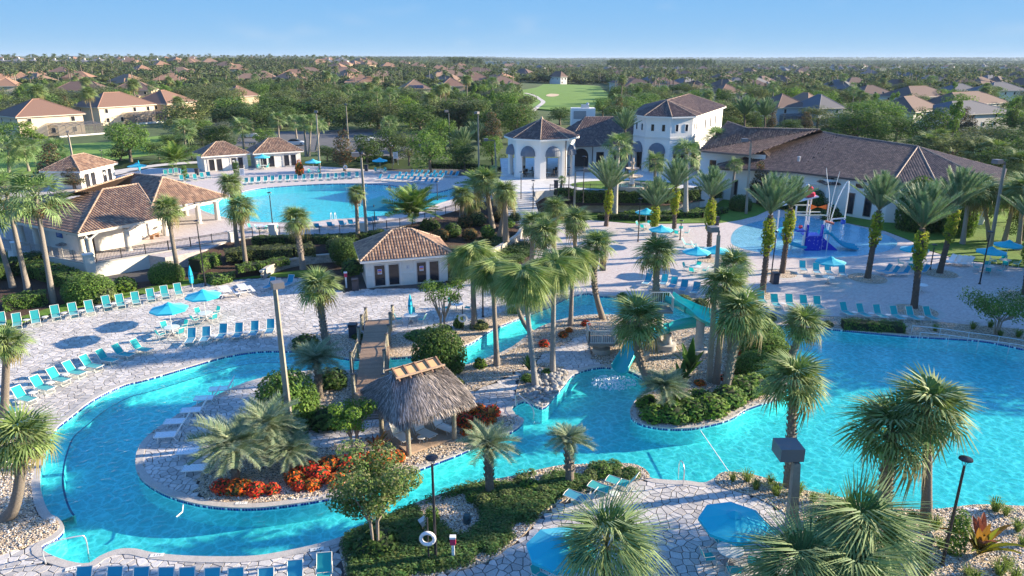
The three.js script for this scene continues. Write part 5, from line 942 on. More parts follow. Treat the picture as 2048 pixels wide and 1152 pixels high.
// ---------------------------------------------------------------- splash pad play structure
{
const c = G(1640,498), t = thing('splash_structure', 'white and blue water play structure with slides, flags and a dumping bucket', 'play structure', c), WH = [0.78,0.77,0.78], BL = [0.012,0.03,0.52], TQ = [0.02,0.42,0.62], OR = [0.75,0.17,0.03], RD = [0.68,0.05,0.08];
const bar = (name, a, b, r, col, mt = MAT.plastic) => new MB().color(col).tube([V(...a), V(...b)], r, 7).build(name, mt, t);
const s = 1 / 17.2, X = (px) => (px - 1640) / 15.1, Y = (py) => (498 - py) * 0.0672; // metres from pixels at this distance
for (const [x, z, y] of [[1586,0.2,416],[1605,0.6,441],[1620,-1.2,402],[1637,0.6,441],[1616,-1.4,398],[1588,-1.6,418],[1552,-1.4,424],[1556,0.1,424]]) bar('post', [X(x), 0, z],[X(x), Y(y) - 0.2, z],0.1, WH);
for (const [a, b, y, z] of [[1587,1640,434,0.6],[1587,1640,434,-1.3],[1588,1622,422,-1.5]]) bar('cross_bar', [X(a), Y(y), z],[X(b), Y(y), z],0.08,[0.74,0.74,0.55]);
new MB().color(WH).beam(V(X(1552), Y(420), -0.6), V(X(1624), Y(402), -0.6), 1.6,0.12).build('trough', MAT.plastic, t);
new MB().color(RD).lathe([[0.62,0],[0.6,0.5],[0.3,0.6],[0.32,1.1],[0.12,1.25]], X(1612), -0.6,12, Y(404)).build('dumping_bucket', MAT.plastic, t);
new MB().color(WH).tube([V(X(1606), Y(404), -0.6), V(X(1606), Y(386), -0.6)],0.1,6).lathe([[0.2,0],[0.22,0.2],[0.1,0.34]], X(1606), -0.6,8, Y(386)).build('spray_mast', MAT.plastic, t);
for (const [x0, x1, y, z] of [[1588,1604,462,0.3],[1607,1636,472,0.3]]) new MB().color(BL).box((X(x0) + X(x1)) / 2, Y(y), z - 0.4, X(x1) - X(x0), 0.14,2.0).build('platform', MAT.plastic, t);
new MB().color(BL).box((X(1608) + X(1636)) / 2, Y(485), 0.75, X(1636) - X(1608), 1.75,0.1).build('panel', MAT.plastic, t);
for (const x of [1608,1635]) new MB().color(BL).box(X(x), Y(474), 0.62,0.16,3.1,0.5).build('side_panel', MAT.plastic, t);
const fl = (name, pts, w, col) => { const cv = new THREE.CatmullRomCurve3(pts.map((p) => V(...p))), n = 18, P = cv.getPoints(n), m = new MB().color(col), g = (i, k) => { const d = P[Math.min(n, i + 1)].clone().sub(P[Math.max(0, i - 1)]).normalize(), sd = V(-d.z, 0, d.x).normalize(), a = Math.PI * (k / 8 - 0.5); return P[i].clone().addScaledVector(sd, Math.sin(a) * w).add(V(0, (1 - Math.cos(a)) * w * 0.75,0)); }; for (let i = 0; i < n; i++) for (let k = 0; k < 8; k++) m.quad(g(i, k), g(i, k + 1), g(i + 1, k + 1), g(i + 1, k)); return m.build(name, MAT.plastic, t); };
fl('slide_chute', [[X(1637), Y(474), -0.1],[X(1650), Y(470), 0.1],[X(1668), Y(485), 0.4],[X(1684), Y(494), 0.7],[X(1702), Y(496), 0.9]],0.5, TQ);
fl('slide_chute', [[X(1640), Y(474), -1.0],[X(1654), Y(470), -0.9],[X(1672), Y(485), -0.6],[X(1690), Y(494), -0.3],[X(1706), Y(496), -0.1]],0.5, TQ);
new MB().color(BL).tri(V(X(1637), 0.02,0.3), V(X(1668), 0.02,0.6), V(X(1637), 1.7,0.2)).tri(V(X(1637), 0.02,0.42), V(X(1668), 0.02,0.72), V(X(1637), 1.7,0.32)).build('slide_skirt', MAT.plastic, t);
fl('slide_tube', [[X(1592), Y(466), -0.4],[X(1574), Y(463), 0.2],[X(1561), Y(470), 0.9],[X(1566), Y(480), 1.6],[X(1585), Y(488), 1.7],[X(1600), Y(492), 1.5]],0.62, TQ);
for (const [x, d] of [[1608,1],[1640,-1]]) { bar('flag_pole', [X(x), Y(436), 0.6],[X(x), Y(413), 0.6],0.05, WH); new MB().color(OR).tri(V(X(x), Y(414), 0.6), V(X(x), Y(424), 0.6), V(X(x) + d * 0.9 * (d > 0 ? 1 : 1.4), Y(419), 0.62)).build('flag', MAT.fabric, t); }
new MB().color(RD).lathe([[0.1,0],[0.24,0.14],[0.24,0.34],[0.1,0.46]], X(1594.5), 0.7,10, Y(458)).build('hanging_bucket', MAT.plastic, t);
bar('spray_arm', [X(1652), 0,0],[X(1655), Y(444), 0],0.1, WH); bar('spray_arm', [X(1655), Y(443), 0],[X(1679), Y(441), 0],0.09, WH); new MB().color([0.02,0.12,0.6]).lathe([[0.18,0],[0.28,0.1],[0.28,0.5]], X(1675), 0,10, Y(452)).build('bucket', MAT.plastic, t);
bar('water_cannon', [X(1641), Y(446), 0.3],[X(1656), Y(450), 0.4],0.14,[0.6,0.2,0.13]);
for (const x of [1580,1646]) bar('handrail', [X(x), 0,0.9],[X(x), 1.2,0.9],0.06, WH);
const arc = (pts, r = 0.025) => new MB().color([0.9,0.95,1]).tube(new THREE.CatmullRomCurve3(pts.map((p) => V(...p))).getPoints(20), r, 5);
const jet = (pts, r) => arc(pts, r).build('water_jet', MAT.jet, t);
const m = mat('jet', [0.95,0.98,1], { Kind: P_, transmission: 0.75, thickness: 0, roughness: 0.35 });
jet([[X(1652), 0.3,-1],[X(1668), 6.2,-1],[X(1681), 8.1,-1],[X(1684), 7.0,-1],[X(1683), 0.2,-1]],0.07); jet([[X(1656), 0.3,-1.4],[X(1654), 6,-1.4],[X(1645), 8.4,-1.4],[X(1641), 9.6,-1.4]],0.04); jet([[X(1658), 0.3,-1.4],[X(1660), 6.0,-1.4],[X(1666), 9.2,-1.4]],0.035);
const drops = new MB().color([0.9,0.94,0.98]), R = rng(8); for (let i = 0; i < 260; i++) drops.add(new THREE.TetrahedronGeometry(0.02 + R() * 0.035), new THREE.Matrix4().makeTranslation(X(1588 + R() * 52), Y(498 - R() * 66), 0.7 + R() * 0.6 - (R() < 0.5 ? 1.8 : 0))); for (let i = 0; i < 120; i++) drops.add(new THREE.TetrahedronGeometry(0.03 + R() * 0.04), new THREE.Matrix4().makeTranslation(X(1676 + (R() - 0.5) * 6), R() * 3, (R() - 0.5) * 0.8)); drops.build('water_drops', MAT.paint, t, 'stuff');
}
// ---------------------------------------------------------------- fountain, stair, walls
{
const t = thing('fountain', 'three tiered stone fountain in a round basin on the plaza', 'fountain', G(1263,377, PLAZA)), ST = [1.1,0.98,0.88];
new MB().color(ST).lathe([[2.9,0],[2.9,0.6],[2.75,0.66],[2.5,0.6],[2.45,0.3]],0,0,32).build('basin', MAT.concrete, t);
new MB().flat(Array.from({ length: 32 }, (_, k) => V(2.5 * Math.cos(k / 32 * 6.2832), 0,2.5 * Math.sin(k / 32 * 6.2832))), 0.5).build('basin_water', MAT.shallow_water, t); new MB().color([0.5,0.75,0.8]).flat(Array.from({ length: 32 }, (_, k) => V(2.5 * Math.cos(k / 32 * 6.2832), 0,2.5 * Math.sin(k / 32 * 6.2832))), 0.3).build('basin_floor', MAT.concrete, t);
new MB().color(ST).lathe([[0.7,0.1],[0.5,0.5],[0.32,1.0],[0.42,1.5],[0.6,1.6]],0,0,16).build('stem', MAT.concrete, t);
for (const [r, y] of [[1.7,1.6],[1.05,2.8],[0.45,3.7]]) new MB().color(ST).lathe([[0.25, y],[r * 0.7, y + 0.16],[r, y + 0.36],[r * 0.94, y + 0.36],[r * 0.5, y + 0.2],[0.22, y + 0.25],[0.18, y + 1.0]],0,0,20).build('tier', MAT.concrete, t);
}
{
const t = thing('plaza_stair', 'broad pale stair from the lower deck up to the clubhouse plaza', 'stair'), a = G(1020,386, PLAZA), n = 18, lowL = G(1018,466,0), lowR = G(1088,462,0), upL = G(990,388, PLAZA), upR = G(1064,384, PLAZA);
for (let i = 0; i < n; i++) { const u = i / n, v = (i + 1) / n, y = 3 * v, m = new MB().color([1.25,1.23,1.24]), p = lowL.clone().lerp(upL, u).setY(y), q = lowR.clone().lerp(upR, u).setY(y), r = lowR.clone().lerp(upR, v).setY(y), s = lowL.clone().lerp(upL, v).setY(y); m.quad(p, q, r, s).quad(p.clone().setY(y - 3 / n), q.clone().setY(y - 3 / n), q, p).quad(q.clone().setY(-0.1), r.clone().setY(-0.1), r, q).quad(p.clone().setY(-0.1), s.clone().setY(-0.1), s, p); m.build('step', MAT.concrete, t); }
for (const [l, h, name] of [[lowL, upL, 'l'],[lowR, upR, 'r']]) { const m = new MB().color([0.05,0.05,0.055]), pts = [0,0.2,0.4,0.6,0.8,1].map((u) => l.clone().lerp(h, u).setY(3 * u + 0.95)); m.tube(pts, 0.03,6); pts.forEach((p) => m.tube([p, p.clone().setY(p.y - 0.95)],0.025,5)); m.build('handrail', MAT.paint, t); }
}
function blockWall(name, label, pts, h, level = 0, bl = 0.46, bh = 0.2, col = [0.56,0.52,0.46]) { // dry laid stone blocks, each its own
const t = thing(name, label, 'wall'), R = rng(pts.length * 7 + 3), c = new THREE.CatmullRomCurve3(pts, false, 'centripetal'), len = c.getLength(), n = Math.round(len / bl), rows = Math.round(h / bh), g = [];
let count = 0; const rest = new MB();
for (let r = 0; r < rows; r++) for (let i = 0; i < n; i++) {
const u = clamp((i + (r % 2 ? 0.5 : 0.0)) / n), v = clamp((i + 1 + (r % 2 ? 0.5 : 0)) / n); if (v - u < 0.3 / n) continue; const a = c.getPointAt(u), b = c.getPointAt(v), k = 0.8 + R() * 0.4, d = b.clone().sub(a), m = a.clone().lerp(b, 0.5);
(count < 280 ? new MB() : rest).color(shade(col, k)).box(m.x, level + (r + 0.5) * bh, m.z + (R() - 0.5) * 0.05, d.length() - 0.025, bh - 0.025,0.3, Math.atan2(-d.z, d.x)).build && 0;
const q = new MB().color(shade(col, k)).box(m.x, level + (r + 0.5) * bh, m.z + (R() - 0.5) * 0.05, d.length() - 0.025, bh - 0.025,0.3, Math.atan2(-d.z, d.x));
if (count++ < 200) q.build('block', MAT.stone, t); else rest.add(q.geo());
}
if (!rest.empty) rest.build('blocks', MAT.stone, t, 'stuff');
const cap = new MB().color(shade(col, 1.15)), P = c.getPoints(Math.max(12, n)); for (let i = 0; i + 1 < P.length; i++) cap.beam(P[i].clone().setY(level + h + 0.05), P[i + 1].clone().setY(level + h + 0.05), 0.42,0.1); cap.build('wall_cap', MAT.stone, t);
new MB().color([0.1,0.09,0.08]).skirt(offset(P, 0.0, false), level, level + h, 0, false).build('backing', MAT.matte, t);
return t;
}
blockWall('retaining_wall', 'curved low retaining wall of pale stone blocks behind the picnic tables', line([[524,560],[548,545],[590,533],[640,526],[700,524],[716,527]]), 0.9);
blockWall('retaining_wall', 'long stone block retaining wall below the clubhouse hedge', line([[1098,424],[1180,424],[1260,424],[1330,424],[1390,418],[1425,409],[1446,398]]), 1.2,0,0.6,0.24);
blockWall('retaining_wall', 'sunlit pale stone wall curving down from the plaza stair', line([[1046,466],[1043,470],[1034,484],[1010,500],[985,514],[962,520]]), 0.9,0,0.6,0.3,[0.62,0.58,0.52]);
// ---------------------------------------------------------------- rails, buoys, bins and small things
function tubeThing(name, label, category, paths, r = 0.035, col = [0.72,0.72,0.73], part = 'rail') { const t = thing(name, label, category); for (const p of paths) new MB().color(col).tube(p.length > 3 ? new THREE.CatmullRomCurve3(p, false, 'centripetal').getPoints(p.length * 4) : p, r, 7).build(part, MAT.metal, t); return t; }
{ const a = G(92,1128), b = G(176,1110,-0.2); tubeThing('handrail', 'steel handrail down the beach entry at the lower left', 'handrail', [[a.clone().setY(0), a.clone().setY(0.75), a.clone().lerp(b, 0.18).setY(0.98), a.clone().lerp(b, 0.9).setY(0.92), b.clone().setY(0.85), b.clone().setY(-0.6)]]); }
{ const a = G(1032,812), b = G(1066,838,-0.2); tubeThing('handrail', 'steel handrail at the island steps', 'handrail', [[a.clone().setY(0), a.clone().setY(0.85), a.clone().lerp(b, 0.3).setY(0.9), b.clone().setY(0.5), b.clone().setY(-0.5)]]); }
{ const a = G(1366,970), b = V(a.x - 0.05,0, a.z - 0.9); tubeThing('handrail', 'bent steel grab rail at the front flagstone entry', 'handrail', [[a.clone().setY(0), a.clone().setY(0.9), a.clone().lerp(b, 0.3).setY(1.15), b.clone().setY(0.9), b.clone().setY(-0.3)]]); }
{ const pts = line([[1822,668],[1878,674],[1935,682],[1995,690],[2060,702],[2140,728]]), far = pts.map((p) => V(p.x - 0.15,0, p.z + 1.5)); for (const [L, says] of [[pts, 'long steel rail along the right bank'],[far, 'steel rail that stands in the shallow water off the right bank']]) tubeThing('handrail', says, 'handrail', [L.map((p) => p.clone().setY(0.75)), ...L.map((p) => [p.clone().setY(0.75), p.clone().setY(-0.9)])],0.03); }
tubeThing('pool_ladder', 'pale ladder rails at the near edge of the upper pool', 'ladder', [662,670].map((x) => { const p = G(x, 441, UP); return [p.clone(), p.clone().setY(UP + 0.9), V(p.x, UP + 1.0, p.z - 0.4), V(p.x, UP + 0.5, p.z - 0.7), V(p.x, UP - 0.6, p.z - 0.75)]; }), 0.04,[0.85,0.85,0.86]);
tubeThing('pool_ladder', 'white ladder rails where the channel passes the ribbon palms', 'ladder', [1150,1162,1172].map((x) => { const p = G(x, 594); return [p.clone(), p.clone().setY(0.8), V(p.x - 0.3,0.9, p.z + 0.3), V(p.x - 0.5,0.3, p.z + 0.6), V(p.x - 0.5,-0.5, p.z + 0.6)]; }), 0.03,[0.8,0.8,0.8]);
{ const p = [G(0,0), G(0,0)]; const rope = (name, label, pts, y) => { const o = new MB().color([0.8,0.82,0.8]).tube(line(pts).map((v) => v.setY(y)), 0.03,5).build(name, MAT.matte); o.userData = { label, category: 'rope' }; }; rope('float_rope', 'pale float line across the lagoon right of the slide bed', [[1401,858],[1462,946]],-0.11); rope('float_rope', 'short pale line by the left island', [[366,1003],[364,1020],[352,1030]],-0.11); }
function ringBuoy(px, py, level, label, h = 1.75) { const t = thing('ring_buoy_post', label, 'ring buoy', G(px, py, level)); new MB().color([0.04,0.04,0.045]).tube([V(0,0,0), V(0, h + 0.9,0)],0.04,7).build('post', MAT.paint, t); new MB().color([0.82,0.82,0.84]).add(new THREE.TorusGeometry(0.3,0.085,10,26), new THREE.Matrix4().makeTranslation(0, h - 0.15,0.1), [0.82,0.82,0.84]).build('ring_buoy', MAT.paint, t); const g = new MB().color([0.75,0.75,0.7]); for (let i = 0; i < 4; i++) g.box(0.3 * Math.cos(i * 1.571 + 0.78), h - 0.15 + 0.3 * Math.sin(i * 1.571 + 0.78), 0.1,0.06,0.06,0.21,0, i * 1.571 + 0.78); g.build('rope_band', MAT.paint, t); return t; }
ringBuoy(858,1128,0, 'white ring buoy on a black post in the foreground bed', 1.6); ringBuoy(926,660,0, 'white ring buoy on a post beside the channel', 1.25); ringBuoy(692,350, UP, 'white ring buoy on a post before the upper pool trees', 1.6);
{ const t = thing('call_box', 'small red and white call box on a white post in the foreground bed', 'call box', G(907,1124)); new MB().color([0.8,0.8,0.8]).box(0,0.5,0,0.13,1.0,0.13).build('post', MAT.paint, t); const b = new MB().color([0.55,0.03,0.1]).box(0,1.15,0,0.26,0.34,0.2).build('box', MAT.paint, t); new MB().color([0.8,0.8,0.8]).box(0,1.36,0,0.28,0.1,0.22).build('lid', MAT.paint, b);
copyOf(t, 'small red and white call box on a white post by the restroom building', G(693,576), 0.3,1.2); }
{ const t = thing('litter_bin', 'dark litter bin left of the footbridge', 'bin', G(707,674)); new MB().color([0.035,0.04,0.06]).box(0,0.48,0,0.62,0.96,0.62).build('body', MAT.paint, t); new MB().color([0.03,0.033,0.05]).box(0,1.08,0,0.68,0.24,0.68).build('lid', MAT.paint, t); new MB().color([0.01,0.01,0.012]).box(0,1.08,0.345,0.36,0.13,0.012).build('slot', MAT.paint, t);
copyOf(t, 'black litter bin in front of the restroom building', G(711,580), 0.3); copyOf(t, 'dark litter bin beside the black lamp post on the pavers', G(1549,567), 0.1); copyOf(t, 'dark litter bin at the lawn edge by the slim date palm', G(1432,450)); copyOf(t, 'dark bin with a shrub behind the leaning fan palm', G(1205,540), 0); copyOf(t, 'dark litter bin at the edge of the upper pool trees', G(733,342, UP), 0); copyOf(t, 'litter bin beside the left pool house', G(395,350, UP), 0); copyOf(t, 'metal litter bin on the clubhouse plaza', G(1112,376, PLAZA), 0); }
function capsule(px, py, label) { const t = thing('garden_speaker', label, 'speaker', G(px, py)); new MB().color([0.035,0.085,0.10]).lathe([[0.2,0],[0.21,0.35],[0.16,0.5],[0.001,0.55]],0,0,14).build('body', MAT.paint, t); new MB().color([0.02,0.04,0.05]).lathe([[0.12,-0.05],[0.14,0.02],[0.001,0.06]],0,0,12).build('grille', MAT.paint, t).applyMatrix4(new THREE.Matrix4().makeRotationX(1.2).setPosition(0.05,0.36,0.14)); return t; }
capsule(934,1046, 'green capsule shaped garden speaker on the foreground gravel'); capsule(1856,1088, 'dark blue garden speaker on the lower right gravel');
{ const t = thing('flood_light', 'grey flood light on a stake in the foreground bed', 'lamp', G(845,1062)); new MB().color([0.5,0.5,0.5]).tube([V(0,0,0), V(0,0.4,0)],0.04,6).build('stake', MAT.paint, t); new MB().color([0.62,0.62,0.6]).box(0.05,0.55,0,0.36,0.3,0.3,0.5,0.4).build('lamp_head', MAT.paint, t); }
const depthTex = (w, txt, sub) => flat(canvasTex(w, 96, (c, W_, H_) => { c.fillStyle = '#e8e6e0'; c.fillRect(0,0, W_, H_); c.fillStyle = '#2a2a2e'; c.font = 'bold 58px sans-serif'; c.textAlign = 'center'; c.textBaseline = 'middle'; c.fillText(txt, W_ / 2, H_ / 2); }));
const depthMat = depthTex(200, '3 FT');
[[314,1110,0.1],[146,1136,0.4],[634,1098,0.25],[105,1040,-0.9],[1346,966,0],[483,1006,0.05],[1945,1018,0]].forEach(([x, y, a], i) => { const o = plate('depth_marker', 0.62,0.24, depthMat, scene, 0,0,0); o.name = numbered('depth_marker'); const p = G(x, y, 0.05); o.position.copy(p).setY(i === 4 ? 0.012 : 0.05); o.rotation.set(-Math.PI / 2,0, a); o.userData = { label: ['depth marker tile on the bottom deck above the loungers', 'depth marker tile at the lower left entry', 'depth marker tile beside the foreground bed', 'depth marker tile on the left kerb corner', 'depth marker tile at the front flagstone entry', 'depth marker tile on the kerb below the island flowers', 'depth marker tile on the right front kerb'][i], category: 'depth marker', group: 'depth markers' }; });
{ const b = thing('pavilion_bench', 'small wooden bench against the pavilion wall', 'bench', V(-42.9, TER + 0.12,-83.0), 1.5); new MB().color([0.36,0.2,0.12]).box(0,0.44,0,1.5,0.08,0.5).build('seat', MAT.wood, b); for (const x of [-0.6,0.6]) new MB().color([0.32,0.18,0.11]).box(x, 0.2,0,0.12,0.4,0.44).build('leg', MAT.wood, b);
const d = thing('bar_table', 'black bar table beside the pavilion wall', 'table', V(-42.9, TER + 0.12,-86.2), 1.5); new MB().color([0.03,0.03,0.035]).box(0,0.98,0,1.5,0.06,0.7).build('table_top', MAT.paint, d); for (const [x, z] of [[-0.68,-0.3],[0.68,-0.3],[-0.68,0.3],[0.68,0.3]]) new MB().color([0.03,0.03,0.035]).box(x, 0.48, z, 0.06,0.96,0.06).build('leg', MAT.paint, d); }
{ const t = thing('rules_sign', 'white rules sign between two posts before the trees at the upper pool', 'sign', G(792,330, UP)); for (const x of [-0.45,0.45]) new MB().color([0.6,0.6,0.62]).box(x, 1.3,0,0.07,2.6,0.07).build('post', MAT.paint, t); plate('sign_face', 0.9,1.3, whiteNoticeMat, t, 0,1.95,0.045); copyOf(t, 'white rules sign left of the long lounger row', G(486,361, UP), 0.1,0.8); copyOf(t, 'pale sign before the fountain lawn railing', G(1263,381, PLAZA), 0,0.7); }
fence('plaza_railing', 'thin dark railing before the fountain lawn', line([[1100,382],[1180,381],[1300,382],[1400,379]], PLAZA), PLAZA, 1.0,0.3,2.4);
{ // tables and chairs under the octagonal pavilion, reduced to what shows through the arches
const p = V(5.05, PLAZA + 0.04,-123.4);
[[-2.2,2.6],[1.0,3.0],[3.0,0.6],[-2.6,-1.2]].forEach(([x, z], i) => { const q = p.clone().add(V(x, 0, z)); diningTable(q, `round table inside the octagonal pavilion, ${NTH[i]} from the left front`, 0.55); [0.4,2.4,4.4].forEach((a, k) => { const t = thing('dining_chair', `dark chair in the octagonal pavilion, ${['right', 'front', 'rear'][k]} seat of the ${NTH[i]} table`, 'chair', q.clone().add(V(0.95 * Math.cos(a), 0,0.95 * Math.sin(a))), -a, 'dark chairs in the octagonal pavilion'); const D = [0.035,0.03,0.03]; new MB().color(D).box(0,0.46,0,0.46,0.06,0.46).build('seat', MAT.paint, t); new MB().color(D).box(0.22,0.78,0,0.05,0.6,0.44).build('backrest', MAT.paint, t); for (const [u, v] of [[-1,-1],[1,-1],[1,1],[-1,1]]) new MB().color(D).box(u * 0.2,0.22, v * 0.2,0.05,0.44,0.05).build('leg', MAT.paint, t); }); });
}
{ // parked cars seen between the trees
const car = (px, py, turn, col, label) => {
const t = thing('parked_car', label, 'car', G(px, py, 1.42), turn), body = new THREE.Shape(), roof = new THREE.Shape();
body.moveTo(-2.3,0.35); body.lineTo(-2.32,0.75); body.quadraticCurveTo(-2.2,0.98,-1.5,1.0); body.lineTo(1.2,1.0); body.quadraticCurveTo(2.2,0.95,2.3,0.66); body.lineTo(2.28,0.32); body.closePath();
roof.moveTo(-1.75,0.98); roof.quadraticCurveTo(-1.4,1.5,-0.9,1.54); roof.lineTo(0.1,1.52); roof.quadraticCurveTo(0.6,1.45,1.15,0.98); roof.closePath();
const ex = (s, d, b) => { const g = new THREE.ExtrudeGeometry(s, { depth: d - 2 * b, bevelEnabled: true, bevelSize: b, bevelThickness: b, bevelSegments: 2, curveSegments: 6 }); g.translate(0,0,-d / 2 + b); return g; };
new MB().add(ex(body, 1.8,0.09), null, col).build('body', MAT.plastic, t); new MB().add(ex(roof, 1.5,0.12), null, [0.03,0.035,0.045]).build('glasshouse', MAT.plastic, t); new MB().color(col).box(-0.35,1.55,0,1.25,0.05,1.3).build('roof', MAT.plastic, t);
for (const [x, z] of [[-1.45,0.82],[1.4,0.82],[-1.45,-0.82],[1.4,-0.82]]) { const w = new MB().color([0.02,0.02,0.02]).add(new THREE.CylinderGeometry(0.34,0.34,0.22,18).rotateX(Math.PI / 2), new THREE.Matrix4().makeTranslation(x, 0.34, z), [0.02,0.02,0.02]).build('wheel', MAT.matte, t); new MB().add(new THREE.CylinderGeometry(0.2,0.2,0.235,12).rotateX(Math.PI / 2), new THREE.Matrix4().makeTranslation(x, 0.34, z), [0.45,0.45,0.47]).build('rim', MAT.metal, w); }
for (const z of [-0.62,0.62]) { new MB().color([0.85,0.85,0.8]).box(2.27,0.72, z, 0.08,0.14,0.34).build('headlight', MAT.plastic, t); new MB().color([0.4,0.02,0.02]).box(-2.33,0.78, z, 0.06,0.16,0.3).build('tail_light', MAT.plastic, t); }
return t;
};
car(592,291,0.1,[0.72,0.73,0.74], 'white parked car behind the right pool house'); car(731,283,0.3,[0.75,0.75,0.76], 'white parked car beside the dark tree in the parking lot'); car(728,308,1.2,[0.03,0.05,0.14], 'dark blue parked car nearest the upper pool'); car(816,290,0.4,[0.35,0.03,0.03], 'red parked car half hidden by the trees'); car(500,275,0.2,[0.74,0.74,0.75], 'white parked car left of the palm row behind the pool houses');
const lot = line([[470,292],[560,300],[660,306],[720,318],[790,322],[850,300],[840,268],[760,258],[600,262],[480,266]],1.42); struct('parking_lot', 'asphalt parking lot behind the upper pool', new MB().flat(lot, 1.43).geo(), MAT.asphalt);
const path = smooth(line([[215,345],[290,332],[350,326],[420,322],[430,325],[350,330],[290,337],[225,352]],1.45), 3); struct('path', 'pale footpath past the lawn left of the pool houses', new MB().color([1.2,1.15,1.1]).flat(path, 1.53).geo(), MAT.concrete);
}
{ // one swimmer, seen to the chest in the upper pool: a single body blended from joints
const t = thing('person', 'swimmer with dark hair standing chest deep in the upper pool', 'person', G(779,375.5, UP - 0.15)), n = 30, mc = new MarchingCubes(n, new THREE.MeshBasicMaterial(), false, false, 20000), S = 0.62;
const B = [[[0,-0.5,0],[0,0.12,0],0.17,0.17],[[-0.17,0.16,0],[0.17,0.16,0],0.09,0.09],[[0,0.16,0],[0,0.3,0],0.06,0.055],[[0,0.36,0],[0,0.44,0.01],0.085,0.095],[[-0.2,0.15,0],[-0.3,-0.1,0.06],0.055,0.045],[[-0.3,-0.1,0.06],[-0.22,-0.28,0.2],0.045,0.035],[[0.2,0.15,0],[0.3,-0.1,0.06],0.055,0.045],[[0.3,-0.1,0.06],[0.22,-0.28,0.2],0.045,0.035]].map(([a, b, r, q]) => [V(...a), V(...b), r, q]);
for (let k = 0; k < n; k++) for (let j = 0; j < n; j++) for (let i = 0; i < n; i++) { const p = V((i / n * 2 - 1) * S, (j / n * 2 - 1) * S, (k / n * 2 - 1) * S); let d = 0; for (const [a, b, r, q] of B) { const e = b.clone().sub(a), u = clamp(p.clone().sub(a).dot(e) / e.lengthSq()); d += Math.exp(-28 * (p.distanceTo(a.clone().addScaledVector(e, u)) - lerp(r, q, u))); } mc.field[i + n * (j + n * k)] = Math.log(d + 1e-12) / 28; }
mc.isolation = 0; mc.update(); const g = new THREE.BufferGeometry(), c = mc.count, P = mc.positionArray.slice(0, c * 3).map((v) => v * S); g.setAttribute('position', new THREE.BufferAttribute(P, 3)); g.setAttribute('normal', new THREE.BufferAttribute(mc.normalArray.slice(0, c * 3), 3)); const col = new Float32Array(c * 3); for (let i = 0; i < c; i++) { const y = P[i * 3 + 1], z = P[i * 3 + 2]; col.set(y > 0.33 && (y > 0.44 || z < -0.02) ? [0.05,0.035,0.03] : y < 0.0 && Math.abs(P[i * 3]) < 0.19 ? [0.5,0.06,0.1] : [0.56,0.36,0.27], i * 3); } g.setAttribute('color', new THREE.BufferAttribute(col, 3)); mesh('body', g, MAT.matte, t); }
// ---------------------------------------------------------------- leaves
const jit = (R, c, k = 0.25, hue = 0.12) => { const m = 1 + (R() - 0.5) * 2 * k, h = 1 + (R() - 0.5) * 2 * hue; return [c[0] * m * h, c[1] * m, c[2] * m / h]; };
function fanLeaf(seed, o) { // a fan palm leaf pointing along +x
const R = rng(seed), m = new MB(), { pet = 0.85, blade = 0.95, seg = 22, spread = 2.3, droop = 0.25, arch = 0.22, hang = 0, col = [0.10,0.18,0.045], tip = [0.17,0.24,0.075] } = o;
const hub = V(pet, -0.06 * pet, 0), pts = [V(0,0,0), V(pet * 0.5,0.05,0), hub];
m.color([0.20,0.22,0.09]); for (let i = 0; i < 2; i++) { const a = pts[i], b = pts[i + 1], w = 0.03; m.quad(V(a.x, a.y, -w), V(a.x, a.y, w), V(b.x, b.y, w * 0.7), V(b.x, b.y, -w * 0.7)); }
for (let i = 0; i < seg; i++) {
const th = lerp(-spread, spread, (i + 0.5) / seg) + (R() - 0.5) * 0.05, L = blade * (1 - 0.3 * Math.pow(Math.abs(th) / spread, 2)) * (0.9 + R() * 0.2), c = Math.cos(th), s = Math.sin(th), d = droop * (0.6 + R() * 0.9), wa = 2 * spread / seg * 0.8, up = 0.05 * (i % 2 ? 1 : -1);
const at = (t, side) => { const r = L * t, w = side * wa * r * (t < 0.66 ? 1 : Math.max(0, (1 - t) / 0.34)) * 0.5, x = c * r - s * w, z = s * r + c * w; return V(hub.x + x, hub.y + up * t * blade + 0.12 * Math.abs(s) * r - arch * Math.max(0, x) * Math.max(0, x) / blade - d * blade * t * t * t - (hang && t > 0.45 ? hang * Math.pow((t - 0.45) / 0.55,1.3) : 0), hub.z + z * (hang ? 1 - 0.25 * t : 1)); };
const A = jit(R, col), T_ = jit(R, tip);
m.color(A).quad(at(0.06,-1), at(0.06,1), at(0.55,1), at(0.55,-1));
if (hang) { m.color(jit(R, [col[0] * 1.25, col[1] * 1.1, col[2]])).quad(at(0.55,-1), at(0.55,1), at(0.8,1.3), at(0.8,-1.3)).color(T_).tri(at(0.8,-1.3), at(0.8,1.3), at(1.02,0)); }
else m.color(T_).tri(at(0.55,-1), at(0.55,1), at(1,0));
}
return m.geo();
}
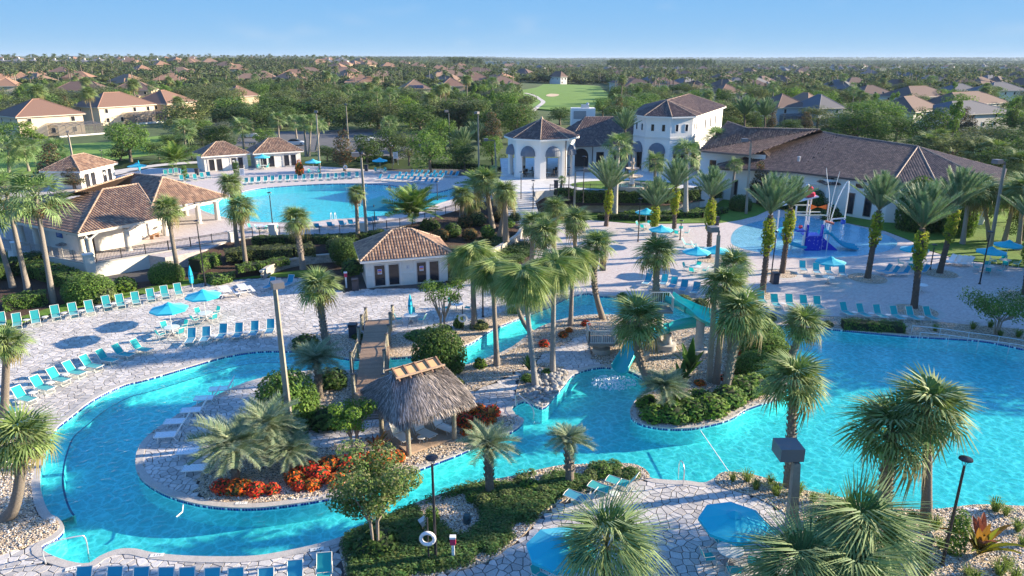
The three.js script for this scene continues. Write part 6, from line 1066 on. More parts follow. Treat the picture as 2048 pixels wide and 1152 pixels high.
function pinnateLeaf(seed, o) { // a feather palm leaf pointing along +x
const R = rng(seed), m = new MB(), { len = 2.6, n = 26, lf = 0.5, arch = 0.5, vee = 0.5, col = [0.085,0.15,0.06], tip = [0.14,0.2,0.085], w = 0.045, sweep = 0.7, droopL = 0.1 } = o;
const P = (t) => V(len * (t - 0.12 * arch * t * t), len * (0.10 * t - arch * t * t * 0.55), 0), st = 8;
m.color([0.19,0.2,0.09]); for (let i = 0; i < st; i++) { const a = P(i / st), b = P((i + 1) / st), q = 0.028 * (1 - i / st) + 0.006, q2 = 0.028 * (1 - (i + 1) / st) + 0.006; m.quad(V(a.x, a.y, -q), V(a.x, a.y, q), V(b.x, b.y, q2), V(b.x, b.y, -q2)); }
for (let i = 0; i < n; i++) for (const s of [-1,1]) {
const t = 0.16 + 0.84 * (i + R() * 0.5) / n, b = P(Math.min(1, t)), tg = P(Math.min(1, t + 0.03)).sub(P(t - 0.03)).normalize(), up = V(-tg.y, tg.x, 0), L = lf * (0.55 + 0.6 * Math.sin(Math.PI * Math.min(1,0.12 + t * 0.8))) * (0.85 + R() * 0.3);
const d = tg.clone().multiplyScalar(sweep).addScaledVector(V(0,0, s), 1).addScaledVector(up, vee * (0.7 + R() * 0.6)).normalize(), e = b.clone().addScaledVector(d, L); e.y -= droopL * L + R() * 0.05;
const mid = b.clone().addScaledVector(d, L * 0.5), wv = tg.clone().multiplyScalar(w / 2);
m.color(jit(R, col)).quad(b.clone().sub(wv), b.clone().add(wv), mid.clone().add(wv), mid.clone().sub(wv)).color(jit(R, tip)).tri(mid.clone().sub(wv), mid.clone().add(wv), e);
}
return m.geo();
}
const LEAVES = {
sabal: [1,2,3].map((s) => fanLeaf(s, { pet: 0.8, blade: 1.0, seg: 24, spread: 2.4, droop: 0.3, arch: 0.5, col: [0.135,0.235,0.05], tip: [0.24,0.33,0.10] })), sabalOld: [fanLeaf(4, { droop: 0.55, arch: 0.6, col: [0.13,0.17,0.05], tip: [0.24,0.22,0.08] })],
washy: [5,6].map((s) => fanLeaf(s, { pet: 1.0, blade: 1.0, seg: 20, spread: 1.9, droop: 0.3, arch: 0.3, col: [0.13,0.25,0.06], tip: [0.24,0.35,0.13] })),
ribbon: [7,8,9].map((s) => fanLeaf(s, { pet: 0.8, blade: 1.1, seg: 34, spread: 2.1, droop: 0.15, arch: 0.35, hang: 2.0, col: [0.125,0.23,0.045], tip: [0.29,0.38,0.11] })),
bush: [10,11,12].map((s) => fanLeaf(s, { pet: 0.85, blade: 1.3, seg: 22, spread: 1.25, droop: 0.75, arch: 0.55, col: [0.08,0.165,0.035], tip: [0.22,0.32,0.11] })),
date: [13,14,15].map((s) => pinnateLeaf(s, { len: 2.9, n: 40, lf: 0.5, arch: 0.22, vee: 0.6, w: 0.05, sweep: 1.0, col: [0.13,0.235,0.10], tip: [0.24,0.34,0.19] })),
pindo: [16,17,18].map((s) => pinnateLeaf(s, { len: 2.1, n: 46, lf: 0.62, arch: 1.2, vee: 0.7, w: 0.036, sweep: 0.7, droopL: 0.25, col: [0.20,0.28,0.15], tip: [0.36,0.43,0.26] })),
areca: [19,20,21].map((s) => pinnateLeaf(s, { len: 2.3, n: 22, lf: 0.55, arch: 0.85, vee: 0.35, w: 0.07, col: [0.13,0.25,0.03], tip: [0.24,0.34,0.045] })),
};
const PALM = { // [fronds, lowest and highest angle, trunk radius low and high, trunk colour, nominal reach]
sabal: { n: 44, el: [-0.7,1.4], r: [0.24,0.2], bark: [0.30,0.255,0.21], reach: 2.05, boots: true }, washy: { n: 34, el: [-0.8,1.3], r: [0.26,0.17], bark: [0.36,0.32,0.28], reach: 2.15 }, ribbon: { n: 42, el: [-0.3,1.42], r: [0.2,0.15], bark: [0.33,0.29,0.26], reach: 2.8 },
bush: { n: 40, el: [-0.15,1.5], r: [0.2,0.2], bark: [0.2,0.16,0.12], reach: 2.45 }, date: { n: 50, el: [0.6,1.52], r: [0.26,0.22], bark: [0.17,0.125,0.10], reach: 3.0, spikes: true }, pindo: { n: 40, el: [0.3,1.45], r: [0.22,0.22], bark: [0.26,0.22,0.18], reach: 2.35, boots: true }, areca: { n: 48, el: [0.3,1.5], r: [0.05,0.04], bark: [0.25,0.27,0.12], reach: 2.0 },
};
function crownLayout(type, seed) {
const R = rng(seed), s = PALM[type], out = [];
for (let i = 0; i < s.n; i++) { const f = (i + 0.5) / s.n, el = lerp(s.el[0], s.el[1], Math.pow(f, 0.85)) + (R() - 0.5) * 0.15, az = i * 2.39996 + (R() - 0.5) * 0.3, L = LEAVES[f < 0.14 && type === 'sabal' ? 'sabalOld' : type]; out.push({ g: L[i % L.length], m: new THREE.Matrix4().makeRotationFromEuler(new THREE.Euler((R() - 0.5) * (type === 'bush' || type === 'washy' ? 1.3 : 0.7), az, el, 'YZX')), k: 0.78 + R() * 0.36 }); }
return out;
}
const crownCache = {};
function farCrown(type, v) { return crownCache[type + v] ??= (() => { const m = new MB(); for (const f of crownLayout(type, 100 + v)) m.add(f.g, f.m.clone().scale(V(f.k, f.k, f.k))); return m.geo(); })(); }
function leafCloud(seed, o) { // leaves spread over a set of lumps [x, y, z, r]
const R = rng(seed), m = new MB(), { lumps, n, leaf = 0.14, pal, aspect = 0.55, shell = 0.35, up = 0.35, squash = 1 } = o, vol = lumps.map((l) => l[3] ** 2), tot = vol.reduce((a, b) => a + b, 0);
lumps.forEach((l, li) => {
const tone = 0.8 + R() * 0.4, cnt = Math.round(n * vol[li] / tot);
for (let i = 0; i < cnt; i++) {
const z = 2 * R() - 1, a = R() * 6.2832, q = Math.sqrt(1 - z * z), r = l[3] * (1 - shell * R() * R()), d = V(q * Math.cos(a), z, q * Math.sin(a)), c = V(l[0] + d.x * r, l[1] + d.y * r * squash, l[2] + d.z * r);
const nrm = V(d.x + (R() - 0.5) * 1.6, d.y + up + (R() - 0.5) * 1.6, d.z + (R() - 0.5) * 1.6).normalize(), t = V(R() - 0.5, R() - 0.5, R() - 0.5).cross(nrm).normalize(), b = nrm.clone().cross(t), s = leaf * (0.7 + R() * 0.7);
const p = pal[Math.floor(R() * pal.length)]; m.color(jit(R, shade(p, tone), 0.22,0.1));
const e0 = c.clone().addScaledVector(t, -s), e1 = c.clone().addScaledVector(t, s), w0 = c.clone().addScaledVector(b, s * aspect).addScaledVector(nrm, s * 0.18), w1 = c.clone().addScaledVector(b, -s * aspect).addScaledVector(nrm, s * 0.18);
m.tri(e0, w1, w0).tri(w0, w1, e1);
}
});
return m.geo();
}
const GREEN = { dark: [[0.045,0.10,0.02],[0.065,0.13,0.025],[0.09,0.16,0.03]], mid: [[0.08,0.17,0.026],[0.11,0.21,0.034],[0.145,0.245,0.045]], lime: [[0.14,0.25,0.03],[0.18,0.29,0.035],[0.11,0.21,0.03]], olive: [[0.105,0.145,0.045],[0.145,0.185,0.06],[0.085,0.12,0.035]], grey: [[0.11,0.14,0.09],[0.145,0.18,0.11],[0.085,0.115,0.065]] };
const fernGeo = leafCloud(300, { lumps: [[0,0,0,0.42],[0.05,-0.45,0,0.4],[0,0.4,0,0.36],[-0.05,-0.9,0,0.32]], n: 420, leaf: 0.13, aspect: 0.3, pal: [[0.27,0.32,0.02],[0.19,0.27,0.025],[0.36,0.37,0.03]], shell: 0.5 });
function palm(type, base, top, R_, label, o = {}) {
const name = { sabal: 'fan_palm', washy: 'tall_fan_palm', ribbon: 'ribbon_palm', bush: 'dwarf_fan_palm', date: 'date_palm', pindo: 'jelly_palm', areca: 'clumping_palm' }[type], s = PALM[type], t = thing(name, label, 'palm tree', base, 0, o.group), seed = seedOf(label), R = rng(seed), d = top.clone().sub(base), k = R_ / s.reach;
if (!o.noTrunk) {
const n = o.far ? 3 : 9, side = o.curve ?? 0, pts = Array.from({ length: n + 1 }, (_, i) => { const u = i / n, b = Math.pow(u, o.bend ?? 1); return V(d.x * b + side * Math.sin(Math.PI * u), d.y * u - (i ? 0 : 0.1), d.z * b); }), rr = pts.map((_, i) => { const u = i / n; return lerp(s.r[0], s.r[1], u) * (o.thick ?? 1) * (1 + 0.35 * Math.pow(1 - u, 8)); });
const col = o.bark ?? s.bark, tm = new MB(); tm.color(col).tube(pts, rr, o.far ? 6 : 10); const tr = tm.build('trunk', MAT.bark, t);
const C = new THREE.CatmullRomCurve3(pts);
if (!o.far && (s.boots || s.spikes)) { // stubs of old leaves up the trunk
const m = new MB(), from = s.spikes ? 0.04 : (o.boots ?? 0.35), cnt = Math.round(d.y * (1 - from) * 30);
for (let i = 0; i < cnt; i++) { const u = lerp(from, 1, i / cnt), p = C.getPoint(u), a = i * 2.39996, r = lerp(s.r[0], s.r[1], u) * (o.thick ?? 1), dir = V(Math.cos(a), 0, Math.sin(a)), sd = V(-dir.z, 0, dir.x).multiplyScalar(0.075), q = 0.7 + R() * 0.6; m.color(shade(col, q * (s.spikes ? 0.9 : 1.15))); const b0 = p.clone().addScaledVector(dir, r * 0.9), tp = p.clone().addScaledVector(dir, r + (s.spikes ? 0.06 : 0.11)); tp.y += 0.19; const md = p.clone().addScaledVector(dir, r + 0.05); md.y -= 0.04; m.tri(b0.clone().add(sd), md, tp).tri(md, b0.clone().sub(sd), tp); }
m.build('leaf_bases', MAT.bark, t, 'stuff');
}
if (o.skirt) { const p = C.getPoint(0.9); const g = leafCloud(seed + 1, { lumps: [[p.x, p.y - 0.1, p.z, 0.5],[p.x, p.y - 0.55, p.z, 0.42]], n: 130, leaf: 0.28, aspect: 0.16, pal: [[0.30,0.17,0.09],[0.36,0.24,0.14],[0.24,0.15,0.09]], up: -0.4 }); mesh('old_leaf_skirt', g, MAT.leaf, t); }
if (o.fern) for (const u of [o.fern, o.fern - 0.13]) { const p = C.getPoint(u); const f = mesh('fern', fernGeo, MAT.leaf, t); f.position.copy(p); f.rotation.y = R() * 6; f.scale.setScalar(1.5); }
}
if (o.far) { const c = mesh('crown', farCrown(type, Math.floor(R() * 3)), MAT.frond, t); c.position.copy(d); c.rotation.y = R() * 6.28; c.scale.setScalar(k); }
else for (const f of crownLayout(type, seed)) { const q = mesh('frond', f.g, MAT.frond, t); q.matrixAutoUpdate = true; q.applyMatrix4(new THREE.Matrix4().makeScale(k * f.k, k * f.k, k * f.k).premultiply(f.m)); q.position.add(d); if (type === 'areca') q.position.add(V((R() - 0.5) * 1.3,-0.5 * R(), (R() - 0.5) * 1.3)); }
return t;
}
function palmAt(type, bx, by, cx, cy, rpx, label, o = {}) { const b = G(bx, by, o.level ?? 0), t = atZ(cx, cy, b.z + (o.dz ?? 0)); return palm(type, b, t, rpx * t.distanceTo(camera.position) / LENS, label, o); }
// foreground
palmAt('bush', 1215,1215,1212,1100,112, 'big dwarf fan palm at the bottom edge beside the front flagstones', { boots: 0 });
palmAt('bush', 1715,1170,1712,1080,125, 'large dwarf fan palm behind the big square lamp at the lower right'); palmAt('bush', 1600,1230,1595,1150,110, 'large dwarf fan palm at the bottom edge under the big square lamp'); palmAt('bush', 1700,1240,1700,1170,110, 'large dwarf fan palm at the bottom edge, right one of the clump');
palmAt('sabal', 1765,1030,1782,872,98, 'stout fan palm on the lower right bank, front one of the pair', { boots: 0.05, thick: 1.35 }); palmAt('sabal', 1853,1038,1856,825,88, 'slimmer fan palm on the lower right bank, rear one of the pair', { boots: 0.8 });
palmAt('sabal', 1577,972,1588,768,76, 'fan palm standing on the front bank behind the big square lamp', { boots: 0.1 }); palmAt('sabal', 1566,742,1606,652,56, 'fan palm that leans right at the tip of the slide bed', { boots: 0.1, bend: 0.7 });
palmAt('sabal', 1448,800,1482,632,74, 'fan palm leaning right in the red flowered slide bed', { boots: 0.25, bend: 1.3, thick: 1.2 }); palmAt('sabal', 1432,768,1450,575,62, 'smooth trunked fan palm behind the red flowered bed', { boots: 0.85 }); palmAt('sabal', 1462,706,1468,535,48, 'fan palm behind the square lamp over the slide channel', { boots: 0.8 });
palmAt('sabal', 1312,772,1274,645,74, 'fan palm that curves left in front of the slide', { boots: 0.3, bend: 0.55, thick: 1.25, curve: -0.25 }); palmAt('sabal', 1312,600,1313,512,54, 'stout fan palm on the far bank behind the slide', { boots: 0.05, thick: 1.3 }); palmAt('sabal', 1206,638,1194,495,50, 'fan palm with a bowed trunk over the channel', { boots: 0.35, curve: -0.5 });
palmAt('ribbon', 949,657,944,515,60, 'fan palm with hanging ribbons left of the channel', { thick: 1.2 }); palmAt('ribbon', 994,731,985,545,58, 'ribbon palm with a slim trunk at the near side of the channel'); palmAt('ribbon', 1071,773,1048,562,70, 'ribbon palm with the palest trunk at the rock bed', { bark: [0.4,0.39,0.38] }); palmAt('ribbon', 1105,748,1108,540,62, 'ribbon palm with a grey trunk right of the rock bed', { bark: [0.38,0.36,0.34] }); palmAt('ribbon', 1141,652,1146,520,56, 'ribbon palm beside the far bank of the channel'); palmAt('ribbon', 1063,663,1030,560,55, 'ribbon palm whose trunk curves left at the channel', { bend: 0.6, curve: -0.3 });
palmAt('sabal', 1090,560,1090,470,46, 'fan palm in the middle clump behind the ribbon palms', { far: true }); palmAt('sabal', 1062,545,1066,450,42, 'fan palm at the left of the clump behind the ribbon palms', { far: true }); palmAt('sabal', 1150,540,1150,445,42, 'fan palm at the right of the clump behind the ribbon palms', { far: true }); palmAt('sabal', 1108,500,1110,418,36, 'fan palm at the foot of the plaza stair', { far: true });
palmAt('sabal', 654,688,637,578,54, 'fan palm with a bristly trunk left of the footbridge', { boots: 0.12, bend: 0.5, thick: 1.15 }); palmAt('sabal', 606,536,592,442,39, 'fan palm on the mulched slope with a pale bristly trunk', { boots: 0.3, level: 0.9, thick: 1.2 }); palmAt('sabal', 358,558,335,422,37, 'fan palm in front of the pavilion wall', { boots: 0.75 }); palmAt('sabal', 492,534,480,420,39, 'fan palm with a leaning trunk by the pavilion porch', { boots: 0.75, level: 0.4, skirt: true }); palmAt('sabal', 475,497,461,370,32, 'fan palm behind the pavilion porch', { boots: 0.8, level: 1, far: true });
palmAt('washy', 107,606,72,398,66, 'tall fan palm with a red brown upper trunk, right of the left group', { skirt: true }); palmAt('washy', 56,582,14,392,60, 'tall fan palm with a rusty trunk, middle of the left group', { skirt: true }); palmAt('washy', 26,575,-18,425,52, 'tall fan palm at the left edge, partly outside');
palmAt('sabal', 8,832,14,690,44, 'fan palm at the left edge behind the loungers', { boots: 0.8 }); palmAt('sabal', 6,1040,45,882,72, 'fan palm with a curved trunk in the left gravel bed', { boots: 0.6, bend: 0.55, thick: 1.1 });
palmAt('pindo', 472,965,468,905,84, 'grey green jelly palm at the front of the island tip'); palmAt('pindo', 528,930,535,862,72, 'jelly palm at the foot of the tall island pole'); palmAt('pindo', 590,950,580,908,55, 'low jelly palm beside the red flowers of the island'); palmAt('pindo', 640,795,634,728,54, 'jelly palm at the back of the island', { bend: 0.7 }); palmAt('pindo', 980,988,976,900,62, 'green jelly palm in the foreground bed by the lagoon'); palmAt('pindo', 1140,970,1137,888,50, 'small jelly palm on the foreground bank', {}); palmAt('pindo', 1335,820,1330,782,54, 'arching jelly palm at the front of the slide bed');
// middle ground: date palms of the paved deck
const date = (bx, by, cx, cy, r, label, o) => palmAt('date', bx, by, cx, cy + r * 0.62, r * 1.25, label, { fern: 0.84, ...o });
date(1212,452,1219,350,52, 'date palm before the fountain lawn, leftmost of the date palms'); date(1308,478,1311,388,46, 'date palm with a yellow fern at the lawn edge'); date(1348,464,1352,350,42, 'slim date palm left of the clubhouse wing'); date(1417,516,1423,368,46, 'date palm with a slender dark trunk above the folded loungers'); date(1525,585,1541,392,62, 'date palm left of the splash structure'); date(1564,546,1582,388,46, 'date palm directly before the splash structure'); date(1735,556,1758,388,54, 'date palm in a gravel ring right of the splash pad'); date(1828,616,1845,418,62, 'date palm in the nearest gravel ring'); date(1879,546,1913,382,54, 'date palm in the gravel ring nearest the lawn'); date(2050,590,2066,420,50, 'date palm at the right edge, mostly outside');
palmAt('date', 1400,300,1403,252,48, 'date palm that rises behind the tower side', { far: true, level: PLAZA }); palmAt('date', 1254,350,1250,262,42, 'date palm against the front wing roof', { far: true, level: PLAZA }); palmAt('date', 1490,285,1489,232,36, 'date palm behind the clubhouse roof, left one', { far: true }); palmAt('date', 1530,285,1530,235,34, 'date palm behind the clubhouse roof, right one', { far: true });
const wf = (bx, by, cx, cy, r, label, o) => palmAt('washy', bx, by, cx, cy, r, label, { far: true, ...o });
wf(1229,428,1237,292,38, 'fan palm with a stout pale trunk before the octagonal pavilion', { level: 0.3, thick: 1.4, bark: [0.5,0.49,0.47] }); wf(1371,430,1374,308,38, 'fan palm with a stout pale trunk below the tower', { level: 0.3, thick: 1.4, bark: [0.5,0.49,0.47] }); wf(1424,345,1434,280,34, 'fan palm with a rusty trunk before the rear wing', { level: PLAZA, thick: 1.3, bark: [0.26,0.14,0.10] }); wf(1462,412,1470,330,20, 'small fan palm before the right wing wall'); wf(1310,380,1310,326,30, 'low fan palm below the tower arches', { level: PLAZA }); wf(1121,382,1124,360,12, 'tiny young palm on the plaza hedge corner', { level: PLAZA }); wf(1395,340,1390,318,24, 'fan palm at the foot of the tower', { level: PLAZA });
for (const [bx, by, cx, cy, r, says] of [[1925,488,1938,388,40, 'leaning left'],[1980,482,1966,392,40, 'with a forked pale trunk'],[1942,468,1960,372,32, 'behind the others'],[2008,486,2030,395,40, 'beside the leaning pole'],[2036,500,2048,385,38, 'at the right edge']]) palmAt('sabal', bx, by, cx, cy, r, `fan palm on the right lawn, the one ${says}`, { far: true, thick: 1.2, bark: [0.42,0.38,0.34] });
for (const [bx, by, cx, cy, r, says] of [[1845,330,1857,290,30, 'first from the left'],[1880,325,1875,282,30, 'second from the left'],[1935,345,1952,312,34, 'third from the left'],[1990,345,1990,308,36, 'fourth from the left'],[2030,370,2035,330,34, 'nearest the right edge'],[2040,420,2045,375,34, 'lowest at the right edge']]) palmAt('sabal', bx, by, cx, cy, r, `fan palm behind the right end of the clubhouse, ${says}`, { far: true });
palmAt('sabal', 716,478,712,388,26, 'fan palm beside the tall pole at the upper pool', { level: UP, far: true, skirt: true });
for (const [x, y, cx, cy, r, says, L] of [[822,462,826,428,62, 'golden green clumping palm on the near bank of the upper pool', UP],[352,352,352,326,34, 'golden green clumping palm left of the pool houses', UP],[958,420,958,378,40, 'clumping palm right of the upper pool', UP]]) palmAt('areca', x, y, cx, cy, r, says, { level: L, far: L > 0 && r < 50 });
for (const [bx, by, cx, cy, r, says] of [[922,446,925,392,32, 'left one'],[985,455,972,366,44, 'tallest one'],[1012,482,1010,385,36, 'right one'],[1000,470,1012,400,34, 'front one'],[935,430,945,405,34, 'lowest one']]) palmAt('sabal', bx, by, cx, cy, r, `fan palm in the dense group right of the upper pool, ${says}`, { level: 1.2, far: true, thick: 1.3 });
for (const [bx, by, cx, cy, r, says] of [[372,305,368,260,30, 'drooping fan palm left of the pool houses'],[488,300,484,254,26, 'drooping fan palm between the pool house roofs'],[612,312,608,248,22, 'slim fan palm right of the pool houses, left one'],[618,312,622,246,24, 'slim fan palm right of the pool houses, middle one'],[632,300,640,252,20, 'slim fan palm right of the pool houses, right one'],[558,285,556,240,22, 'fan palm above the right pool house'],[594,282,590,244,20, 'fan palm behind the right pool house'],[780,306,778,248,24, 'fan palm standing in the parking lot trees'],[1150,300,1080,262,1, '']].filter((a) => a[5])) palmAt('washy', bx, by, cx, cy, r, says, { far: true, level: UP });
for (const [bx, by, cx, cy, r, says] of [[58,342,48,300,30, 'yellow green drooping palm left of the magnolia'],[18,345,16,300,34, 'palm with a bristly trunk at the left edge lawn'],[95,330,110,300,28, 'yellow green drooping palm behind the magnolia'],[985,300,955,285,40, 'broad feathery palm left of the octagonal pavilion'],[912,320,925,296,40, 'wide dark feathery palm right of the lounger block']]) palmAt(says.includes('feathery') ? 'date' : 'washy', bx, by, cx, cy, r, says, { far: true, level: UP });

// ---------------------------------------------------------------- hedges, shrubs, flowers, small plants
function hedge(label, pts, w, h, pal = GREEN.dark, o = {}) { // clipped hedge along a line: dark core and leaves over its faces
const t = thing('hedge', label, 'hedge', V(0,0,0), 0, o.group), R = rng(seedOf(label)), core = new MB(), lf = new MB(), dens = o.dens ?? 130, s0 = o.leaf ?? 0.085;
for (let i = 0; i + 1 < pts.length; i++) {
const a = pts[i], b = pts[i + 1], d = b.clone().sub(a), L = d.length(), dir = d.clone().divideScalar(L), sd = V(-dir.z, 0, dir.x);
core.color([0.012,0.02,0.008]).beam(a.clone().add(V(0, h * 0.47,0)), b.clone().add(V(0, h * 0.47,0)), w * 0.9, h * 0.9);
const n = Math.round(L * (w + 2 * h) * dens);
for (let k = 0; k < n; k++) {
const u = R() * (L + 0.1) - 0.05, e = R() * (w + 2 * h), [x, y, nx, ny] = e < h ? [-w / 2, e, -1,0.25] : e < h + w ? [e - h - w / 2, h, 0,1] : [w / 2, e - h - w, 1,0.25], bump = 0.07 * Math.sin(u * 2.3 + x * 3) + 0.05 * Math.sin(u * 5.1 + y * 4);
const c = a.clone().addScaledVector(dir, u).addScaledVector(sd, x + nx * (bump + (R() - 0.7) * 0.1)).add(V(0, Math.max(0.03, y + ny * (bump + (R() - 0.6) * 0.12)), 0));
const nr = sd.clone().multiplyScalar(nx).add(V((R() - 0.5) * 1.5, ny + (R() - 0.3) * 1.2, (R() - 0.5) * 1.5)).normalize(), tt = V(R() - 0.5, R() - 0.5, R() - 0.5).cross(nr).normalize(), bb = nr.clone().cross(tt), s = s0 * (0.7 + R() * 0.7);
lf.color(jit(R, pal[Math.floor(R() * pal.length)],0.3)); const e0 = c.clone().addScaledVector(tt, -s), e1 = c.clone().addScaledVector(tt, s), w0 = c.clone().addScaledVector(bb, s * 0.6), w1 = c.clone().addScaledVector(bb, -s * 0.6); lf.tri(e0, w1, w0).tri(w0, w1, e1);
}
}
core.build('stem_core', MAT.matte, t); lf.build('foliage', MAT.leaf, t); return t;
}
const shrubProto = {};
function shrub(kind, p, r, h, label, group) { // rounded shrub, sizes by scaling a prototype
const defs = { dark: GREEN.dark, mid: GREEN.mid, lime: GREEN.lime, olive: GREEN.olive, rusty: [[0.16,0.10,0.03],[0.10,0.11,0.03],[0.22,0.12,0.04]], redflower: [[0.74,0.05,0.025],[0.82,0.12,0.025],[0.10,0.15,0.03],[0.68,0.035,0.035],[0.80,0.09,0.03]], orange: [[0.85,0.24,0.02],[0.78,0.12,0.02],[0.16,0.2,0.03],[0.80,0.17,0.03]] };
const big = r > 1.62, key = kind + big, g = shrubProto[key] ??= leafCloud(seedOf(key), { lumps: big ? [[0,0.45,0,0.82],[0.12,0.42,0.1,0.74],[-0.12,0.44,-0.06,0.74],[0,0.25,0,0.8]] : [[0,0.42,0,0.62],[0.3,0.35,0.1,0.46],[-0.28,0.36,-0.12,0.48],[0.02,0.32,0.3,0.46],[0.05,0.3,-0.3,0.46]], n: big ? 8000 : kind.includes('flower') || kind === 'orange' ? 620 : 760, leaf: big ? 0.04 : kind.includes('flower') || kind === 'orange' ? 0.1 : 0.1, pal: defs[kind], shell: 0.3, aspect: 0.6 });
r *= 1.2; h *= 1.2; const t = thing(kind === 'redflower' || kind === 'orange' ? 'flowering_shrub' : 'shrub', label, 'shrub', p, (seedOf(label) % 628) / 100, group); const m = mesh('foliage', g, MAT.leaf, t); m.scale.set(r, h, r);
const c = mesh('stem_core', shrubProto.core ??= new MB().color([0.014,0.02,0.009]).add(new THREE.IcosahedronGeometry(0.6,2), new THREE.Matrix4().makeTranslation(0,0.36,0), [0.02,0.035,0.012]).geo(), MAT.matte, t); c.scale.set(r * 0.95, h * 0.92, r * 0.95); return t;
}
const shrubAt = (kind, px, py, rpx, hk, label, level = 0, group) => { const p = G(px, py, level), r = rpx * p.distanceTo(camera.position) / LENS; return shrub(kind, p, r, r * hk, label, group); };
shrubAt('mid', 578,846,58,1.25, 'large clipped round shrub on the island left of the thatched shelter'); shrubAt('dark', 655,848,46,0.6, 'dark low shrub in the shade beside the large round shrub'); shrubAt('dark', 878,740,52,1.2, 'large round dark shrub between the channel and the shelter'); shrubAt('dark', 612,698,32,0.75, 'round dark shrub on the bank left of the footbridge'); shrubAt('dark', 663,770,40,0.7, 'dark shrub at the back of the island beside the jelly palm'); shrubAt('dark', 718,677,16,0.6, 'small dark shrub at the left footbridge post');
shrubAt('mid', 843,675,36,0.3, 'low spreading green shrub right of the footbridge'); shrubAt('mid', 890,660,16,0.6, 'small green shrub under the little pale trunked tree'); shrubAt('mid', 918,655,13,1.6, 'narrow upright shrub beside the ring buoy'); shrubAt('olive', 958,655,24,0.5, 'low shrub at the foot of the ribbon palm'); shrubAt('mid', 1028,625,16,0.6, 'small shrub near the channel bend');
shrubAt('lime', 1245,598,14,0.8, 'small shrub at the channel far bank'); shrubAt('mid', 1330,598,16,0.7, 'round shrub at the foot of the far bank fan palm'); shrubAt('olive', 1366,606,22,0.6, 'low shrub between the far bank loungers and the channel, left'); shrubAt('olive', 1400,612,18,0.7, 'low shrub between the far bank loungers and the channel, right');
for (const [x, y, r, says] of [[1460,640,14, 'first'],[1500,650,16, 'second'],[1540,640,15, 'third'],[1655,652,12, 'fourth']]) shrubAt('olive', x, y, r, 0.7, `small shrub on the gravel of the far channel bank, ${says} from the left`);
[[1308,838,26],[1345,838,30],[1385,832,30],[1420,826,32],[1455,808,32],[1480,790,32],[1505,782,30],[1512,752,34],[1530,720,36],[1545,745,30],[1520,690,34],[1492,676,30],[1295,815,22],[1360,815,26],[1400,805,24]].forEach(([x, y, r], i) => shrubAt(i % 3 ? 'mid' : 'lime', x, y, r * 1.25,0.75, `leafy green shrub along the rim of the slide bed, ${NTH[i]} counted from the front left`, 0, 'green shrubs of the slide bed'));
[[1470,700],[1488,712],[1478,730],[1500,722],[1466,745],[1490,745],[1448,760],[1472,765],[1508,705],[1440,790],[1455,775],[1400,770]].forEach(([x, y], i) => shrubAt(i % 4 === 3 ? 'orange' : 'redflower', x, y, 13,0.75, `red flowering shrub in the slide bed, ${NTH[i]} counted from the back`, 0, 'red flowers of the slide bed'));
shrubAt('redflower', 1171,651,11,0.9, 'small red flowered shrub beside the slide landing'); shrubAt('redflower', 1088,692,13,0.9, 'small red flowered shrub beside the ribbon palm trunk'); shrubAt('orange', 1126,674,12,0.9, 'orange and green shrub on the gravel by the plaza, right one'); shrubAt('orange', 1138,664,9,0.9, 'orange and green shrub on the gravel by the plaza, smaller one');
[[445,980,24,0.7],[478,984,26,0.8],[512,986,24,0.7],[545,984,18,0.8],[590,962,24,0.8],[615,950,28,0.85],[640,960,26,0.8],[660,940,28,0.85],[690,938,28,0.8],[715,932,26,0.8],[742,930,26,0.8],[600,978,18,0.8],[672,968,22,0.8],[770,925,24,0.8],[795,920,20,0.8],[625,975,20,0.8]].forEach(([x, y, r, h], i) => shrubAt(i % 3 === 1 || i > 11 ? 'orange' : 'redflower', x, y, r, h, `red orange flowering shrub of the island's front border, ${NTH[i]} of sixteen`, 0, "flowers of the island's front border"));
[[930,850,22],[945,868,26],[960,850,22],[975,845,20],[985,830,20],[955,828,22],[925,832,18]].forEach(([x, y, r], i) => shrubAt(i % 2 ? 'orange' : 'redflower', x, y, r, 0.85, `red orange flowering shrub right of the thatched shelter, ${NTH[i]} of seven`, 0, 'flowers right of the shelter'));
shrubAt('olive', 917,770,13,0.9, 'yellowish shrub behind the thatched shelter'); shrubAt('lime', 960,735,15,1.2, 'spiky yellow green shrub on the gravel by the channel');
{ const c = thing('column_shrub', 'clipped narrow green column beside the tall island pole', 'shrub', G(608,905)); const g = leafCloud(77, { lumps: [[0,0.35,0,0.38],[0,0.8,0,0.38],[0,1.25,0,0.37],[0,1.6,0,0.32]], n: 1500, leaf: 0.05, pal: GREEN.mid }); mesh('foliage', g, MAT.leaf, c); copyOf(c, 'clipped narrow column behind the foot of the tall island pole', G(596,880), 1,0.9); copyOf(c, 'clipped narrow column behind the foreground lamp post', G(866,1082), 2,1.0); copyOf(c, 'clipped green column behind the lower right lamp post', G(1906,1108), 3,1.25); copyOf(c, 'conical shrub among the upper deck loungers, left', G(371,360, UP), 1,1.4); copyOf(c, 'conical shrub among the upper deck loungers, right', G(474,353, UP), 2,1.5); }
[[965,1010,22],[990,1020,18],[1010,998,20],[1060,980,24],[1180,958,20],[1205,950,22],[1235,955,16],[1255,948,14],[1085,990,20],[945,1000,18],[1040,970,18],[1150,962,16]].forEach(([x, y, r], i) => shrubAt(i % 2 ? 'mid' : 'olive', x, y, r, 0.8, `rounded green shrub of the foreground bed along the lagoon, ${NTH[i]} of twelve`, 0, 'shrubs of the foreground bed'));
shrubAt('dark', 760,1100,46,0.75, 'dark leafy shrub under the pale trunked tree in the foreground'); shrubAt('dark', 735,1110,34,0.8, 'dark fern like shrub left of the pale trunks in the foreground');
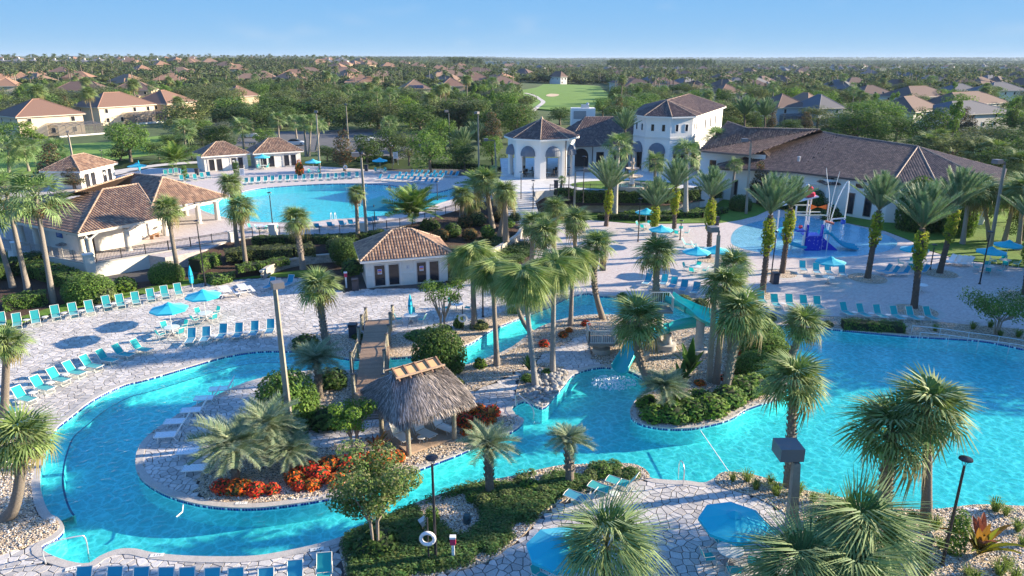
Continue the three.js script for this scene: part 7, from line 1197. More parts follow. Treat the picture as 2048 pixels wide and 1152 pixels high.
shrubAt('lime', 250,580,26,0.75, 'rounded shrub against the white terrace wall'); shrubAt('mid', 180,598,40,0.75, 'big rounded shrub left of the terrace pillar'); shrubAt('olive', 205,600,28,0.8, 'grey green shrub at the foot of the terrace pillar'); shrubAt('mid', 335,562,30,0.8, 'leafy shrub at the foot of the pavilion fan palm'); shrubAt('mid', 440,565,26,0.5, 'flat topped green shrub by the thin lamp post');
for (const [x, y, r, s] of [[600,350,12, 'orange'],[1310,432,10, 'rusty']]) shrubAt(s, x, y, r * 0.8, s === 'orange' ? 2.4 : 0.8, s === 'orange' ? 'slender rusty orange shrub before the right pool house' : 'rusty shrub at the stone wall', s === 'orange' ? UP : 0.1);
hedge('long clipped hedge behind the right bank of the lagoon', line([[1684,656],[1806,664]]), 1.1,0.75, GREEN.mid, { dens: 170, leaf: 0.06 });
hedge('dark hedge below the picket fence of the upper pool', line([[508,490],[600,488],[690,486],[770,476]],1.2), 1.2,1.0, GREEN.dark); hedge('broad flat hedge in the middle of the mulched slope', line([[452,520],[520,513],[590,512],[628,508]],0.9), 2.2,1.1, GREEN.olive, { dens: 90 }); hedge('lower hedge on the mulched slope behind the picnic tables', line([[475,543],[530,535],[575,527]],0.6), 1.4,0.7, GREEN.mid, { dens: 100 }); hedge('hedge block at the right of the terrace railing', line([[392,545],[432,532]],0.3), 1.8,1.5, GREEN.mid); hedge('low hedge by the closed parasol', line([[398,562],[470,556]],0.1), 1.2,0.6, GREEN.mid);
hedge('long hedge below the terrace railing', line([[60,545],[115,560],[170,580]],0.1), 2.2,1.3, GREEN.mid); hedge('hedge behind the lawn strip at the left', line([[10,618],[95,605]],0.05), 2.0,1.1, GREEN.mid); hedge('dark hedge under the tall fan palms at the left', line([[-60,570],[40,545],[90,530]],0.2), 2.0,1.6, GREEN.dark);
hedge('tall clipped hedge above the stone wall before the fountain', line([[1150,406],[1230,406],[1330,406],[1436,394]],1.3), 1.7,1.75, GREEN.dark, { dens: 90, leaf: 0.11 }); hedge('low hedge below the stone wall, left length', line([[1195,437],[1300,440],[1345,440]],0.05), 1.3,0.7, GREEN.dark, { dens: 90, leaf: 0.1 }); hedge('low hedge below the stone wall, right length', line([[1345,434],[1400,434],[1450,424]],0.05), 1.3,0.8, GREEN.mid, { dens: 90, leaf: 0.1 }); hedge('upper low hedge at the foot of the stone wall', line([[1250,431],[1360,431],[1430,420]],0.1), 1.2,0.6, GREEN.mid, { dens: 90, leaf: 0.1 });
hedge('small hedge at the corner of the plaza', line([[1112,392],[1145,390]],2.6), 1.6,1.0, GREEN.dark, { dens: 80, leaf: 0.12 }); hedge('hedge along the far end of the upper pool deck', line([[860,336],[930,338],[1000,345]], UP), 1.4,1.0, GREEN.dark, { dens: 70, leaf: 0.12 }); hedge('hedge between the trees and the parking lot', line([[690,322],[790,326]], UP), 1.6,1.2, GREEN.dark, { dens: 60, leaf: 0.14 });
for (const [x, y, h, w, says] of [[1830,460,5.2,34, 'left'],[1888,462,4.0,22, 'middle'],[1915,470,4.4,26, 'right']]) { const p = G(x, y), r = w * p.distanceTo(camera.position) / LENS; shrub(says === 'left' ? 'dark' : 'mid', p, r, h * 0.93, `tall dense clipped hedge mass at the right end of the clubhouse, ${says} one`); }
for (const [x, y, r, says] of [[1660,440,20, 'left of the tall windows'],[1625,425,26, 'behind the splash structure']]) shrubAt('dark', x, y, r, 1.1, `dark shrub at the clubhouse wall ${says}`);
[[1580,416,30],[1545,412,26],[1600,418,24],[1480,420,22]].forEach(([x, y, r], i) => shrubAt('dark', x, y, r, 0.9, `dark shrub along the wall of the right wing, ${NTH[i]} of four`, 0, 'dark shrubs along the right wing'));
{ // tufts of strappy grass
const R = rng(91), m = new MB(); for (let i = 0; i < 90; i++) { const a = R() * 6.28, l = 0.3 + R() * 0.35, o = 0.12 * R(), e = 0.35 + R() * 0.5, b = V(o * Math.cos(a), 0, o * Math.sin(a)), md = V((o + l * 0.4 * e) * Math.cos(a), l * 0.75, (o + l * 0.4 * e) * Math.sin(a)), tp = V((o + l * e) * Math.cos(a + 0.2), l * (1.0 - e * 0.45), (o + l * e) * Math.sin(a + 0.2)), s = V(-Math.sin(a), 0, Math.cos(a)).multiplyScalar(0.012); m.color(jit(R, [0.13,0.20,0.035])).quad(b.clone().add(s), b.clone().sub(s), md.clone().sub(s), md.clone().add(s)).color(jit(R, [0.22,0.30,0.06])).tri(md.clone().add(s), md.clone().sub(s), tp); }
const g = m.geo(), spots = [[1465,962],[1494,962],[1511,978],[1540,968],[1552,990],[1597,985],[1625,1004],[1660,1012],[1700,1020],[1822,1040],[1845,1062],[1870,1058],[1790,1048],[2010,1030],[1990,1022],[2035,1062],[2045,1090],[1840,1122],[1998,1150],[2015,1135],[1935,1150],[1945,1170],[2030,1160],[1880,1095],[1945,658],[1870,662],[2000,672],[2036,674],[1980,655],[1588,1000],[1740,1030],[1780,1070],[1850,1150]];
spots.forEach(([x, y], i) => { const t = thing('grass_tuft', i > 23 && i < 29 ? `tuft of strappy grass on the right bank gravel` : `tuft of strappy grass on the lower right gravel`, 'grass', G(x, y, 0.03), i * 1.7, 'tufts of strappy grass'); const q = mesh('blades', g, MAT.leaf, t); q.scale.setScalar(0.95 + ((i * 37) % 10) * 0.05); });
}
{ // plants with long red brown leaves and big banana like leaves
const strap = (seed, n, len, w, cols, spread) => { const R = rng(seed), m = new MB(); for (let i = 0; i < n; i++) { const a = i * 2.4 + R(), L = len * (0.6 + R() * 0.5), e = spread * (0.4 + R() * 0.8), dir = V(Math.cos(a), 0, Math.sin(a)), sd = V(-dir.z, 0, dir.x), P = (u) => dir.clone().multiplyScalar(L * e * u).add(V(0, L * (u * 1.1 - e * 0.6 * u * u) + 0.1 * (i % 4), 0)), W = (u) => w * Math.sin(Math.PI * (0.12 + 0.88 * u)) * (1 - 0.3 * u) + 0.012; m.color(jit(R, cols[i % cols.length])); for (let k = 0; k < 5; k++) { const u = k / 5, v = (k + 1) / 5; for (const q of [-1,1]) m.quad(P(u), P(u).addScaledVector(sd, q * W(u)).add(V(0,0.04,0)), P(v).addScaledVector(sd, q * W(v)).add(V(0,0.04,0)), P(v)); } } return m.geo(); };
const ti = strap(5,16,1.0,0.10,[[0.25,0.06,0.03],[0.36,0.14,0.04],[0.20,0.17,0.03],[0.42,0.2,0.06]],0.75), cro = strap(6,26,1.15,0.11,[[0.24,0.22,0.02],[0.17,0.2,0.02],[0.34,0.18,0.03],[0.28,0.09,0.05]],0.9), ban = strap(7,16,1.7,0.22,[[0.07,0.16,0.03],[0.10,0.2,0.04],[0.06,0.13,0.03]],0.55);
const put = (g, x, y, s, name, label) => { const t = thing(name, label, 'plant', G(x, y)); mesh('leaf_rosette', g, MAT.leaf, t).scale.setScalar(s); };
put(ti, 755,905,1.1, 'cordyline', 'red leaved plant behind the island flowers'); put(ti, 980,842,1.0, 'cordyline', 'red brown leaved plant among the flowers right of the shelter'); put(cro, 1956,1110,1.5, 'croton', 'large yellow and red leaved plant at the lower right corner'); put(ban, 1378,748,1.35, 'bird_of_paradise', 'banana leaved plant beside the slide pedestal, rear one'); put(ban, 1362,772,1.0, 'bird_of_paradise', 'banana leaved plant beside the slide pedestal, front one'); put(ban, 1060,745,0.8, 'agave', 'spiky leaved plant at the rock bed'); put(ban, 15,545,1.2, 'bird_of_paradise', 'broad leaved plant at the left edge under the tall palms'); shrubAt('mid', 1345,768,18,0.8, 'dark green shrub in the slide bed gravel'); shrubAt('mid', 1095,748,14,0.7, 'green shrub on the rock bed, right one'); shrubAt('mid', 1055,762,16,0.8, 'green shrub on the rock bed, left one');
}
{ // small cobbles of the rock bed, each stone its own
const t = thing('rock_bed', 'bed of grey cobbles beside the plunge basin', 'rocks'), R = rng(44), gs = [1,2,3,4].map((s) => { const g = new THREE.IcosahedronGeometry(1,2), p = g.attributes.position, q = rng(s * 9); const f = [q() * 4, q() * 4, q() * 4]; for (let i = 0; i < p.count; i++) { const x = p.getX(i), y = p.getY(i), z = p.getZ(i), k = 1 + 0.13 * Math.sin(3 * x + f[0]) + 0.1 * Math.sin(3.4 * z + f[1]); p.setXYZ(i, x * k, y * k * 0.62, z * k * 0.85); } g.computeVertexNormals(); const c = new Float32Array(p.count * 3), b = 0.22 + 0.13 * s / 2; for (let i = 0; i < p.count; i++) c.set([b, b * 0.98, b * 0.95], i * 3); g.setAttribute('color', new THREE.BufferAttribute(c, 3)); return g; });
const poly = line([[1048,752],[1068,738],[1112,728],[1134,742],[1126,770],[1108,790],[1086,812],[1052,798],[1044,775]]); let n = 0;
for (let k = 0; k < 900 && n < 150; k++) { const x = lerp(0.6,5.5, R()), z = lerp(-48.8,-42, R()); if (!inside(poly, x, z)) continue; n++; const s = mesh('cobble', gs[n % 4], MAT.stone, t), r = 0.14 + R() * 0.13; s.position.set(x, 0.05 + R() * 0.08, z); s.scale.setScalar(r); s.rotation.set(R() - 0.5, R() * 6, R() - 0.5); }
}
function instanced(name, label, g, material, list, kind = 'stuff') { const m = new THREE.InstancedMesh(g, material, list.length), c = new THREE.Color(), q = new THREE.Matrix4(), e = new THREE.Euler(), r = new THREE.Quaternion(); list.forEach((l, i) => { q.compose(V(l[0], l[1], l[2]), r.setFromEuler(e.set(l[6] ?? 0, l[4] ?? 0,0)), Array.isArray(l[3]) ? V(...l[3]) : V(l[3], l[3], l[3])); m.setMatrixAt(i, q); m.setColorAt(i, c.setRGB(...(l[5] ?? [1,1,1]))); }); m.name = numbered(name); m.userData = { kind, label }; m.castShadow = m.receiveShadow = true; scene.add(m); return m; }
{ // loose stones over the near gravel and the low ground cover of the foreground bed
const R = rng(55), g = new THREE.IcosahedronGeometry(1,1), p = g.attributes.position; for (let i = 0; i < p.count; i++) p.setY(i, p.getY(i) * 0.6); g.computeVertexNormals(); g.setAttribute('color', new THREE.BufferAttribute(new Float32Array(p.count * 3).fill(1), 3));
const pal = [[0.64,0.55,0.43],[0.78,0.74,0.67],[0.42,0.33,0.25],[0.55,0.48,0.42],[0.33,0.3,0.27],[0.66,0.53,0.36],[0.86,0.83,0.79]], stones = [];
const rain = (polys, box, n, no) => { for (let i = 0; i < n; i++) { const x = lerp(box[0], box[2], R()), z = lerp(box[1], box[3], R()); if (!polys.some((q) => inside(q, x, z)) || (no && no(x, z))) continue; stones.push([x, 0.045 + R() * 0.02, z, 0.028 + R() * R() * 0.045, R() * 6, jit(R, pal[Math.floor(R() * pal.length)],0.2,0.04)]); } };
rain([bedLeft],[-33,-42,-18,-27],14000); rain([bedRightFront],[4,-37,26,-21],24000); rain([bedFront],[-9,-36,8,-25],14000); rain([ISLE],[-24,-62,28,-32],60000, (x, z) => paved(x, z));
instanced('pebbles', 'loose tan pebbles on the gravel beds', g, MAT.stone, stones);
const tuft = leafCloud(66, { lumps: [[0,0.1,0,0.2]], n: 26, leaf: 0.06, pal: [[0.08,0.15,0.035],[0.12,0.21,0.055],[0.16,0.25,0.08]], aspect: 0.4, up: 0.8 }), cover = [], open_ = line([[830,1012],[870,1000],[930,985],[958,1010],[968,1045],[940,1075],[905,1078],[870,1040],[845,1050]]), N = (x, z) => Math.sin(x * 1.3 + 1) * Math.cos(z * 1.7) + 0.5 * Math.sin(x * 3.1 + z * 2.3);
for (let i = 0; i < 26000; i++) { const x = lerp(-9,8, R()), z = lerp(-37,-24, R()); if (!inside(bedFront, x, z) || inside(open_, x, z) || N(x, z) > 0.95) continue; const e = nearest(bedFront, x, z)[2]; if (e < 0.25 || (z < -33.2 && N(x, z) > -0.2)) continue; cover.push([x, 0.02, z, 0.8 + R() * 0.7, R() * 6,[0.8 + R() * 0.5,0.85 + R() * 0.4,0.8 + R() * 0.4]]); }
instanced('ground_cover', 'low dense ground cover in the foreground bed', tuft, MAT.leaf, cover);
const lawnish = [], gc = line([[430,575],[500,562],[620,552]]); 
const mulchy = [...line([[900,572],[945,556],[975,540],[1030,530],[1066,515],[1062,490],[1040,484],[1000,472],[960,482],[900,520]])]; for (let i = 0; i < 6000; i++) { const x = lerp(-9,5, R()), z = lerp(-96,-66, R()); if (inside(mulchy, x, z) && N(x * 0.6, z * 0.6) < 0.5) lawnish.push([x, 0.04, z, 1.3 + R() * 0.8, R() * 6,[0.9,0.95,0.9]]); }
if (lawnish.length) instanced('ground_cover', 'low ground cover on the slope behind the restroom building', tuft, MAT.leaf, lawnish);
}
// ---------------------------------------------------------------- broadleaf trees
function lumpy(seed, n, w, h, y0) { const R = rng(seed), L = [[0, y0 + h * 0.5,0, w * 0.55]]; for (let i = 0; i < n; i++) { const a = i * 2.4 + R(), q = 0.35 + R() * 0.4, v = R(); L.push([w * q * Math.cos(a) * (1 - v * 0.35), y0 + h * (0.15 + 0.75 * v), w * q * Math.sin(a) * (1 - v * 0.35), w * (0.24 + R() * 0.22)]); } return L; }
const CROWN = {}; // crowns of a tree ten metres tall
const KIND = { oak: ['dark', 3600,0.17], olive: ['olive', 3600,0.16], grey: ['grey', 3200,0.16], lime: ['lime', 2600,0.19], mid: ['mid', 3200,0.18], magnolia: ['mag', 2600,0.17], pine: ['mid', 2400,0.2], cypress: ['lime', 2200,0.17] };
GREEN.mag = [[0.045,0.062,0.025],[0.065,0.075,0.03],[0.16,0.075,0.03],[0.085,0.09,0.045],[0.12,0.12,0.08]];
for (const [k, [pal, n, leaf]] of Object.entries(KIND)) CROWN[k] = [0,1].map((v) => leafCloud(seedOf(k) + v, { lumps: k === 'magnolia' ? [[0,4,0,2.1],[0.3,6.3,0,1.6],[-0.2,8.2,0.1,1.0],[0.9,3,0.5,1.6],[-0.9,3.4,-0.4,1.5],[0,2.4,0.9,1.5]] : k === 'pine' || k === 'cypress' ? lumpy(seedOf(k) + v * 7,14,2.6,9,0.5) : lumpy(seedOf(k) + v * 5,17,4.6,8.6,0.5), n, leaf, pal: GREEN[pal], shell: 0.55, squash: 0.85 }));
const trunkGeo = (() => { const m = new MB().color([0.2,0.165,0.13]).tube([V(0,-0.2,0), V(0.1,2,0.05), V(0,4.4,0)],[0.32,0.24,0.16],7); for (let i = 0; i < 5; i++) { const a = i * 1.26; m.tube([V(0.06,2.1 + i * 0.25,0.03), V(1.1 * Math.cos(a), 3.8 + i * 0.2,1.1 * Math.sin(a)), V(2.1 * Math.cos(a), 5.4,2.1 * Math.sin(a))],[0.14,0.09,0.04],5); } return m.geo(); })();
function tree(kind, p, h, w, label, group, name) { const t = thing(name ?? { oak: 'oak_tree', olive: 'oak_tree', grey: 'oak_tree', lime: 'leafy_tree', mid: 'leafy_tree', magnolia: 'magnolia_tree', pine: 'pine_tree', cypress: 'cypress_tree' }[kind], label, 'tree', p, (seedOf(label + p.x) % 628) / 100, group); mesh('trunk', trunkGeo, MAT.bark, t); mesh('crown', CROWN[kind][Math.abs(seedOf(label + p.z)) % 2], MAT.leaf, t); t.scale.set(w / 8, h / 10, w / 8); return t; }
const treeAt = (kind, bx, by, ty, wpx, label, level = 1.4, group) => { const p = G(bx, by, level), D = p.distanceTo(camera.position), h = Math.max(2, atZ(bx, ty, p.z).y - level); return tree(kind, p, h, wpx * D / LENS, label, group); };
treeAt('magnolia', 112,372,278,90, 'large magnolia with red brown leaves beside the pump house', UP); treeAt('magnolia', 150,378,330,76, 'lower magnolia in front of the pump house', UP); treeAt('magnolia', 690,342,250,84, 'dark magnolia right of the pool houses', UP); treeAt('oak', 735,325,262,70, 'leafy tree beside the dark magnolia at the upper pool', UP); treeAt('oak', 782,320,245,80, 'dark round tree in front of the parked cars', UP); treeAt('mid', 860,345,246,92, 'leafy green tree behind the block of blue loungers', UP); treeAt('olive', 818,330,262,60, 'grey green tree left of the block of blue loungers', UP); treeAt('magnolia', 1514,408,312,62, 'round magnolia before the right wing of the clubhouse', 0); treeAt('mid', 262,322,232,84, 'bright green tree on the lawn left of the pool houses', UP); treeAt('cypress', 68,300,236,76, 'feathery green tree before the cream house at the left', UP); treeAt('magnolia', 242,320,285,56, 'dark shrubby tree beside the bright green lawn tree', UP); treeAt('oak', 318,318,278,50, 'dark shrubby tree at the lawn edge left of the pool houses', UP);
[[930,452,20, 'rusty'],[955,448,22, 'olive'],[905,470,22, 'dark'],[880,478,20, 'rusty'],[975,470,18, 'mid'],[1000,440,18, 'rusty'],[1015,452,16, 'mid'],[1030,440,14, 'olive'],[860,462,24, 'dark'],[940,475,18, 'rusty'],[690,515,30, 'dark'],[672,500,24, 'olive'],[705,545,26, 'dark'],[1042,425,12, 'rusty']].forEach(([x, y, r, k], i) => shrubAt(k, x, y, r, 0.9, `${k === 'rusty' ? 'rusty brown' : 'green'} shrub on the mulched slope, ${NTH[i]} of fourteen`, 0.9, 'shrubs of the mulched slope'));
[['oak', 505,262,205,80],['mid', 530,300,250,50],['olive', 600,248,190,90],['oak', 690,262,200,90],['olive', 770,262,195,90],['oak', 840,268,200,100],['mid', 890,300,228,70],['oak', 965,285,215,80],['olive', 880,262,192,90],['oak', 470,250,195,80],['mid', 405,290,232,60],['oak', 440,300,245,60],['oak', 915,330,270,60],['mid', 985,330,262,50],['oak', 345,300,262,46],['mid', 20,300,236,60],['oak', 385,320,285,40],['oak', 655,322,285,44],['olive', 1040,240,182,80],['lime', 945,228,182,60],['oak', 1000,270,220,60],['magnolia', 985,300,215,80],['magnolia', 1040,275,205,70],['oak', 930,340,285,60]].sort((a, b) => a[1] - b[1]).forEach(([k, x, y, t, w], i) => treeAt(k, x, y, t, w, `${k === 'oak' ? 'dark' : k === 'olive' ? 'grey green' : 'bright green'} tree round the parking lot, ${NTH[i] ? NTH[i] + ' from the left' : 'rightmost'}`, UP, 'trees round the parking lot'));
[['oak', 1840,330,268,90],['olive', 1900,335,262,100],['oak', 1990,360,285,90],['mid', 1745,300,235,70],['oak', 2040,350,262,80],['olive', 1660,275,226,70],['oak', 1580,270,232,50],['mid', 2020,440,360,70],['oak', 1940,440,350,80],['oak', 2045,480,395,60]].forEach(([k, x, y, t, w], i) => treeAt(k, x, y, t, w, `${k === 'oak' ? 'dark' : k === 'olive' ? 'grey green' : 'bright green'} tree behind the clubhouse's right end, ${NTH[i]} of ten`, 0.3, 'trees behind the right end of the clubhouse'));
treeAt('oak', 560,255,185,100, 'broad oak behind the pool houses, left', 1.4); treeAt('olive', 430,245,172,110, 'broad grey green oak left of centre behind the houses', 1.4); treeAt('olive', 655,250,178,110, 'broad grey green oak behind the parking lot', 1.4); treeAt('oak', 730,240,180,90, 'dark oak behind the parking lot', 1.4); treeAt('grey', 925,260,190,110, 'large grey green oak left of the golf course', 1.4); treeAt('mid', 1010,248,172,80, 'bright green pine at the golf course edge', 1.4); treeAt('oak', 1040,262,205,80, 'dark oak left of the octagonal roof', 1.4); treeAt('lime', 985,232,180,70, 'yellow green tree at the golf course edge', 1.4); treeAt('oak', 1120,250,208,60, 'small oak behind the front wing roof', 1.4); treeAt('mid', 1205,232,190,46, 'green tree at the near end of the fairway, left one', 1.4); treeAt('mid', 1255,236,186,60, 'green tree at the near end of the fairway, right one', 1.4); treeAt('olive', 1228,236,196,50, 'tree between the two green trees at the fairway', 1.4);
treeAt('mid', 1712,270,195,84, 'bright green tree behind the long roof, left one', 0.5); treeAt('mid', 1762,275,198,76, 'bright green tree behind the long roof, right one', 0.5); treeAt('oak', 1790,285,222,80, 'dark green tree behind the long roof', 0.5); treeAt('magnolia', 1609,262,218,48, 'dark magnolia behind the right wing, left one', 0.5); treeAt('magnolia', 1697,278,230,50, 'dark magnolia behind the right wing, middle one', 0.5); treeAt('magnolia', 1892,270,228,48, 'dark magnolia before the right hand houses, left one', 0.5); treeAt('magnolia', 1938,270,226,42, 'dark magnolia before the right hand houses, right one', 0.5); treeAt('olive', 1960,300,248,120, 'wide grey green tree at the right above the palms', 0.5); treeAt('oak', 2030,310,250,100, 'dark tree at the right edge above the palms', 0.5);
[[60,-61,12],[66,-66,13],[63,-72,12],[70,-77,14],[74,-69,14],[66,-57,12],[79,-74,15],[72,-61,13]].forEach(([x, z, h], i) => tree(i % 2 ? 'oak' : 'olive', V(x, 0, z), h + 1.5,15, `tall dense tree beyond the right edge that shades the paver deck, ${NTH[i]} of eight`, 'trees beyond the right edge'));
{ // crepe myrtles: several pale stems and an airy crown
const myrtle = (px, py, ty, wpx, label, pal, n, sparse) => {
const p = G(px, py), D = p.distanceTo(camera.position), h = atZ(px, ty, p.z).y, w = wpx * D / LENS / 2, t = thing('crepe_myrtle', label, 'tree', p), R = rng(seedOf(label)), lumps = [];
for (let i = 0; i < 4; i++) { const a = i * 1.6 + 0.4, m = new MB().color([0.46,0.38,0.31]); const b = V(0.12 * Math.cos(a), -0.05,0.12 * Math.sin(a)), c = V(0.22 * Math.cos(a), h * 0.36,0.22 * Math.sin(a)); m.tube([b, c],[0.075,0.055],7); for (let k = 0; k < 4; k++) { const e = a + (k - 1.5) * 0.55, q = 0.45 + R() * 0.5, tp = V(w * q * Math.cos(e), h * (0.6 + R() * 0.36), w * q * Math.sin(e)); m.tube([c, c.clone().lerp(tp, 0.5).add(V(0,0.15,0)), tp],[0.05,0.03,0.012],5); lumps.push([tp.x, tp.y, tp.z, w * (sparse ? 0.36 : 0.36)]); if (!sparse) lumps.push([tp.x * 0.6, tp.y - h * 0.1, tp.z * 0.6, w * 0.3]); } m.build('stem', MAT.bark, t); }
mesh('crown', leafCloud(seedOf(label) + 3, { lumps, n, leaf: 0.075, pal, shell: 0.9, squash: 0.8 }), MAT.leaf, t); return t;
};
myrtle(752,1108,915,150, 'pale trunked crepe myrtle in the foreground', [[0.13,0.21,0.05],[0.19,0.25,0.075],[0.24,0.25,0.11],[0.09,0.17,0.035]],9000); myrtle(886,680,560,76, 'small pale trunked tree right of the footbridge', GREEN.mid, 2600, true); myrtle(1992,670,592,116, 'small spreading green tree on the right bank of the lagoon', GREEN.mid, 5200); myrtle(710,912,800,84, 'airy young tree left of the thatched shelter', GREEN.lime, 2600, true);
}
// ---------------------------------------------------------------- houses and woods beyond the resort
mat('roof_far', [1,1,1], { roughness: 0.85, map: tex(256,3, (x, y) => { const r = (y % 32) / 32, c = (x % 26) / 26, v = 0.72 + 0.28 * Math.min(1, r * 3) * (0.75 + 0.25 * Math.sin(c * 6.283)); return [v, v, v]; }) });
mat('wall_far', [1,1,1], { roughness: 0.9, map: T.stucco });
const WALLS = { cream: [0.74,0.62,0.47], tan: [0.60,0.47,0.34], white: [0.78,0.76,0.73], grey: [0.55,0.58,0.60] }, ROOFS = { red: [0.23,0.135,0.10], brown: [0.17,0.11,0.09], orange: [0.33,0.19,0.125], tan: [0.28,0.18,0.13], grey: [0.15,0.15,0.165] };
function hipMesh(m, w, d, eave, rise, cx, cz, col) { const f = hipFaces(w, d, eave, rise, cx, cz); m.color(col); for (const q of f.faces) { const u = q[1].clone().sub(q[0]).normalize(), v = q[2].clone().sub(q[0]); v.addScaledVector(u, -v.dot(u)).normalize(); const uv = q.map((p) => { const e = p.clone().sub(q[0]); return [e.dot(u), e.dot(v)]; }); for (let i = 1; i + 1 < q.length; i++) m.tri(q[0], q[i], q[i + 1], null, [...uv[0], ...uv[i], ...uv[i + 1]]); } return f; }
function house(a, b, depth, label, o = {}) { // front wall from pixel a to pixel b, standing on the land
let lv = o.level ?? 1.2, A = G(a[0], a[1], lv); if (A.z < -230) for (let i = 0; i < 6; i++) { lv = land(A.x, A.z); A = G(a[0], a[1], lv); } const B = G(b[0], b[1], lv); if (A.z < -330) { B.x = A.x + (b[0] - a[0]) * -A.z / LENS; B.z = A.z - 4; } const { len } = onWall(A, B), turn = Math.atan2(-(B.z - A.z), B.x - A.x), H = o.h ?? 5.8, rise = o.rise ?? 4.2, wall = WALLS[o.wall ?? 'cream'], roof = ROOFS[o.roof ?? 'red'];
const t = thing('house', label, 'house', A, turn), w = new MB().color(wall); w.box(len / 2, H / 2 - 0.5,-depth / 2, len, H + 1, depth); if (o.wing) w.box(o.wing[0], o.wing[2] / 2 - 0.5,2.2, o.wing[1], o.wing[2] + 1,4.6); w.build('wall', MAT.wall_far, t);
const r = new MB(), f = hipMesh(r, len + 1.3, depth + 1.3, H, rise, len / 2,-depth / 2, roof); if (o.wing) hipMesh(r, o.wing[1] + 1,5.6, o.wing[2],1.5, o.wing[0],2.2, shade(roof, 1.05)); const rf = r.build('roof', MAT.roof_far, t);
const tr = new MB().color([0.74,0.70,0.64]).skirt(f.c, H - 0.22, H + 0.01); tr.build('fascia', MAT.trim, rf); const rc = new MB(), R = rng(4); for (const [p, q] of f.hips) if (p.distanceTo(q) > 0.5) rc.color(shade(roof, 1.35)).tube([p, q],0.13,5); rc.build('ridge_caps', MAT.matte, rf, 'stuff');
const n = Math.max(2, Math.round(len / 5)); for (let s = 0; s < (H > 4 ? 2 : 1); s++) for (let i = 0; i < n; i++) if ((i + s * 2 + seedOf(label)) % 4) windowPart(t, new THREE.Matrix4().makeTranslation(0,0,0.02), len * (i + 0.5) / n - 0.6,1.2, s * 2.9 + 0.9, s * 2.9 + 2.4);
const sideM = new THREE.Matrix4().makeRotationY(-Math.PI / 2).setPosition(0,0,-depth); for (let i = 0; i < 2; i++) windowPart(t, sideM, depth * (0.3 + i * 0.4) - 0.5,1.0, H > 4 ? 3.8 : 0.9, H > 4 ? 5.2 : 2.3);
const sideR = new THREE.Matrix4().makeRotationY(Math.PI / 2).setPosition(len, 0,0); for (let i = 0; i < 2; i++) windowPart(t, sideR, depth * (0.3 + i * 0.4) - 0.5,1.0, H > 4 ? 3.8 : 0.9, H > 4 ? 5.2 : 2.3);
if (o.solar) { const q = new MB().color([0.012,0.02,0.06]); for (let i = 0; i < 4; i++) for (let j = 0; j < 2; j++) q.beam(V(len * 0.3 + i * 1.8, H + 0.55 + j * 0.75,0.2 - j * 1.55), V(len * 0.3 + i * 1.8, H + 1.15 + j * 0.75,-1.2 - j * 1.55), 1.6,0.08); q.build('solar_panel', MAT.plastic, rf, 'stuff'); }
if (o.lanai) { // screened pool cage on a frame
const [x0, x1, z1] = o.lanai, g = new MB().color([0.10,0.10,0.11]), h = 3.2, k = 6; for (let i = 0; i <= k; i++) { const x = lerp(x0, x1, i / k); g.beam(V(x, 0, z1), V(x, h, z1), 0.09,0.09).beam(V(x, h, z1), V(x, h + 0.5,0.1), 0.09,0.09); } for (const y of [0.02,1.1, h]) g.beam(V(x0, y, z1), V(x1, y, z1), 0.08,0.08); for (const x of [x0, x1]) for (const y of [1.1, h]) g.beam(V(x, y, z1), V(x, y, 0.1), 0.08,0.08); const c = g.build('screen_frame', MAT.paint, t);
const s = new MB().color([1,1,1]); s.quad(V(x0,0, z1), V(x1,0, z1), V(x1, h, z1), V(x0, h, z1)).quad(V(x1,0, z1), V(x1,0,0.1), V(x1, h, 0.1), V(x1, h, z1)).quad(V(x0, h, z1), V(x1, h, z1), V(x1, h + 0.5,0.1), V(x0, h + 0.5,0.1)).quad(V(x0,0, z1), V(x0,0,0.1), V(x0, h, 0.1), V(x0, h, z1)); s.build('screen', MAT.screen, c);
new MB().color([0.7,0.7,0.7]).box((x0 + x1) / 2,0.25, z1 + 0.05, x1 - x0,0.7,0.1).build('kick_panel', MAT.paint, c); new MB().color([0.9,0.88,0.85]).box((x0 + x1) / 2,0.02, z1 / 2, x1 - x0,0.1, z1).build('patio', MAT.concrete, t);
}
return t;
}
mat('screen', [0.12,0.12,0.13], { transparent: true, opacity: 0.55, roughness: 0.9, vertexColors: false });
house([43,278],[172,268],15, 'cream two storey house with red brown hip roof at the left, behind the lawn', { lanai: [7,19,6.5] }); house([203,252],[313,243],14, 'cream two storey house right of the leftmost cream house', { lanai: [8,20,6] }); house([338,242],[395,235],14, 'tan two storey house half hidden by the grey green oak', { wall: 'tan', wing: [6,6,3] }); house([468,222],[520,219],12, 'tan house right of the grey green oak', { wall: 'tan' });
house([108,208],[200,203],13, 'tan house with a brown roof behind the leftmost cream house', { wall: 'tan', roof: 'brown', wing: [14,8,3.2] }); house([228,206],[296,202],13, 'brown roofed house among the trees behind the second cream house', { wall: 'tan', roof: 'brown', wing: [9,7,3.2] }); house([-14,196],[26,192],14, 'cream house at the left edge behind the trees', { roof: 'orange', h: 6 });
for (let i = 0; i < 7; i++) house([-6 + i * 19,180 - i * 2.6],[13 + i * 19,178 - i * 2.6],12, `terraced house with orange roof in the stepped row, ${NTH[i]} from the left`, { roof: 'orange', h: 6.4, rise: 3.4 });
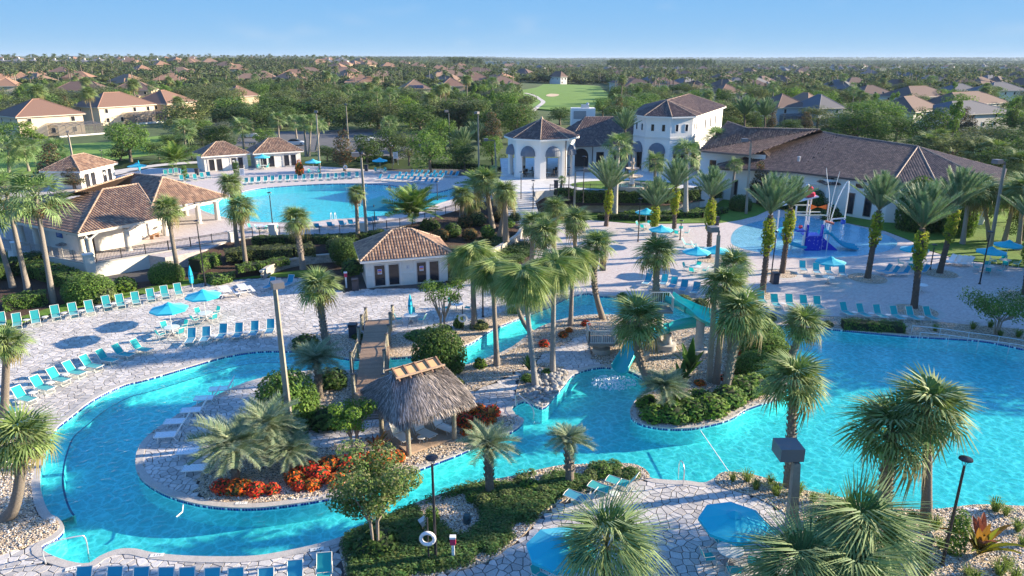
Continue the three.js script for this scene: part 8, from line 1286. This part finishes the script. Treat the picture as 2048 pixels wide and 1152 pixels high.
const midHouses = [[[362,166],[398,164], 'red', 'orange tan roof among the trees left of centre'],[[560,168],[622,165], 'orange', 'orange roof above the oaks, left one of the upper pair'],[[592,160],[640,158], 'tan', 'tan roof behind the orange one above the oaks'],[[692,186],[748,184], 'orange', 'orange roof with its gable toward the resort'],[[740,172],[792,170], 'tan', 'tan roof above the orange gable'],[[808,204],[858,202], 'tan', 'roof covered with blue solar panels among the oaks', true],[[884,196],[928,193], 'red', 'red roof right of the solar panels'],[[930,182],[985,178], 'red', 'stepped red brown roof left of the golf course'],[[880,168],[930,166], 'tan', 'tan roof left of the stepped red roof'],[[660,158],[700,157], 'brown', 'brown roof far above the oaks'],[[930,158],[985,157], 'brown', 'brown roof near the far end of the fairway'],[[1121,169],[1134,169], 'brown', 'white walled brown roofed house at the far end of the fairway']];
midHouses.forEach(([a, b, r, says, solar]) => house(a, b, 15, `house with ${says}`, { roof: r, wall: r === 'brown' ? 'white' : 'tan', h: 6.2, rise: 4.4, solar, level: 1.6 }));
house([1232,184],[1290,182],15, 'grey house with brown roof right of the fairway', { wall: 'grey', roof: 'brown', level: 1 }); house([1303,188],[1362,186],15, 'white house with solar panels right of the fairway', { wall: 'white', roof: 'brown', solar: true, level: 1 }); house([1382,198],[1422,196],14, 'grey house with brown roof above the tower', { wall: 'grey', roof: 'brown', level: 1 }); house([1440,212],[1492,210],14, 'brown house with tan roof right of the tower', { wall: 'tan', roof: 'red', level: 1 });
house([1552,250],[1612,248],13, 'blue grey house with a screened cage behind the long roof', { wall: 'grey', roof: 'brown', level: 0.5, lanai: [1,10,5] }); house([1612,245],[1650,243],12, 'white gabled house beside the screened cage', { wall: 'white', roof: 'tan', level: 0.5 }); house([1634,252],[1682,250],12, 'grey house with paired windows behind the long roof', { wall: 'grey', roof: 'grey', level: 0.5 }); house([1822,262],[1876,254],13, 'bright white house behind the green trees at the right', { wall: 'white', roof: 'brown', level: 0.5 }); house([1724,205],[1792,203],15, 'house with brown hip roof above the bright green trees', { wall: 'tan', roof: 'brown', h: 4.2, level: 0.5 }); house([1820,222],[1900,218],16, 'white house with several brown roofs at the right', { wall: 'white', roof: 'brown', level: 0.5, wing: [12,8,3.4] }); house([1906,262],[2020,256],17, 'large white house with dark roof at the right edge', { wall: 'white', roof: 'grey', h: 5, rise: 3.4, level: 0.5 }); house([1915,238],[2010,230],15, 'tan roofed house behind the large white house', { wall: 'white', roof: 'brown', h: 5, level: 0.5 }); house([1905,202],[1972,200],15, 'white house with grey hip roof at the right, left of the far pair', { wall: 'white', roof: 'grey', h: 4.5, level: 0.5 }); house([1980,205],[2060,200],16, 'white two storey house with grey roof at the right edge', { wall: 'white', roof: 'grey', level: 0.5 });
{ // white flats on the rise at the left
for (const [x0, y0, x1, y1, says] of [[86,128,180,127, 'leftmost block'],[224,128,306,127, 'middle block'],[340,126,412,125, 'right block'],[-20,126,52,126, 'block at the left edge'],[640,128,690,127, 'block at centre']]) {
const lv = 9, A = G(x0, y0 + 6, lv), k = Math.min(1,1000 / Math.hypot(A.x, A.z)), a = V(A.x * k, lv + 1, A.z * k), L = (x1 - x0) * a.distanceTo(camera.position) / LENS, t = thing('apartment_block', `white flats with grey roofs on the horizon at the left, ${says}`, 'building', a, 0.05), w = new MB().color([0.74,0.73,0.72]), r = new MB(), n = Math.max(2, Math.round(L / 18));
for (let i = 0; i < n; i++) { const x = L * (i + 0.5) / n, h = 8.5 + (i % 2) * 1.2; w.box(x, h / 2 - 1.5,-8 - (i % 2) * 2, L / n * 0.98, h + 3,16); hipMesh(r, L / n + 1.5,19, h, 3.2, x, -8 - (i % 2) * 2,[0.20,0.20,0.215]); for (let s = 0; s < 3; s++) for (let j = 0; j < 3; j++) { const f = new MB().color([0.10,0.11,0.14]).box(x + (j - 1) * L / n * 0.3,1.4 + s * 2.6,0.05 - (i % 2) * 2,2.2,1.5,0.14).build('window', MAT.paint, t); } w.color([0.74,0.73,0.72]).box(x + 2, h + 3.4,-8,1.4,1.6,1.4); }
w.build('wall', MAT.wall_far, t); r.build('roof', MAT.roof_far, t);
}
const t = thing('warehouse', 'pale long flat roofed building near the horizon', 'building', V(-45,1,-1650), 0.02); new MB().color([0.6,0.62,0.64]).box(0,7,0,120,15,40).build('wall', MAT.wall_far, t); new MB().color([0.7,0.72,0.74]).box(0,14.8,0,122,0.8,42).build('roof', MAT.wall_far, t);
}
// golf course and lawns
const fair = smooth(line([[1037,173],[1044,190],[1056,206],[1072,222],[1141,226],[1192,222],[1222,196],[1205,182],[1194,175],[1150,172],[1117,171],[1064,171]],0.8), 4);
struct('fairway', 'sunlit green fairway between the trees', new MB().flat(fair, 1.9).skirt(fair, -4,1.9).geo(), MAT.fairway);
{ const b = smooth(line([[1093,190],[1103,187.6],[1116,188.6],[1117,191],[1106,193.4],[1096,193]],1.9), 3); struct('sand_bunker', 'sand bunker with a rough rim on the fairway', new MB().color([1.3,1.0,0.7]).flat(b, 1.98).geo(), MAT.concrete); const p = offset(smooth(line([[1046,186],[1062,190],[1075,198],[1082,204],[1070,214],[1060,222]],1.9), 4, false), 0.0, false), q = offset(p, 2.2, false), m = new MB().color([1.2,1.15,1.1]); for (let i = 0; i + 1 < p.length; i++) m.quad(p[i].setY(1.97), p[i + 1].setY(1.97), q[i + 1].setY(1.97), q[i].setY(1.97)); struct('cart_path', 'pale cart path along the fairway', m.geo(), MAT.concrete); }
for (const [pts, says, lv] of [[[[-60,330],[0,300],[60,292],[160,287],[230,283],[345,268],[350,284],[335,306],[215,322],[120,345],[0,352]], 'sunny lawn behind the magnolia at the left', 1.47],[[[1860,158],[1920,155],[2060,153],[2060,163],[1960,164],[1880,163]], 'far green meadow at the right', 1.6],[[[1560,158],[1780,157],[1800,163],[1600,164]], 'far pale green meadow right of centre', 1.6],[[[1690,186],[1760,182],[1880,180],[1890,186],[1760,190],[1700,192]], 'green fairway before the right hand houses', 0.9],[[[1555,262],[1680,255],[1700,275],[1560,285]], 'lawn behind the long roof', 0.62]]) { const p = line(pts, lv); struct('lawn', says, new MB().flat(p, lv).geo(), MAT.fairway); }
// trees of the middle distance, each its own
{
const R = rng(202), blocked = (x, z) => {
const d = -z, px = 1024 + LENS * x / (d * 0.952 + 6.7), dep = Math.atan2(21, d) , py = 576 - LENS * Math.tan(PITCH - dep);
if (inside(fair, x, z)) return true;
for (const o of scene.children) if ((o.name.startsWith('house') || o.name.startsWith('apartment')) && Math.hypot(o.position.x + 8 - x, o.position.z - 7 - z) < 15) return true;
for (const o of scene.children) if (o.name.startsWith('house') && z > o.position.z && z < o.position.z + 55 && Math.abs(px - (1024 + LENS * (o.position.x + 9) / (-o.position.z * 0.952 + 6.7))) < 26) return true; // the photograph shows the houses clear of trees
if (px > 1020 && px < 1240 && d < 640 && d > 130) return !(px < 1034 || px > 1226);
if (px > 455 && px < 860 && d < 222) return true; if (px < 340 && d < 218) return true; if (px > 1000 && px < 1700 && d < 205) return true; if (px >= 1700 && d < 160) return true; if (px > 330 && px < 470 && d < 170) return true; if (d < 175) return R() < 0.4;
return false;
};
const says = { oak: 'dark rounded tree', olive: 'grey green rounded tree', grey: 'pale grey green tree', mid: 'fresh green tree', lime: 'yellow green tree', pine: 'narrow green tree', magnolia: 'dark conical magnolia' }, kinds = ['oak', 'oak', 'olive', 'olive', 'grey', 'mid', 'oak', 'lime', 'pine', 'magnolia', 'mid', 'olive']; let n = 0;
for (let i = 0; i < 7000 && n < 420; i++) {
const d = 165 + Math.pow(R(), 0.8) * 270, x = (R() - 0.5) * 1.62 * d, z = -d; if (blocked(x, z)) continue;
const k = kinds[Math.floor(R() * kinds.length)], h = (k === 'pine' ? 9 : 6.5) + R() * 5, w = k === 'pine' || k === 'magnolia' ? 5 + R() * 2.5 : 9 + R() * 8; const zone = x < -d * 0.33 ? 'among the houses at the left' : x < -d * 0.05 ? 'in the belt behind the parking lot' : x < d * 0.25 ? 'round the golf course' : 'among the houses at the right';
tree(k, V(x, land(x, z), z), h, w, `${says[k]} in the middle distance ${zone}`, `${says[k]}s ${zone}`); n++;
}
let m = 0; for (let i = 0; i < 600 && m < 70; i++) { const d = 210 + R() * 240, x = (R() - 0.5) * 1.6 * d, z = -d; if (blocked(x, z)) continue; const zone = x < 0 ? 'left of the golf course' : 'right of the golf course'; const b = V(x, land(x, z), z); palm(R() < 0.5 ? 'sabal' : 'washy', b, b.clone().add(V(0,7.5 + R() * 5,0)), 2.4 + R(), `tall palm in the middle distance ${zone}`, { far: true, group: `tall palms ${zone}` }); m++; }
}
{ // small houses far out: two kinds, each copied
const R = rng(303), protos_ = [];
const build = (roof, wall, label, p) => { const t = thing('far_house', label, 'house', p); new MB().color(wall).box(0,2.6,0,17,6.6,13).build('wall', MAT.wall_far, t); const r = new MB(); hipMesh(r, 19,15,5.9,4.2,0,0, roof); hipMesh(r, 9,9,5.0,2.8,4,5, shade(roof, 1.1)); r.build('roof', MAT.roof_far, t); for (const x of [-5,0,5]) new MB().color([0.08,0.09,0.11]).box(x, 2.6,6.53,1.6,1.5,0.1).build('window', MAT.paint, t); return t; };
let n = 0; for (let i = 0; i < 1600 && n < 175; i++) {
const d = 430 + Math.pow(R(), 1.3) * 1300, x = (R() - 0.5) * 1.5 * d, z = -d, px = 1024 + LENS * x / (d * 0.952 + 6.7); if (inside(fair, x, z) || (px > 1030 && px < 1230 && d < 700)) continue;
const left = px < 1000, v = left ? (R() < 0.6 ? 0 : 1) : (R() < 0.7 ? 2 : 3), p = V(x, land(x, z) + 0.2, z), label = ['tiny far house with orange roof among the trees at the left', 'tiny far house with tan roof among the trees at the left', 'tiny far house with brown roof among the trees at the right', 'tiny far house with grey roof among the trees at the right'][v], group = label.replace('house', 'houses'), turn = (R() - 0.5) * 1.6; n++;
if (!protos_[v]) { protos_[v] = build([ROOFS.orange, ROOFS.tan, ROOFS.brown, ROOFS.grey][v],[WALLS.tan, WALLS.cream, WALLS.white, WALLS.grey][v], label, p); protos_[v].userData.group = group; protos_[v].rotation.y = turn; } else copyOf(protos_[v], label, p, turn, 1, group);
}
}
{ // the woods that run out to the horizon
const R = rng(404), far = [0,1].map((v) => leafCloud(500 + v, { lumps: lumpy(60 + v, 6,4.2,6,2.2), n: 190, leaf: 0.72, pal: [[0.085,0.13,0.04],[0.12,0.17,0.05],[0.065,0.10,0.03]], shell: 0.5, squash: 0.8 })), blob = leafCloud(520, { lumps: lumpy(64,4,4.2,5,2), n: 48, leaf: 1.5, pal: [[0.09,0.135,0.045],[0.12,0.16,0.055]], shell: 0.4, squash: 0.8 });
const lists = [[],[],[]], hs = scene.children.filter((o) => /house|apartment/.test(o.name)).map((o) => o.position), cell = {}; for (const p of hs) (cell[Math.round(p.x / 30) + ',' + Math.round(p.z / 30)] ??= []).push(p);
const nearHouse = (x, z) => { for (let a = -1; a <= 1; a++) for (let b = -1; b <= 2; b++) for (const p of cell[(Math.round(x / 30) + a) + ',' + (Math.round(z / 30) - b)] ?? []) if (Math.abs(p.x - x) < 15 && z - p.z > -10 && z - p.z < 34) return true; return false; };
for (let i = 0; i < 60000; i++) {
const u = R(), d = 400 * Math.pow(22, u), x = (R() - 0.5) * 1.6 * d, z = -d, px = 1024 + LENS * x / (d * 0.952 + 6.7), patch = Math.sin(x * 0.004 + 2) * Math.sin(d * 0.0031) + 0.5 * Math.sin(x * 0.011 + d * 0.007);
if (inside(fair, x, z) || (px > 1030 && px < 1228 && d < 640)) continue; if (d > 900 && px > 1480 && patch > 0.25 && R() < 0.9) continue; if (d > 1500 && patch > 0.7) continue; if (d < 2200 && nearHouse(x, z)) continue;
const s = (0.75 + R() * 0.5) * (d > 3000 ? 1.7 : 1), k = d < 1100 ? i % 2 : 2; lists[k].push([x, land(x, z) - 0.6, z, [s * (0.9 + R() * 0.5), s * (0.55 + R() * 0.42), s * (0.9 + R() * 0.5)], R() * 6, jit(R, [1,1,1],0.35,0.15)]);
}
instanced('woods', 'far woods between the houses, rounded crowns', far[0], MAT.leaf, lists[0]); instanced('woods', 'far woods between the houses, broad crowns', far[1], MAT.leaf, lists[1]); instanced('woods', 'hazy woods that run out to the horizon', blob, MAT.leaf, lists[2]);
const palms = [], g = (() => { const m = new MB(); m.color([0.28,0.25,0.22]).tube([V(0,-1,0), V(0,9,0)],[0.26,0.18],5); for (let i = 0; i < 13; i++) { const a = i * 2.4, e = -0.5 + i * 0.13, b = V(0,9,0), md = V(1.4 * Math.cos(a) * Math.cos(e * 0.6), 9 + 1.3 * Math.sin(e) + 0.3,1.4 * Math.sin(a) * Math.cos(e * 0.6)), tp = V(2.4 * Math.cos(a), 8.4 + 1.7 * Math.sin(e), 2.4 * Math.sin(a)), s = V(-Math.sin(a), 0, Math.cos(a)).multiplyScalar(0.6); m.color([0.10,0.14,0.05]).tri(b, md.clone().add(s), md.clone().sub(s)).tri(md.clone().add(s), tp, md.clone().sub(s)); } return m.geo(); })();
for (let i = 0; i < 1500; i++) { const d = 420 + Math.pow(R(), 1.4) * 1200, x = (R() - 0.5) * 1.6 * d, z = -d, px = 1024 + LENS * x / (d * 0.952 + 6.7); if (inside(fair, x, z) || (px > 1030 && px < 1228 && d < 640)) continue; const s = 0.9 + R() * 0.5; palms.push([x, land(x, z), z, s, R() * 6, jit(R, [1,1,1],0.25)]); }
instanced('palm_grove', 'far palms rising from the woods', g, MAT.leaf, palms);
const grove = []; for (let i = 0; i < 160; i++) { const z = -1500 - R() * 160, x = lerp(205,415, R()); grove.push([x, land(x, z), z, [1.1,2.1 + R() * 0.5,1.1], R() * 6,[0.8,1,0.8]]); } for (let i = 0; i < 60; i++) { const z = -1300 - R() * 100, x = lerp(-110,-55, R()); grove.push([x, land(x, z), z, [1.1,1.7 + R() * 0.4,1.1], R() * 6,[0.9,1,0.8]]); } instanced('woods', 'tall stand of pines near the horizon', far[0], MAT.leaf, grove);
}
scene.fog = new THREE.FogExp2(new THREE.Color(0.62,0.78,1.0), 0.00007);
renderer.render(scene, camera);
